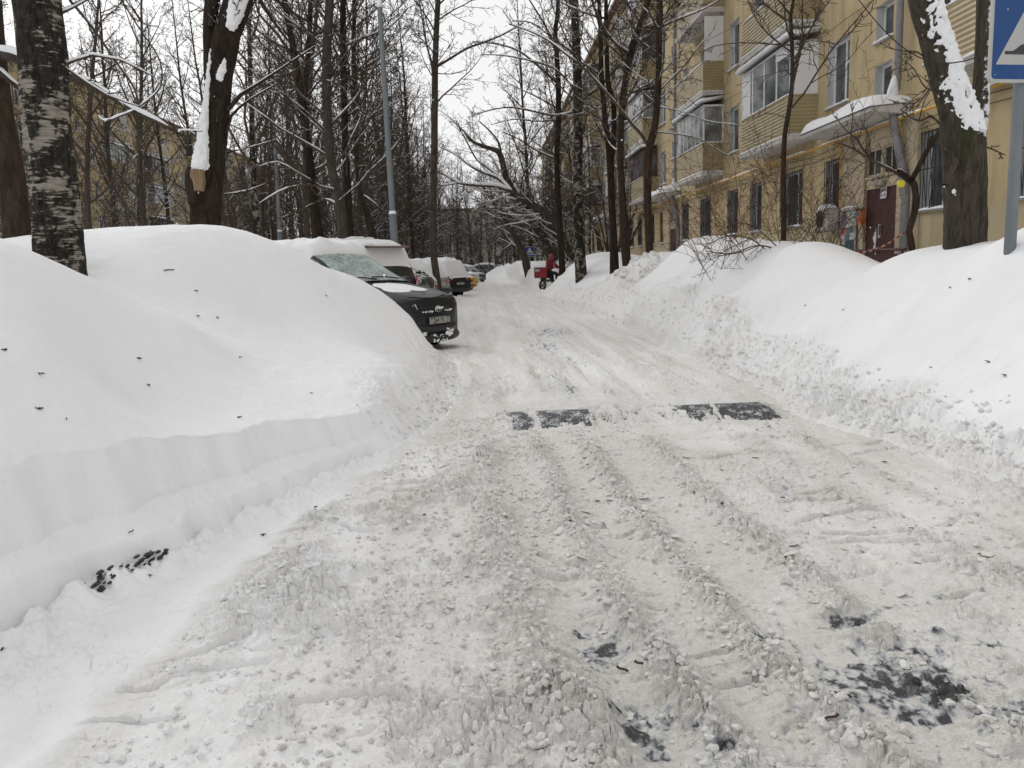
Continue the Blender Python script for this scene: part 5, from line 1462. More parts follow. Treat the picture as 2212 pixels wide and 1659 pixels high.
# small crooked tree before the door
r_ = empty('crooked_tree', tuple(at(1972, 545, 12.5)), 0, 'small crooked tree with a knotted fork beside the brown door', 'tree')
T = Tree(72, .004)
for (pp, ra, wh) in [([(1976,590),(1968,520),(1964,500),(1976,455),(1978,420),(1975,400),(1968,388)], [.06,.05,.05,.052,.05,.05,.055], 'trunk'),
     ([(1968,390),(1980,370),(2000,330),(2020,300),(2038,265)], [.045,.04,.038,.035,.03], 'trunk'), ([(1970,388),(1990,345),(2005,318),(2012,295)], [.03,.026,.022,.02], 'trunk'), ([(1968,392),(1955,380),(1945,372),(1940,368)], [.05,.045,.04,.02], 'trunk'),
     ([(1960,388),(1930,370),(1900,355),(1880,345),(1850,325),(1820,312),(1800,306)], [.03,.026,.024,.02,.015,.01,.006], 'crown'), ([(1900,355),(1870,330),(1850,300),(1825,280),(1805,250)], [.02,.016,.012,.009,.005], 'crown'), ([(1895,352),(1880,340),(1878,300),(1860,260)], [.012,.01,.008,.004], 'crown'),
     ([(1880,345),(1850,360),(1830,385),(1800,400)], [.01,.008,.006,.004], 'crown'), ([(2035,275),(2012,250),(1985,262),(1960,248),(1945,235)], [.02,.016,.012,.009,.006], 'crown'), ([(1850,325),(1838,300),(1842,250),(1835,220)], [.01,.008,.006,.004], 'crown'), ([(1985,262),(1990,240),(1998,215),(2012,190),(1985,160)], [.012,.01,.007,.005,.004],'crown')]:
    q = localise(r_, path(pp, 12.5, -.3)); q, rl = catmull(q, ra, .10); T.add(q, rl, 12 if wh == 'trunk' else 6, wh, .45)
    if wh == 'crown': T.twigs(q, rl, 2, 4, 1.0, .2, .0, .35)
T.build(r_, M['bark_brown'], M['twig'])
for (px, py, rr) in [(1966,380,.04),(1958,386,.03),(1972,376,.03)]: pass

# the many-stemmed shrub and its arching boughs
r_ = empty('shrub', tuple(at(1690, 560, 14.6)), 0, 'leafless shrub of many thin reddish stems arching over the snow mound', 'shrub')
T = Tree(73, .0030); rng = T.rng; base = at(1685, 560, 14.6)-r_.location
for s_ in range(40):
    a = rng.uniform(0, 2*PI); d = Vector((math.cos(a)*.50, math.sin(a)*.5, 1.0)); L = rng.uniform(1.8, 3.8)
    q = branch_path(base+Vector((rng.uniform(-1.3, 1.5), rng.uniform(-.6, .6), -.5)), d, L, 8, rng, .06, -.03)
    r0 = rng.uniform(.005, .010); rl = [r0+(.003-r0)*(i/8) for i in range(9)]; T.add(q, rl, 4, 'trunk', .12); T.twigs(q, rl, 3, 4, 1.35, .1, .02, .36)
for (pp, r0) in [([(1660,545),(1620,515),(1570,510),(1535,525),(1500,528)], .012), ([(1700,545),(1640,530),(1590,545),(1560,548),(1525,542)], .014), ([(1620,515),(1590,530),(1560,545),(1540,570),(1510,598)], .009), ([(1640,530),(1600,545),(1545,556),(1520,575),(1512,600)], .009), ([(1690,545),(1630,490),(1580,482)], .012), ([(1750,545),(1780,470),(1800,440),(1830,400)], .008), ([(1800,540),(1830,480),(1870,450)], .009)]:
    q = localise(r_, path(pp, 14.4, -1.2)); q, rl = catmull(q, [r0*(1-.65*i/(len(q)-1)) for i in range(len(q))], .12); T.add(q, rl, 5, 'trunk', .15); T.twigs(q, rl, 2, 3, .9, .1, -.02, .30)
T.build(r_, M['twig_red'], M['twig_red'], ('stems', 'twigs', 'snow'))
# ---------------------------------------------------------------- cars
def paint(name, c, dirt=(.30,.29,.27), amt=.35, rough=.25, coat=.6, spec=.5):
    m = mat(name, c, rough, .0, spec, coat=coat); n = NT(m); v = n.tc('Object')
    a = n.noise(v, 3.5, 6, .7); b = n.noise(n.tc('Object', (1, 1, .35)), 22, 5, .75)
    sep = n.n.new('ShaderNodeSeparateXYZ'); n.l.new(n.tc('Object'), sep.inputs[0])
    low = n.math('MULTIPLY_ADD', sep.outputs[2], -.55, .5)
    k = n.math('ADD', n.math('ADD', n.math('MULTIPLY', a, .5), n.math('MULTIPLY', b, .5)), low)
    f = n.ramp(k, [(.62, 0.), (.95, amt)])
    n.color(n.mix(f, c, dirt)); n.rough(n.ramp(k, [(.5, rough), (.9, .7)]))
    return m
PM = {'black': paint('black_paint', (.010, .011, .013), amt=.10, rough=.42, coat=.12, spec=.3), 'red': paint('dark_red_paint', (.085, .014, .016), amt=.3), 'slate': paint('slate_paint', (.03, .036, .042), amt=.3),
      'brown': paint('red_brown_paint', (.10, .035, .028), amt=.4), 'silver': paint('silver_paint', (.26, .25, .235), amt=.6), 'yellow': paint('yellow_paint', (.70, .38, .02), amt=.4),
      'white': paint('white_paint', (.55, .56, .57), amt=.4), 'green': paint('grey_green_paint', (.16, .19, .18), amt=.3)}
M['carglass'] = mat('car_glass', (.02, .028, .027), .05, spec=.8)
def icy_glass():
    m = mat('frosted_windscreen', (.05, .08, .075), .12, spec=.9); n = NT(m); v = n.tc('Object', (.35, 1.6, 1)); v2 = n.tc('Object', (1, .5, 1))
    a = n.noise(v, 6, 6, .7, 1.2); b = n.noise(v2, 2.2, 4, .6)
    c = n.mix(n.ramp(b, [(.38, 0.), (.62, 1.)]), (.16, .22, .205), (.46, .58, .55))
    c = n.mix(n.ramp(a, [(.44, 0.), (.50, 1.), (.56, 0.)]), c, (.035, .045, .042)); n.color(c); n.rough(n.ramp(b, [(.3, .12), (.7, .4)])); return m
M['ice'] = icy_glass()
M['rubber'] = mat('rubber', (.015, .015, .016), .85)
M['rim'] = mat('wheel_rim', (.30, .30, .31), .35, .8)
M['lampred'] = mat('red_lamp', (.45, .01, .012), .15, coat=1)
M['lampclear'] = mat('clear_lamp', (.38, .39, .38), .15, coat=1)
M['lampdark'] = mat('headlamp_glass', (.16, .165, .16), .12, coat=1)
M['plasticblack'] = mat('black_plastic', (.02, .021, .023), .5)
M['chrome'] = mat('chrome', (.55, .56, .57), .18, 1.0)
M['plate'] = mat('plate_white', (.42, .41, .36), .6)

SPEC = {
 'hatch': dict(L=4.35, body=[(2.17,.28,.50,.52,.60,.56),(2.10,.20,.62,.72,.74,.70),(1.9,.18,.70,.84,.84,.80),(1.5,.20,.80,.88,.88,.905),(1.0,.20,.87,.89,.89,.98),(.85,.2,.89,.89,.89,1.0),(0,.2,.92,.89,.89,1.0),(-1.2,.2,.95,.89,.88,1.02),(-1.8,.22,.96,.87,.84,1.0),(-2.08,.25,.92,.80,.78,.96),(-2.17,.32,.80,.70,.68,.85)],
               gh=[(1.02,.80,.74,1.0),(.7,.81,.70,1.16),(.35,.81,.64,1.35),(.05,.81,.61,1.43),(-.6,.81,.60,1.47),(-1.2,.80,.58,1.44),(-1.6,.78,.56,1.36),(-1.9,.76,.60,1.14),(-2.03,.74,.66,1.0)], wf=1.30, roof=(.05,-1.6)),
 'van': dict(L=4.9, body=[(2.4,.30,.88,.58,.62,1.0),(2.3,.22,.98,.78,.78,1.10),(2.0,.2,1.04,.90,.90,1.18),(1.5,.2,1.08,.95,.95,1.22),(0,.2,1.05,.95,.95,1.1),(-2.0,.2,1.05,.95,.94,1.1),(-2.35,.25,1.05,.93,.92,1.08),(-2.45,.35,.95,.88,.88,1.0)],
               gh=[(1.75,.90,.84,1.22),(1.3,.91,.78,1.50),(.9,.92,.78,1.80),(.4,.92,.79,1.92),(-1.0,.92,.79,1.95),(-2.0,.92,.78,1.92),(-2.25,.90,.77,1.82),(-2.38,.89,.82,1.4),(-2.44,.88,.86,1.05)], wf=1.5, roof=(.6,-2.25)),
 'mpv': dict(L=4.4, body=[(2.2,.28,.62,.36,.44,.70),(2.14,.20,.78,.60,.62,.86),(2.02,.18,.86,.74,.74,.93),(1.85,.18,.90,.83,.83,.97),(1.5,.20,.97,.88,.89,1.05),(1.1,.20,1.03,.90,.90,1.13),(.8,.2,1.07,.90,.90,1.19),(0,.2,1.10,.90,.90,1.18),(-1.2,.2,1.12,.90,.89,1.18),(-1.9,.22,1.12,.88,.86,1.15),(-2.12,.25,1.05,.82,.80,1.1),(-2.2,.32,.9,.72,.70,.95)],
               gh=[(.92,.84,.80,1.18),(.6,.84,.74,1.36),(.25,.85,.69,1.58),(-.05,.85,.67,1.70),(-.6,.85,.66,1.76),(-1.2,.84,.65,1.74),(-1.7,.82,.64,1.64),(-1.98,.80,.66,1.4),(-2.1,.78,.70,1.15)], wf=1.35, roof=(-.08,-1.75)),
 'suv': dict(L=4.45, body=[(2.22,.36,.66,.60,.68,.74),(2.15,.28,.80,.80,.80,.88),(1.9,.26,.90,.89,.89,.98),(1.4,.26,.98,.91,.91,1.06),(.9,.26,1.02,.91,.91,1.12),(0,.26,1.04,.91,.91,1.1),(-1.3,.26,1.06,.91,.90,1.1),(-2.0,.28,1.04,.88,.86,1.08),(-2.18,.34,.96,.82,.80,1.0)],
               gh=[(1.0,.84,.78,1.1),(.65,.85,.72,1.32),(.3,.85,.68,1.54),(0,.85,.66,1.62),(-.8,.85,.66,1.67),(-1.5,.84,.65,1.63),(-1.85,.82,.66,1.5),(-2.08,.80,.72,1.12)], wf=1.33, roof=(.0,-1.85)),
}
def make_car(name, spec, pcol, label, loc, heading, front=True, snowth=.14, snow_zone=None, hood_snow=.0, detail=True, glass='carglass', rear_open=True, plate=None, emblem=None, low=.0, seed=0):
    S = SPEC[spec]; P = PM[pcol]
    root = empty(name, loc, heading, label, 'car', None)
    bd = S['body']; gh = S['gh']
    def ringb(x, zb, zs, wl, ws, zc):
        return [(x, wl*.90, zb), (x, wl, zb+.10), (x, wl*1.0+.012, (zb+zs)*.5), (x, ws+.004, zs-.06), (x, ws-.015, zs), (x, ws*.80, zs+(zc-zs)*.75), (x, ws*.4, zc), (x, 0, zc+.012)]
    # refine stations
    xs = np.linspace(bd[0][0], bd[-1][0], 41); A = np.array(bd)[::-1]
    def bat(x): return [float(np.interp(x, A[:, 0], A[:, k])) for k in range(1, 6)]
    G = np.array(gh)[::-1]
    def gat(x): return [float(np.interp(x, G[:, 0], G[:, k])) for k in range(1, 4)]
    V = []; nr = 16
    for x in xs:
        h = ringb(x, *bat(x)); V += h+[(a, -b, c) for a, b, c in h[::-1]]
    F = [(i*nr+j, (i+1)*nr+j, (i+1)*nr+j+1, i*nr+j+1) for i in range(len(xs)-1) for j in range(nr-1)]
    F += [(i*nr+nr-1, (i+1)*nr+nr-1, (i+1)*nr, i*nr) for i in range(len(xs)-1)]
    F += [tuple(range(nr)), tuple((len(xs)-1)*nr+j for j in range(nr))[::-1]]
    b = MB(); b.add(V, F); body = b.build('body', P, root, smooth='auto')
    # greenhouse: glass shell, painted roof and pillars
    gx = np.linspace(gh[0][0], gh[-1][0], 37); ng = 11; Vg = []
    zbel = [bat(x)[1] for x in gx]
    for x, zb in zip(gx, zbel):
        wb, wt, zt_ = gat(x); zb = min(zb-.02, zt_-.02)
        h = [(x, wb, zb), (x, wt+(wb-wt)*.5+.012, zb+(zt_-zb)*.5), (x, wt, zt_-.05*min(1, (zt_-zb)*3)), (x, wt*.90, zt_-.012), (x, wt*.5, zt_+.012), (x, 0, zt_+.02)]
        Vg += h+[(a, -c, d) for a, c, d in h[:-1][::-1]]
    b = MB(); r0, r1 = S['roof']
    glassF = []; roofF = []
    for i in range(len(gx)-1):
        xm = (gx[i]+gx[i+1])/2; on_roof = r1 < xm < r0+.04
        for j in range(ng-1):
            f = (i*ng+j, (i+1)*ng+j, (i+1)*ng+j+1, i*ng+j+1)
            side = j in (0, 1, 8, 9)
            edge = j in (2, 7)
            pil = any(abs(xm-p) < .055 for p in (-.15, -1.25)) and side
            (roofF if (on_roof and not side) or edge or pil or xm < gh[-1][0]+.06 and side else glassF).append(f)
    b.add(Vg, glassF); b.build('windows', M[glass], root, smooth='auto')
    b = MB(); b.add([(a, c*1.003, d+.003) for a, c, d in Vg], roofF); b.build('roof', P, root, smooth='auto')
    # wheels
    wx = S['wf']; 
    for sx in (1, -1):
        for sy in (1, -1):
            X = wx*sx-.02; Yc = sy*(.80 if spec != 'van' else .86); R_ = .315
            w = MB(); w.tube([(X, Yc-.10, R_), (X, Yc-.075, R_), (X, Yc+.075, R_), (X, Yc+.10, R_)], [R_*.9, R_, R_, R_*.9], 22)
            wo = w.build('wheel', M['rubber'], root, smooth='auto')
            if detail:
                q = MB(); yy = Yc+sy*.101
                q.tube([(X, yy-.004*sy, R_), (X, yy+.012*sy, R_)], [R_*.62, R_*.58], 18)
                for k in range(5):
                    a = 2*PI*k/5; q.tube([(X, yy+.012*sy, R_), (X+math.cos(a)*R_*.56, yy+.012*sy, R_+math.sin(a)*R_*.56)], .022, 5)
                q.build('rim', M['rim'], wo)
    # wheel arches: dark lips
    q = MB()
    for sx in (1, -1):
        for sy in (1, -1):
            X = wx*sx-.02; wdt = bat(X)[2]
            q.tube([(X+math.cos(a)*.36, sy*(wdt+.006), .315+math.sin(a)*.37) for a in np.linspace(0, PI, 11)], .03, 6)
    q.build('wheel_arch', M['plasticblack'], root)
    xf = bd[0][0]; xr = bd[-1][0]
    def side_of(x, z): return bat(x)[3]
    # mirrors
    mx_ = gh[0][0]-.25
    for sy in (1, -1):
        w = MB(); w.sphere((mx_, sy*(bat(mx_)[3]+.11), bat(mx_)[1]+.10), 1, 10, 7, (.075, .11, .075)); w.tube([(mx_, sy*bat(mx_)[3]*.95, bat(mx_)[1]+.0), (mx_, sy*(bat(mx_)[3]+.08), bat(mx_)[1]+.07)], .02, 6)
        w.build('mirror', M['plasticblack'] if pcol != 'yellow' else P, root, smooth=True)
    zf = bat(xf)[1]
    # front end
    for sy in (1, -1):
        h = MB()
        pts = [(xf-.03, .44, zf+.10), (xf-.16, .66, zf+.14), (xf-.42, .835, zf+.22), (xf-.62, .86, zf+.30), (xf-.50, .80, zf+.34), (xf-.20, .62, zf+.26), (xf-.06, .45, zf+.19)]
        pts = [(a, sy*c, d) for a, c, d in pts]
        cx = tuple(sum(p[k] for p in pts)/7+(.05 if k == 0 else .03*sy if k == 1 else .01) for k in range(3))
        h.add(pts+[cx], [(i, (i+1) % 7, 7) for i in range(7)])
        h.build('headlight', M['lampclear' if name.startswith('hatch') else 'lampdark'], root, smooth='auto')
    g = MB(); zg = zf
    for k in range(4):
        z = zg+.02+k*.035 if spec != 'suv' else zg+.0+k*.045
        g.tube([(xf-.06, -.42, z), (xf+.006, -.25, z), (xf+.02, 0, z), (xf+.006, .25, z), (xf-.06, .42, z)], .012, 5)
    g.tube([(xf-.06, -.50, zg-.20), (xf+.02, -.3, zg-.22), (xf+.035, 0, zg-.22), (xf+.02, .3, zg-.22), (xf-.06, .50, zg-.20)], .05, 6, squash=1.0)
    for k in range(3): g.tube([(xf-.0, -.40, zg-.14-k*.05), (xf+.03, 0, zg-.14-k*.05), (xf-.0, .40, zg-.14-k*.05)], .008, 4)
    g.build('grille', M['plasticblack'], root, smooth='auto')
    q = MB()
    def on(x, y): b_ = bat(x); return (x, y, b_[1]+(b_[4]-b_[1])*max(0, 1-(abs(y)/b_[3])**2.2)+.014)
    for sy in (1, -1): q.tube([on(xf-.20, sy*.45), on(xf-.5, sy*.60), on(xf-.9, sy*.68), on(gh[0][0]+.1, sy*.72)], .006, 4)
    q.tube([on(xf-.20, -.45), on(xf-.12, -.2), on(xf-.10, 0), on(xf-.12, .2), on(xf-.20, .45)], .006, 4)
    q.build('bonnet_seam', M['rubber'], root)
    q = MB()
    for z in (zf+.10, zf+.02): q.tube([(xf-.10, -.46, z), (xf-.01, -.25, z), (xf+.012, 0, z), (xf-.01, .25, z), (xf-.10, .46, z)], .008, 5)
    q.build('chrome_strip', M['chrome'], root)
    for sy in (1, -1):
        q = MB(); q.sphere((xf-.20, sy*.66, .36), 1, 10, 8, (.06, .09, .07)); q.build('fog_light', M['lampdark'], root, smooth=True)
    u = MB(); u.tube([(xf-.55, -.86, .32), (xf-.32, -.80, .29), (xf-.13, -.62, .26), (xf-.02, -.36, .25), (xf+.02, 0, .245), (xf-.02, .36, .25), (xf-.13, .62, .26), (xf-.32, .80, .29), (xf-.55, .86, .32)], .075, 8)
    u.build('front_bumper', P if spec != 'suv' else M['plasticblack'], root, smooth='auto')
    u = MB(); zr = .42; u.tube([(xr+.40, -.86, zr), (xr+.10, -.80, zr), (xr-.03, -.5, zr), (xr-.05, 0, zr), (xr-.03, .5, zr), (xr+.10, .80, zr), (xr+.40, .86, zr)], .12, 10)
    u.build('rear_bumper', M['plasticblack'] if pcol in ('black', 'silver') else P, root, smooth='auto')
    ztl = bat(xr+.1)[1]
    for sy in (1, -1):
        h = MB()
        if spec == 'van': pts = [(xr-.0, .80, .86), (xr+.10, .94, .86), (xr+.10, .95, 1.22), (xr+.02, .88, 1.22), (xr-.02, .80, 1.05)]
        else: pts = [(xr-.01, .42, ztl-.12), (xr+.0, .66, ztl-.20), (xr+.14, .84, ztl-.18), (xr+.30, .88, ztl+.0), (xr+.16, .80, ztl+.05), (xr+.0, .50, ztl+.0)]
        pts = [(a-.012, sy*c, d) for a, c, d in pts]; k = len(pts)
        cx = tuple(sum(p[i] for p in pts)/k+(-.05 if i == 0 else .02*sy if i == 1 else 0) for i in range(3))
        h.add(pts+[cx], [(i, (i+1) % k, k) for i in range(k)]); tl = h.build('tail_light', M['lampred'], root, smooth='auto')
        if spec != 'van' and detail:
            h = MB(); h.sphere((xr-.045, sy*.53, ztl-.08), 1, 8, 6, (.03, .06, .045)); h.build('reverse_light', M['lampclear'], tl, smooth=True)
    # plates
    pf = MB(); 
    if plate is not None: pass
    for (xx, zz, dr_) in ((xf+.055, zf-.085, 1), (xr-.10 if spec != 'van' else xr-.06, .70 if spec != 'van' else .80, -1)):
        q = MB(); q.box(xx-.008, xx+.004, -.26, .26, zz-.056, zz+.056); po = q.build('number_plate', M['plate'], root)
        if plate and ((dr_ == 1) == front):
            segs, reg = plate
            ro = (PI/2, 0, PI/2 if dr_ == 1 else -PI/2)
            fx = xx+.0065*dr_ if dr_ == 1 else xx-.0105
            for t_, px_, sz, dz in segs:
                t = text_mesh(t_, sz, M['ink'], po, 'lettering', .0008, 'CENTER'); t.rotation_euler = ro; t.location = (fx, px_*dr_, zz+dz)
                t.scale = (.82, 1.12, 1)
            q = MB(); q.box(fx-.0008, fx+.0008, .135*dr_-.002, .135*dr_+.002, zz-.05, zz+.05)
            for (ya, yb, za, zb_) in ((-.255, .255, zz+.049, zz+.053), (-.255, .255, zz-.053, zz-.049), (-.256, -.252, zz-.05, zz+.05), (.252, .256, zz-.05, zz+.05)): q.box(fx-.0008, fx+.0008, ya, yb, za, zb_)
            q.build('plate_border', M['ink'], po)
    # emblem
    def ring(q, x, y0, z0, ry, rz, t):
        q.tube([(x, y0+math.cos(a)*ry, z0+math.sin(a)*rz) for a in np.linspace(0, 2*PI, 21)], t, 5, cap=False)
    if emblem:
        xx = xf+.03 if front else xr-.028
        zz = zf+.09 if front else (1.14 if spec == 'van' else .95)
        if spec == 'suv' and front: zz = zf+.06; xx = xf+.02
        q = MB()
        if emblem == 'ovals': ring(q, xx, 0, zz, .075, .05, .009); ring(q, xx, 0, zz, .032, .048, .006); ring(q, xx, 0, zz+.015, .055, .02, .006)
        else:
            ring(q, xx, 0, zz, .075, .075, .009)
            for sg in (1, -1):
                q.tube([(xx, sg*.055, zz+.045), (xx, sg*.028, zz-.055), (xx, 0, zz-.005)], .007, 4); q.tube([(xx, sg*.03, zz+.066), (xx, 0, zz+.012)], .007, 4)
        q.build('emblem', M['chrome'], root)
    if spec == 'van':
        q = MB(); q.prism([(xr-.10, 1.86), (xr-.07, 1.90), (xr+.30, 1.93), (xr+.30, 1.86)], -.60, .60, axis='y'); q.build('spoiler', P, root, bevel=.015)
        q = MB(); q.box(xr-.06, xr-.02, .02, .34, 1.32, 1.36); q.build('wiper', M['plasticblack'], root)
    # wipers at the windscreen foot
    if front:
        q = MB(); x0 = gh[0][0]
        for y0, y1 in ((.55, -.05), (.0, -.6)): q.tube([(x0-.02, y0, gat(x0-.02)[2]+.03), (x0-.05, (y0+y1)/2, gat(x0-.05)[2]+.05), (x0-.08, y1, gat(x0-.08)[2]+.035)], .012, 5)
        q.build('wiper', M['plasticblack'], root)
    # snow lying on the car, following its shape
    def surf(x, y):
        ay = abs(y); z = -9
        if gh[-1][0] <= x <= gh[0][0]:
            wb, wt, zt_ = gat(x); zb = bat(x)[1]
            if ay <= wt: z = zt_+.02*(1-(ay/wt)**2)-.05*(ay/wt)**6
            elif ay <= wb: z = zt_-.05+(zb-zt_)*((ay-wt)/max(wb-wt, .01))
        if xr <= x <= xf:
            b_ = bat(x)
            if ay <= b_[3]: z = max(z, b_[1]+(b_[4]-b_[1])*max(0, 1-(ay/b_[3])**2.2))
        return z
    zones = snow_zone or [(gh[0][0]+.1, xr+.02, .84, snowth)]
    for zi_, (xa, xb, wfrac, th) in enumerate(zones):
        nx2 = max(8, int((xa-xb)/.045)); ny2 = 34; vs = []; rnd = random.Random(seed*13+zi_)
        X = np.linspace(xa, xb, nx2+1); Ys = np.linspace(-1, 1, ny2+1)
        xg, yg = np.meshgrid(X, Ys, indexing='ij')
        nz_a = fbm(xg*2.2+seed*3.3, yg*1.9+zi_*5, 4, 60+seed)
        edge_n = fbm(xg*5+seed, yg*5, 3, 80+seed)
        top = []; bot = []
        for i, x in enumerate(X):
            xq = min(max(x, xr+.005), xf-.005)
            W_ = wfrac*(bat(xq)[3] if wfrac > .7 else bat(xq)[3])
            if gh[-1][0] <= xq <= gh[0][0] and th > .06 and wfrac <= .80:
                W_ = gat(xq)[1]*1.04
            for j, v in enumerate(Ys):
                ex = min(1, (i+.2)/4, (nx2-i+.2)/4); ey = (1-abs(v)**5)
                y = v*W_*(1+.03*edge_n[i, j])
                z = surf(xq, y); 
                if z < 0: z = bat(xq)[1]-.1
                hh = th*(.95+.5*nz_a[i, j])*math.sqrt(max(ex, 0))*math.sqrt(max(ey, .02))
                top.append((x, y, z+max(hh, .004))); bot.append((x, y*.98, z-.03))
        m_ = ny2+1; N = len(top)
        fs = [(i*m_+j, (i+1)*m_+j, (i+1)*m_+j+1, i*m_+j+1) for i in range(nx2) for j in range(ny2)]
        bd_ = [(0*m_+j, 0*m_+j+1) for j in range(ny2)]+[(nx2*m_+j+1, nx2*m_+j) for j in range(ny2)]+[((i+1)*m_, i*m_) for i in range(nx2)]+[(i*m_+ny2, (i+1)*m_+ny2) for i in range(nx2)]
        fs += [(a, c, c+N, a+N) for a, c in bd_]
        q = MB(); q.add(top+bot, fs); q.build('snow', M['snow'], root, smooth='auto')
    return root
def front_at(spec, P_, hd, dz=0):
    """place so that the nose centre is over the given ground point"""
    xf = SPEC[spec]['body'][0][0]; return (P_[0]-math.cos(hd)*xf, P_[1]-math.sin(hd)*xf, dz)
def rear_at(spec, P_, hd, dz=0):
    xr = SPEC[spec]['body'][-1][0]; return (P_[0]-math.cos(hd)*xr, P_[1]-math.sin(hd)*xr, dz)
HD = math.radians(-36)
n0 = at(945, 688, 13.0)
PL = ([('T', -.215, .105, -.004), ('264', -.105, .125, 0), ('PX', .055, .105, -.004), ('77', .197, .10, .012), ('RUS', .19, .028, -.04)], None)
carA = make_car('hatchback_car', 'mpv', 'black', 'black hatchback with a scraped windscreen, its nose poking out behind the big mound', front_at('mpv', n0, HD, .02), HD, True, .16,
   [(.04, -1.95, .80, .20), (1.78, .98, .66, .016)], glass='ice', plate=PL, emblem='ovals', seed=1)
# crusts of snow frozen to the front of the black car
q = MB(); rr_ = random.Random(4); xf = 2.2
for (y0, y1, z0, r) in [(-.82,-.30,.30,.05),(-.35,.2,.24,.035),(.15,.72,.33,.06),(-.74,-.46,.66,.026),(.12,.40,.685,.014),(-.40,-.16,.68,.015),(-.07,.07,.735,.016),(.30,.8,.28,.05),(-.8,-.5,.78,.026)]:
    k = 44
    for i in range(k):
        t = rr_.random(); y = y0+(y1-y0)*t; x = xf+.075-.55*(abs(y)/.85)**2.4+rr_.uniform(-.012, .01)
        q.sphere((x, y, z0+(.06 if z0 < .4 else .014)*rr_.uniform(-1, 1)), r*rr_.uniform(.2, .75), 7, 5, (.35, 1.2, .8))
q.build('frozen_snow', M['snow'], carA, smooth=True)

nB = at(846, 596, 18.3); HB = math.radians(144)
make_car('minivan_car', 'van', 'red', 'dark red minivan showing its snow crusted rear door behind the black hatchback', rear_at('van', nB, HB, .02), HB, False, .16, [(1.6, -2.36, .90, .13)], emblem='round', seed=2)
nC = at(903, 588, 20.6)
PLC = ([('M 738', -.08, .09, 0), ('197', .19, .07, .012)], None)
make_car('van_car', 'van', 'slate', 'dark slate van facing out, squeezed right of the red minivan', front_at('van', nC, HD, .10), HD, True, .16, [(.6, -2.2, .80, .24), (1.95, 1.55, .7, .05)], emblem='round', plate=PLC, seed=3)
nD = at(917, 600, 26.6)
make_car('hatchback_car', 'hatch', 'brown', 'red brown car almost buried in snow left of the slim dark trunk', rear_at('hatch', nD, HB, .02), HB, False, .2, [(2.0, -2.1, .97, .30)], seed=4)
nE = at(948, 602, 32.5)
make_car('estate_car', 'hatch', 'silver', 'silver car with heavy snow on top right behind the slim dark trunk', rear_at('hatch', nE, HB, .03), HB, False, .2, [(2.0, -2.05, .97, .28)], seed=5)
nF = at(992, 620, 37.0)
make_car('hatchback_car', 'suv', 'black', 'black car with a bright red tail light and snow covered rear window', rear_at('suv', nF, math.radians(140), -.06), math.radians(140), False, .2, [(2.0, -2.12, .97, .26), (-2.16, -2.3, .85, .05)], plate=([('K 506', -.06, .09, 0), ('77', .19, .08, .012)], None), seed=6)
nG = at(1013, 606, 46.0)
make_car('taxi_car', 'hatch', 'yellow', 'yellow car peeking out beyond the black car with the red tail light', front_at('hatch', nG, math.radians(-48), .02), math.radians(-48), True, .1, [(.3, -1.9, .80, .08)], seed=7)
nH = at(1016, 600, 60.0)
make_car('hatchback_car', 'suv', 'white', 'pale white car facing the street beyond the yellow one', front_at('suv', nH, math.radians(-62), -.05), math.radians(-62), True, .1, [(.3, -2.0, .80, .10)], seed=8)
make_car('hatchback_car', 'hatch', 'slate', 'dark car farthest down the row, half hidden by the white one', front_at('hatch', at(1034, 597, 68.0), math.radians(-62), 0), math.radians(-62), True, .1, [(.3, -2.0, .80, .10)], seed=9)
make_car('hatchback_car', 'suv', 'green', 'grey green car at the very end of the street beside a snow heap', (-.6, 92, 0), math.radians(170), True, .1, [(1.0, -2.0, .80, .10)], seed=10)

# the car buried under the near left mound: only scraps of its dark lower edge show at the foot of the cut
bc = empty('buried_car', (-1.75, 3.65, 0), 0, 'dark lower edge of a car buried under the nearest left mound', 'car')
q = MB(); rq = random.Random(8)
for k in range(120):
    yy = rq.uniform(3.22, 3.60) if k < 140 else rq.uniform(3.72, 3.86); xx = float(np.interp(yy, [a for a, b in XE], [b for a, b in XE])); q.sphere((xx+.035+rq.uniform(-.045, .02)+1.75, yy-3.65, .07+rq.uniform(-.03, .08)), rq.uniform(.004, .013), 6, 4, (1, rq.uniform(1, 3.4), rq.uniform(.35, .9)))
q.build('bumper', M['plasticblack'], bc, smooth=True)
# wing mirror poking from the buried car on the right
bm_ = empty('buried_car', tuple(at(1378, 622, 19.6)), 0, 'small black wing mirror poking out of a snow buried car on the right', 'car')
q = MB(); q.sphere((0, 0, 0), 1, 10, 8, (.07, .09, .11)); q.tube([(0, 0, -.05), (.15, .05, -.2)], .03, 6); q.build('mirror', M['plasticblack'], bm_, smooth=True)

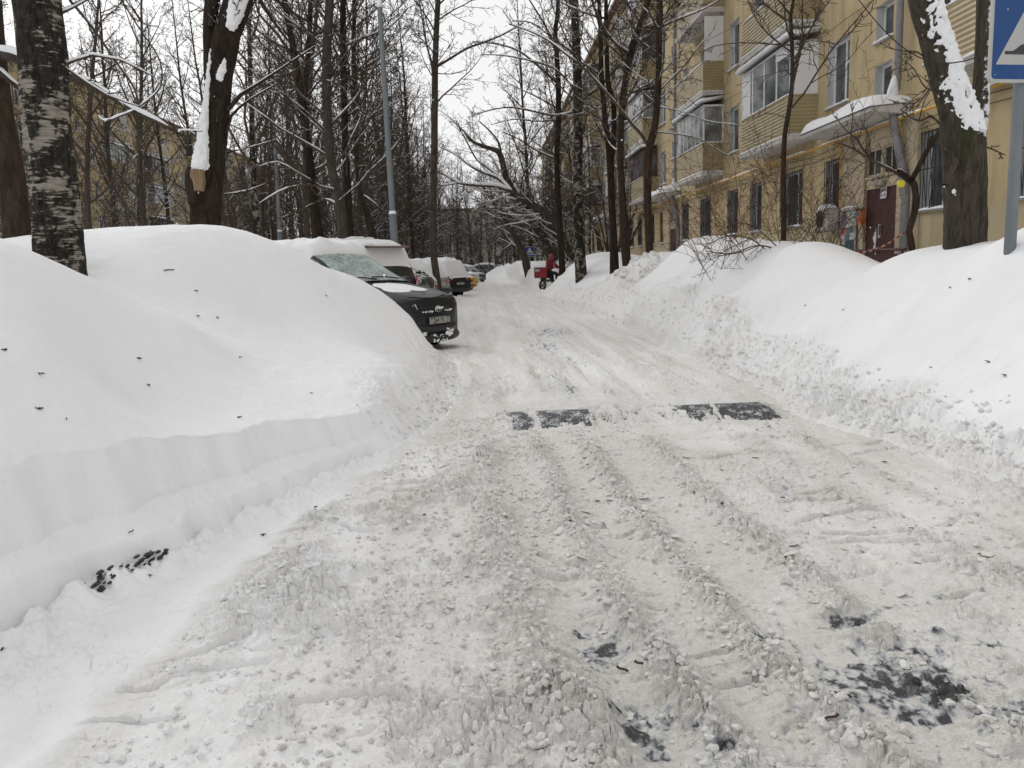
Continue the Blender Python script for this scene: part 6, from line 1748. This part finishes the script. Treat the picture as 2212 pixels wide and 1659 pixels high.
# ---------------------------------------------------------------- lamp posts
def lamp_post(label, foot, top, r0, collar, head=False, name='lamp_post'):
    f = Vector(foot); t = Vector(top); root = empty(name, (f.x, f.y, 0), 0, label, 'lamp post')
    f0 = Vector((f.x-(t.x-f.x)/(t.z-f.z)*f.z, f.y, 0)); a = f0-root.location; b_ = t-root.location
    q = MB(); c = a.lerp(b_, collar)
    q.tube([a-Vector((0, 0, .3)), a.lerp(c, .5), c], r0, 20); q.tube([c, c+Vector((0, 0, .02))], [r0*1.08, r0*1.08], 20)
    q.tube([c+Vector((0, 0, .02)), c.lerp(b_, .5), b_], [r0*.78, r0*.70, r0*.62], 20)
    pl = q.build('pole', M['pole'], root, smooth='auto')
    s = MB(); s.tube([b_, b_+Vector((0, 0, .10)), b_+Vector((0, 0, .26))], [r0*.66, r0*.62, .02], 12); s.tube([c+Vector((0, 0, .01)), c+Vector((0, 0, .05)), c+Vector((0, 0, .12))], [r0*1.02, r0*.98, r0*.7], 14)
    s.build('snow', M['snow'], root, smooth=True)
    if head:
        q = MB(); d = b_
        q.tube([d-Vector((0, 0, .1)), d+Vector((.1, 0, .9)), d+Vector((.5, -.3, 1.6)), d+Vector((1.2, -.8, 1.9))], .03, 8); ar = q.build('arm', M['pole'], root, smooth='auto')
        q = MB(); q.sphere(tuple(d+Vector((1.55, -1.05, 1.95))), 1, 12, 8, (.42, .2, .09)); q.build('lamp_head', M['alu'], ar, smooth=True)
        q = MB(); q.sphere(tuple(d+Vector((1.5, -1.0, 2.05))), 1, 12, 6, (.36, .19, .10)); q.build('lamp_snow', M['snow'], ar, smooth=True)
lamp_post('grey lamp post with a step and a snow cap, nearest beside the cars', at(852, 525, 20), at(820, 16, 20), .095, .36)
lamp_post('farther grey lamp post with a curved arm and lamp head in the wood', at(605, 512, 38), at(590, 243, 38), .115, .38, True)
lamp_post('faint farthest lamp post between the trees left of the slim trunk', at(848+320, 505, 66) if False else at(828, 505, 66), at(822, 398, 66), .11, .4)

# ---------------------------------------------------------------- road signs
def make_sign(label, px, py_mid, Y, size, ground, yaw=0.0, post_r=.045, dz=0):
    c = at(px, py_mid, Y); root = empty('speed_bump_sign', (c.x, c.y, ground), yaw, label, 'road sign'); zc = c.z-ground; h = size/2
    def rrect(hw, hh, r, y, n_=5):
        pts = []
        for (sx, sz, a0) in ((1, 1, 0), (-1, 1, PI/2), (-1, -1, PI), (1, -1, 3*PI/2)):
            for i in range(n_+1):
                a = a0+PI/2*i/n_; pts.append((sx*(hw-r)+r*math.cos(a), y, sz*(hh-r)+r*math.sin(a)+zc))
        return pts
    def slab(hw, hh, r, y0, y1, m, name, par):
        q = MB(); A_ = rrect(hw, hh, r, y0); B_ = rrect(hw, hh, r, y1); k = len(A_)
        q.add(A_+B_, [tuple(range(k))[::-1], tuple(range(k, 2*k))]+[(i, (i+1) % k, k+(i+1) % k, k+i) for i in range(k)]); return q.build(name, m, par)
    plate = slab(h, h, .04, -.075, -.050, M['signwhite'], 'plate', root)
    slab(h*.945, h*.93, .03, -.0775, -.0752, M['signblue'], 'blue_field', plate)
    q = MB(); tri = [(-h*.86, -h*.62), (h*.86, -h*.62), (0, h*.86)]
    q.prism([(a, b_+zc) for a, b_ in tri], -.0800, -.0777, axis='y'); q.build('white_triangle', M['signwhite'], plate)
    q = MB(); pts = [(-h*.64, -h*.40), (-h*.64, -h*.33), (-h*.46, -h*.33), (-h*.38, -h*.30), (-h*.24, -h*.20), (-h*.10, -h*.155), (0, -h*.145), (h*.10, -h*.155), (h*.24, -h*.20), (h*.38, -h*.30), (h*.46, -h*.33), (h*.64, -h*.33), (h*.64, -h*.40)]
    q.add([(a, -.0822, b_+zc) for a, b_ in pts]+[(a, -.0802, b_+zc) for a, b_ in pts], [tuple(range(13)), tuple(range(13, 26))[::-1]]+[(i, (i+1) % 13, 13+(i+1) % 13, 13+i) for i in range(13)])
    q.build('bump_symbol', M['ink'], plate)
    q = MB(); q.tube([(0, 0, -.3), (0, 0, zc+h*.9)], post_r, 16); q.build('post', M['pole'], root, smooth='auto')
    q = MB(); 
    for z in (zc-h*.55, zc+h*.55): q.box(-.12, .12, -.050, -.035, z-.02, z+.02); q.tube([(0, 0, z-.02), (0, 0, z+.02)], post_r+.006, 14)
    q.build('bracket', M['alu'], root)
    return root
M['signwhite'] = pipe_mat('sign_white', (.40, .40, .385), (.46, .46, .44)); M['signblue'] = pipe_mat('sign_blue', (.008, .055, .19), (.010, .065, .22))
make_sign('blue sign with a white triangle cut by the right frame edge', 2208, 84, 6.5, .70, 0.6, math.radians(9), .045)
make_sign('small far blue sign with a white triangle beside the slanting tree', 1144, 544, 55, .70, .6, 0, .035)
# striped tape from the downpipe to the railing
def stripes():
    m = mat('red_white_tape', (.6, .6, .6), .6); n = NT(m); w_ = n.n.new('ShaderNodeTexWave'); w_.inputs['Scale'].default_value = 1.6; w_.bands_direction = 'Y'
    n.l.new(n.tc('Object'), w_.inputs['Vector']); n.color(n.mix(n.ramp(w_.outputs['Fac'], [(.48, 0.), (.52, 1.)]), (.55, .54, .54), (.45, .03, .03))); return m
q = MB(); a = at(1958, 498, 16.4); b_ = at(1835, 548, 14.6); N_ = 24; vs = []
for i in range(N_+1):
    p = a.lerp(b_, i/N_)-Vector((0, 0, .12*math.sin(PI*i/N_))); vs += [tuple(p-a+Vector((0, 0, .018))), tuple(p-a-Vector((0, .01, .018)))]
q.add(vs, [(2*i, 2*i+1, 2*i+3, 2*i+2) for i in range(N_)]); tp = q.build('barrier_tape', stripes(), loc=tuple(a)); tag(tp, 'red and white striped tape stretched from the downpipe to the railing', 'tape')
q = MB(); q.tube([(0, -.02, 0), (0, .02, 0)], .055, 18); bl_ = q.build('yellow_tag', mat('yellow_plastic', (.62, .55, .02), .5), loc=tuple(at(1946, 397, 12.2))); tag(bl_, 'round yellow disc hanging on the crooked tree by the door', 'disc')
# loose wires crossing high up by the block
for i, (A1, B1, lb) in enumerate([(at(1840, -20, 9), at(2230, 60, 7), 'thin overhead wire crossing in front of the near windows'), (at(1300, 155, 60), at(1760, -30, 16), 'long overhead wire running to the block across the balconies')]):
    A1 = Vector(A1); B1 = Vector(B1); pts = [A1.lerp(B1, k/16)-Vector((0, 0, .5*math.sin(PI*k/16))) for k in range(17)]
    q = MB(); q.tube([p-A1 for p in pts], .006, 4); tag(q.build('overhead_wire', M['rubber'], loc=tuple(A1)), lb, 'wire')

# ---------------------------------------------------------------- courier on a scooter
HC = math.radians(42); gz = .12
cpos = at(1190, 632, 39.6)
cx, cy = cpos.x, cpos.y
sc = empty('delivery_scooter', (cx, cy, gz), HC, 'delivery scooter with a red cargo box turning off between snow mounds', 'scooter')
q = MB()
q.tube([(-.55, 0, .62), (-.2, 0, .60), (.10, 0, .42), (.45, 0, .40), (.62, 0, .62), (.70, 0, 1.0)], [.10, .10, .08, .07, .06, .04], 10); q.sphere((-.3, 0, .55), 1, 12, 8, (.42, .15, .17))
q.build('frame', M['plasticblack'], sc, smooth='auto')
q = MB(); q.sphere((-.22, 0, .76), 1, 12, 8, (.34, .13, .06)); q.build('seat', M['rubber'], sc, smooth=True)
for X in (-.58, .78):
    q = MB(); pts = [(X+math.cos(a)*.20, 0, .25+math.sin(a)*.20) for a in np.linspace(0, 2*PI, 21)]; q.tube(pts, .05, 8, cap=False); w_ = q.build('wheel', M['rubber'], sc, smooth=True)
    q = MB(); q.tube([(X, -.04, .25), (X, .04, .25)], .12, 12); q.build('rim', M['rim'], w_)
q = MB(); q.tube([(.66, -.34, 1.08), (.72, 0, 1.02), (.66, .34, 1.08)], .018, 8); q.tube([(.70, 0, 1.0), (.80, 0, .25)], .03, 8); hb = q.build('handlebar', M['plasticblack'], sc, smooth='auto')
for sy in (-.30, .30):
    q = MB(); q.tube([(.68, sy, 1.08), (.72, sy*1.15, 1.26)], .008, 5); q.sphere((.73, sy*1.2, 1.32), 1, 10, 7, (.02, .055, .075)); q.build('mirror', M['plasticblack'], hb, smooth=True)
q = MB(); q.sphere((-.62, -.0, .50), 1, 8, 6, (.03, .08, .03)); q.build('tail_light', M['lampred'], sc, smooth=True)
q = MB(); q.sphere((-.4, -.2, .55), 1, 8, 6, (.12, .08, .04)); q.build('snow', M['snow'], sc, smooth=True)
M['boxred'] = pipe_mat('box_red', (.30, .03, .04), (.36, .045, .055))
bx = empty('delivery_box', (cx, cy, gz), HC, 'red insulated cargo box with dark straps and a white label on the scooter rack', 'box')
q = MB(); q.box(-.92, -.48, -.24, .24, .60, 1.08); q.build('case', M['boxred'], bx, bevel=.02)
q = MB(); q.box(-.935, -.465, -.252, .252, 1.082, 1.13); q.build('lid', mat('lid_grey', (.20, .21, .21), .5), bx, bevel=.01)
q = MB(); q.box(-.927, -.922, -.16, .16, .93, 1.02); lbx = q.build('label_plate', M['paper'], bx)
t = text_mesh('KYTKO', .075, M['ink'], lbx); t.rotation_euler = (PI/2, 0, -PI/2); t.location = (-.929, 0, .975)
q = MB()
for sy in (-1, 1): q.tube([(-.93, sy*.20, 1.06), (-.935, sy*.15, .85), (-.93, sy*.07, .66)], .014, 5)
q.tube([(-.93, -.12, .68), (-.93, .12, .68)], .02, 5); q.build('strap', M['rubber'], bx)

# rider: one continuous skinned body, clothes as children
def skinned(name, verts, edges, rad, m, parent, sub=2, root_i=0, sm=True):
    me = D.meshes.new(name); me.from_pydata(verts, edges, []); me.materials.append(m)
    o = D.objects.new(name, me); C.objects.link(o)
    if parent is not None: o.parent = parent
    md = o.modifiers.new('skin', 'SKIN'); md.use_smooth_shade = True
    for i, v in enumerate(me.skin_vertices[0].data):
        r = rad[i]; v.radius = (r, r) if not hasattr(r, '__len__') else r
        v.use_root = (i == root_i)
    s_ = o.modifiers.new('sub', 'SUBSURF'); s_.levels = sub; s_.render_levels = sub
    return o
def bake(o):
    dg = bpy.context.evaluated_depsgraph_get(); me = D.meshes.new_from_object(o.evaluated_get(dg)); o.modifiers.clear(); old = o.data; o.data = me; me.name = o.name
    for p in me.polygons: p.use_smooth = True
    return o
M['jacket'] = bark('red_jacket', (.12, .012, .020), (.24, .03, .045), (.05, .012, .02), 1, 9); M['trousers'] = mat('black_trousers', (.015, .015, .018), .9); M['skin'] = mat('skin', (.42, .24, .17), .6); M['helmet'] = mat('red_helmet', (.22, .015, .03), .3, coat=.5)
per = empty('person', (cx, cy, gz), HC, 'person in a dark red jacket and red helmet sitting forward on the scooter', 'person')
J = {'pel': (-.18, 0, .86), 'sp': (-.12, 0, 1.05), 'ch': (-.02, 0, 1.28), 'nk': (.05, 0, 1.42), 'hd': (.10, 0, 1.52), 'hd2': (.11, 0, 1.62)}
V_ = [J['pel'], J['sp'], J['ch'], J['nk'], J['hd'], J['hd2']]; E_ = [(0,1),(1,2),(2,3),(3,4),(4,5)]; R_ = [.135,.13,.145,.06,.092,.075]
for sy in (1, -1):
    k = len(V_); V_ += [(0.0, .19*sy, 1.33), (.16, .27*sy, 1.13), (.42, .26*sy, 1.06), (.58, .28*sy, 1.08), (.66, .29*sy, 1.09)]; R_ += [.065, .055, .042, .030, .036]; E_ += [(2,k),(k,k+1),(k+1,k+2),(k+2,k+3),(k+3,k+4)]
    k = len(V_); V_ += [(-.12, .12*sy, .82), (.28, .17*sy, .80), (.32, .16*sy, .42), (.42, .16*sy, .36)]; R_ += [.095, .07, .048, .045]; E_ += [(0,k),(k,k+1),(k+1,k+2),(k+2,k+3)]
body = skinned('body', V_, E_, R_, M['skin'], per); bpy.context.view_layer.update(); bake(body)
# face: eyes, nose, mouth shapes sit on the head
fq = MB(); 
for sy in (1, -1): fq.sphere((.185, .032*sy, 1.565), .012, 6, 5)
fq.build('eyes', M['ink'], per); fq = MB(); fq.sphere((.20, 0, 1.54), 1, 6, 5, (.02, .012, .025)); fq.build('nose', M['skin'], per, smooth=True)
jk = skinned('jacket', [J['pel'], J['sp'], J['ch'], (.03, 0, 1.40)]+[(0.0, .20, 1.34), (.17, .28, 1.13), (.42, .27, 1.06), (.55, .28, 1.08)]+[(0.0, -.20, 1.34), (.17, -.28, 1.13), (.42, -.27, 1.06), (.55, -.28, 1.08)], [(0,1),(1,2),(2,3),(2,4),(4,5),(5,6),(6,7),(2,8),(8,9),(9,10),(10,11)], [.185,.17,.185,.10,.10,.085,.068,.055,.10,.085,.068,.055], M['jacket'], per)
ts = skinned('trousers', [(-.18, 0, .84), (-.12, .12, .82), (.28, .17, .80), (.32, .16, .44), (-.12, -.12, .82), (.28, -.17, .80), (.32, -.16, .44)], [(0,1),(1,2),(2,3),(0,4),(4,5),(5,6)], [.16,.12,.095,.075,.12,.095,.075], M['trousers'], per)
bpy.context.view_layer.update(); bake(jk); bake(ts)
q = MB(); q.sphere((.10, 0, 1.62), 1, 18, 12, (.15, .125, .135)); q.sphere((.04, 0, 1.50), 1, 12, 8, (.11, .12, .12)); q.build('helmet', M['helmet'], per, smooth=True)
q = MB(); q.tube([(.05, 0, 1.40), (.12, 0, 1.46)], [.11, .10], 12); q.build('scarf', M['trousers'], per, smooth=True)
# gloved hands closed round the grips, five fingers each
M['glove'] = mat('pale_glove', (.35, .36, .38), .8)
q = MB()
for sy in (1, -1):
    q.sphere((.63, .29*sy, 1.095), 1, 8, 6, (.045, .045, .03))
    for k in range(4):
        y = (.255+.024*k)*sy; q.tube([(.655, y, 1.105), (.69, y, 1.09), (.695, y, 1.06), (.67, y, 1.05)], [.011, .011, .010, .008], 6)
    q.tube([(.62, .25*sy, 1.09), (.65, .235*sy, 1.07), (.675, .235*sy, 1.06)], [.013, .012, .009], 6)
q.build('gloves', M['glove'], per, smooth=True)
q = MB()
for sy in (1, -1): q.sphere((.46, .16*sy, .34), 1, 10, 6, (.14, .055, .055)); q.tube([(.32, .16*sy, .50), (.36, .16*sy, .36)], .06, 8)
q.build('boots', M['rubber'], per, smooth=True)
# ---------------------------------------------------------------- fallen scraps on the snow
M['leaf'] = mat('dead_leaf', (.055, .030, .018), .8); M['leafred'] = mat('red_brown_leaf', (.065, .032, .022), .7)
def scrap(px, py, size, kind, label, group, ang):
    size *= .8; p = hit_ground(px, py); q = MB(); rr = random.Random(int(px*7+py))
    if kind == 'twig': q.tube([(-size, 0, .004), (-size*.3, size*.15, .01), (size*.4, 0, .008), (size, size*.2, .012)], [size*.06, size*.07, size*.06, size*.03], 5)
    elif kind == 'stick': q.tube([(-size, 0, .012), (-size*.7, .0, .016), (size*.6, size*.1, .014), (size, size*.2, .02)], [size*.24, size*.2, size*.2, size*.25], 7)
    else:
        n_ = 9; vs = [(0, 0, .010)]
        for i in range(n_):
            a = 2*PI*i/n_; r = size*(.7+.5*rr.random())*(1.4 if abs(math.cos(a)) > .8 else .55); vs.append((r*math.cos(a), r*math.sin(a), .003+.012*rr.random()))
        vs += [(x, y, z-.003) for x, y, z in vs]
        q.add(vs, [(0, 1+i, 1+(i+1) % n_) for i in range(n_)]+[(10, 11+(i+1) % n_, 11+i) for i in range(n_)]+[(1+i, 11+i, 11+(i+1) % n_, 1+(i+1) % n_) for i in range(n_)])
    o = q.build({'twig': 'fallen_twig', 'stick': 'pod', 'leaf': 'fallen_leaf'}[kind], M['leafred'] if kind == 'stick' else M['leaf'], loc=tuple(p), rot=(0, 0, ang), smooth=(kind != 'leaf'))
    tag(o, label, {'twig': 'twig', 'stick': 'pod', 'leaf': 'leaf'}[kind], group)
rs = random.Random(9)
for (x, y, s_) in [(428, 686, .025), (470, 690, .022), (425, 630, .022), (705, 642, .03), (300, 780, .022), (88, 813, .018), (322, 834, .022), (520, 774, .018), (672, 852, .012), (85, 890, .016), (518, 904, .014), (145, 913, .006), (10, 762, .012)]:
    scrap(x, y, s_, 'leaf', 'small dark dead leaf lying on the smooth left mound', 'dead leaves on the left mound', rs.uniform(0, 6))
scrap(368, 585, .10, 'twig', 'small dark twig sticking in a dimple high on the left mound', None, 1.2)
scrap(285, 1160, .016, 'stick', 'brown pod stuck on the cut face of the left mound', None, 1.0)
for (x, y, s_) in [(325, 1248, .010), (682, 1100, .012), (918, 1118, .010), (6, 1407, .010), (570, 1158, .014), (880, 985, .01)]:
    scrap(x, y, s_, 'leaf', 'small brown leaf scrap in the slush at the left of the road', 'leaf scraps in the left slush', rs.uniform(0, 6))
scrap(1345, 1454, .026, 'stick', 'red brown pod by the bare asphalt spot, left of two', None, 2.4)
scrap(1384, 1447, .024, 'stick', 'red brown pod by the bare asphalt spot, right of two', None, 2.6)
scrap(1797, 1563, .026, 'stick', 'brown pod lying just below the big dark asphalt patch', None, .1)
scrap(1826, 1510, .022, 'stick', 'thin pod on the dark asphalt patch near the bottom right', None, 2.3)
scrap(1980, 1478, .016, 'leaf', 'dark curled leaf on the upper edge of the big asphalt patch', None, 1.0)
scrap(1912, 1000, .022, 'leaf', 'red brown leaf at the right road edge beyond the bump', None, .2)
for (x, y, s_) in [(1232, 1130, .01), (1660, 925, .02), (1500, 1070, .012), (1690, 1080, .012), (1560, 1090, .016)]:
    scrap(x, y, s_, 'leaf', 'tiny dark leaf scrap pressed into the middle of the road', 'leaf scraps on the road', rs.uniform(0, 6))
for (x, y, s_) in [(2170, 815, .03), (2132, 783, .022), (2094, 610, .035), (2052, 625, .02), (2010, 800, .012), (1740, 662, .03), (1820, 672, .02)]:
    scrap(x, y, s_, 'leaf', 'small dark leaf lying on the big right mound', 'dead leaves on the right mound', rs.uniform(0, 6))
# falling flakes
rg = np.random.RandomState(5); n_ = 420; Yf = 2.5+20*rg.rand(n_)**.8; q = MB()
for i in range(n_):
    y = float(Yf[i]); x = float((rg.rand()-.5)*1.35*y+.03*y); z = CZ+float(rg.uniform(-.12, .40))*y; s_ = .0022+.0030*rg.rand()
    if z < .3 : continue
    q.add([(x-s_, y, z), (x+s_, y, z), (x, y-s_, z), (x, y+s_, z), (x, y, z-s_), (x, y, z+s_)], [(0,2,5),(2,1,5),(1,3,5),(3,0,5),(2,0,4),(1,2,4),(3,1,4),(0,3,4)])
tag(q.build('falling_snow', M['snow'], recalc=False), kind='stuff')
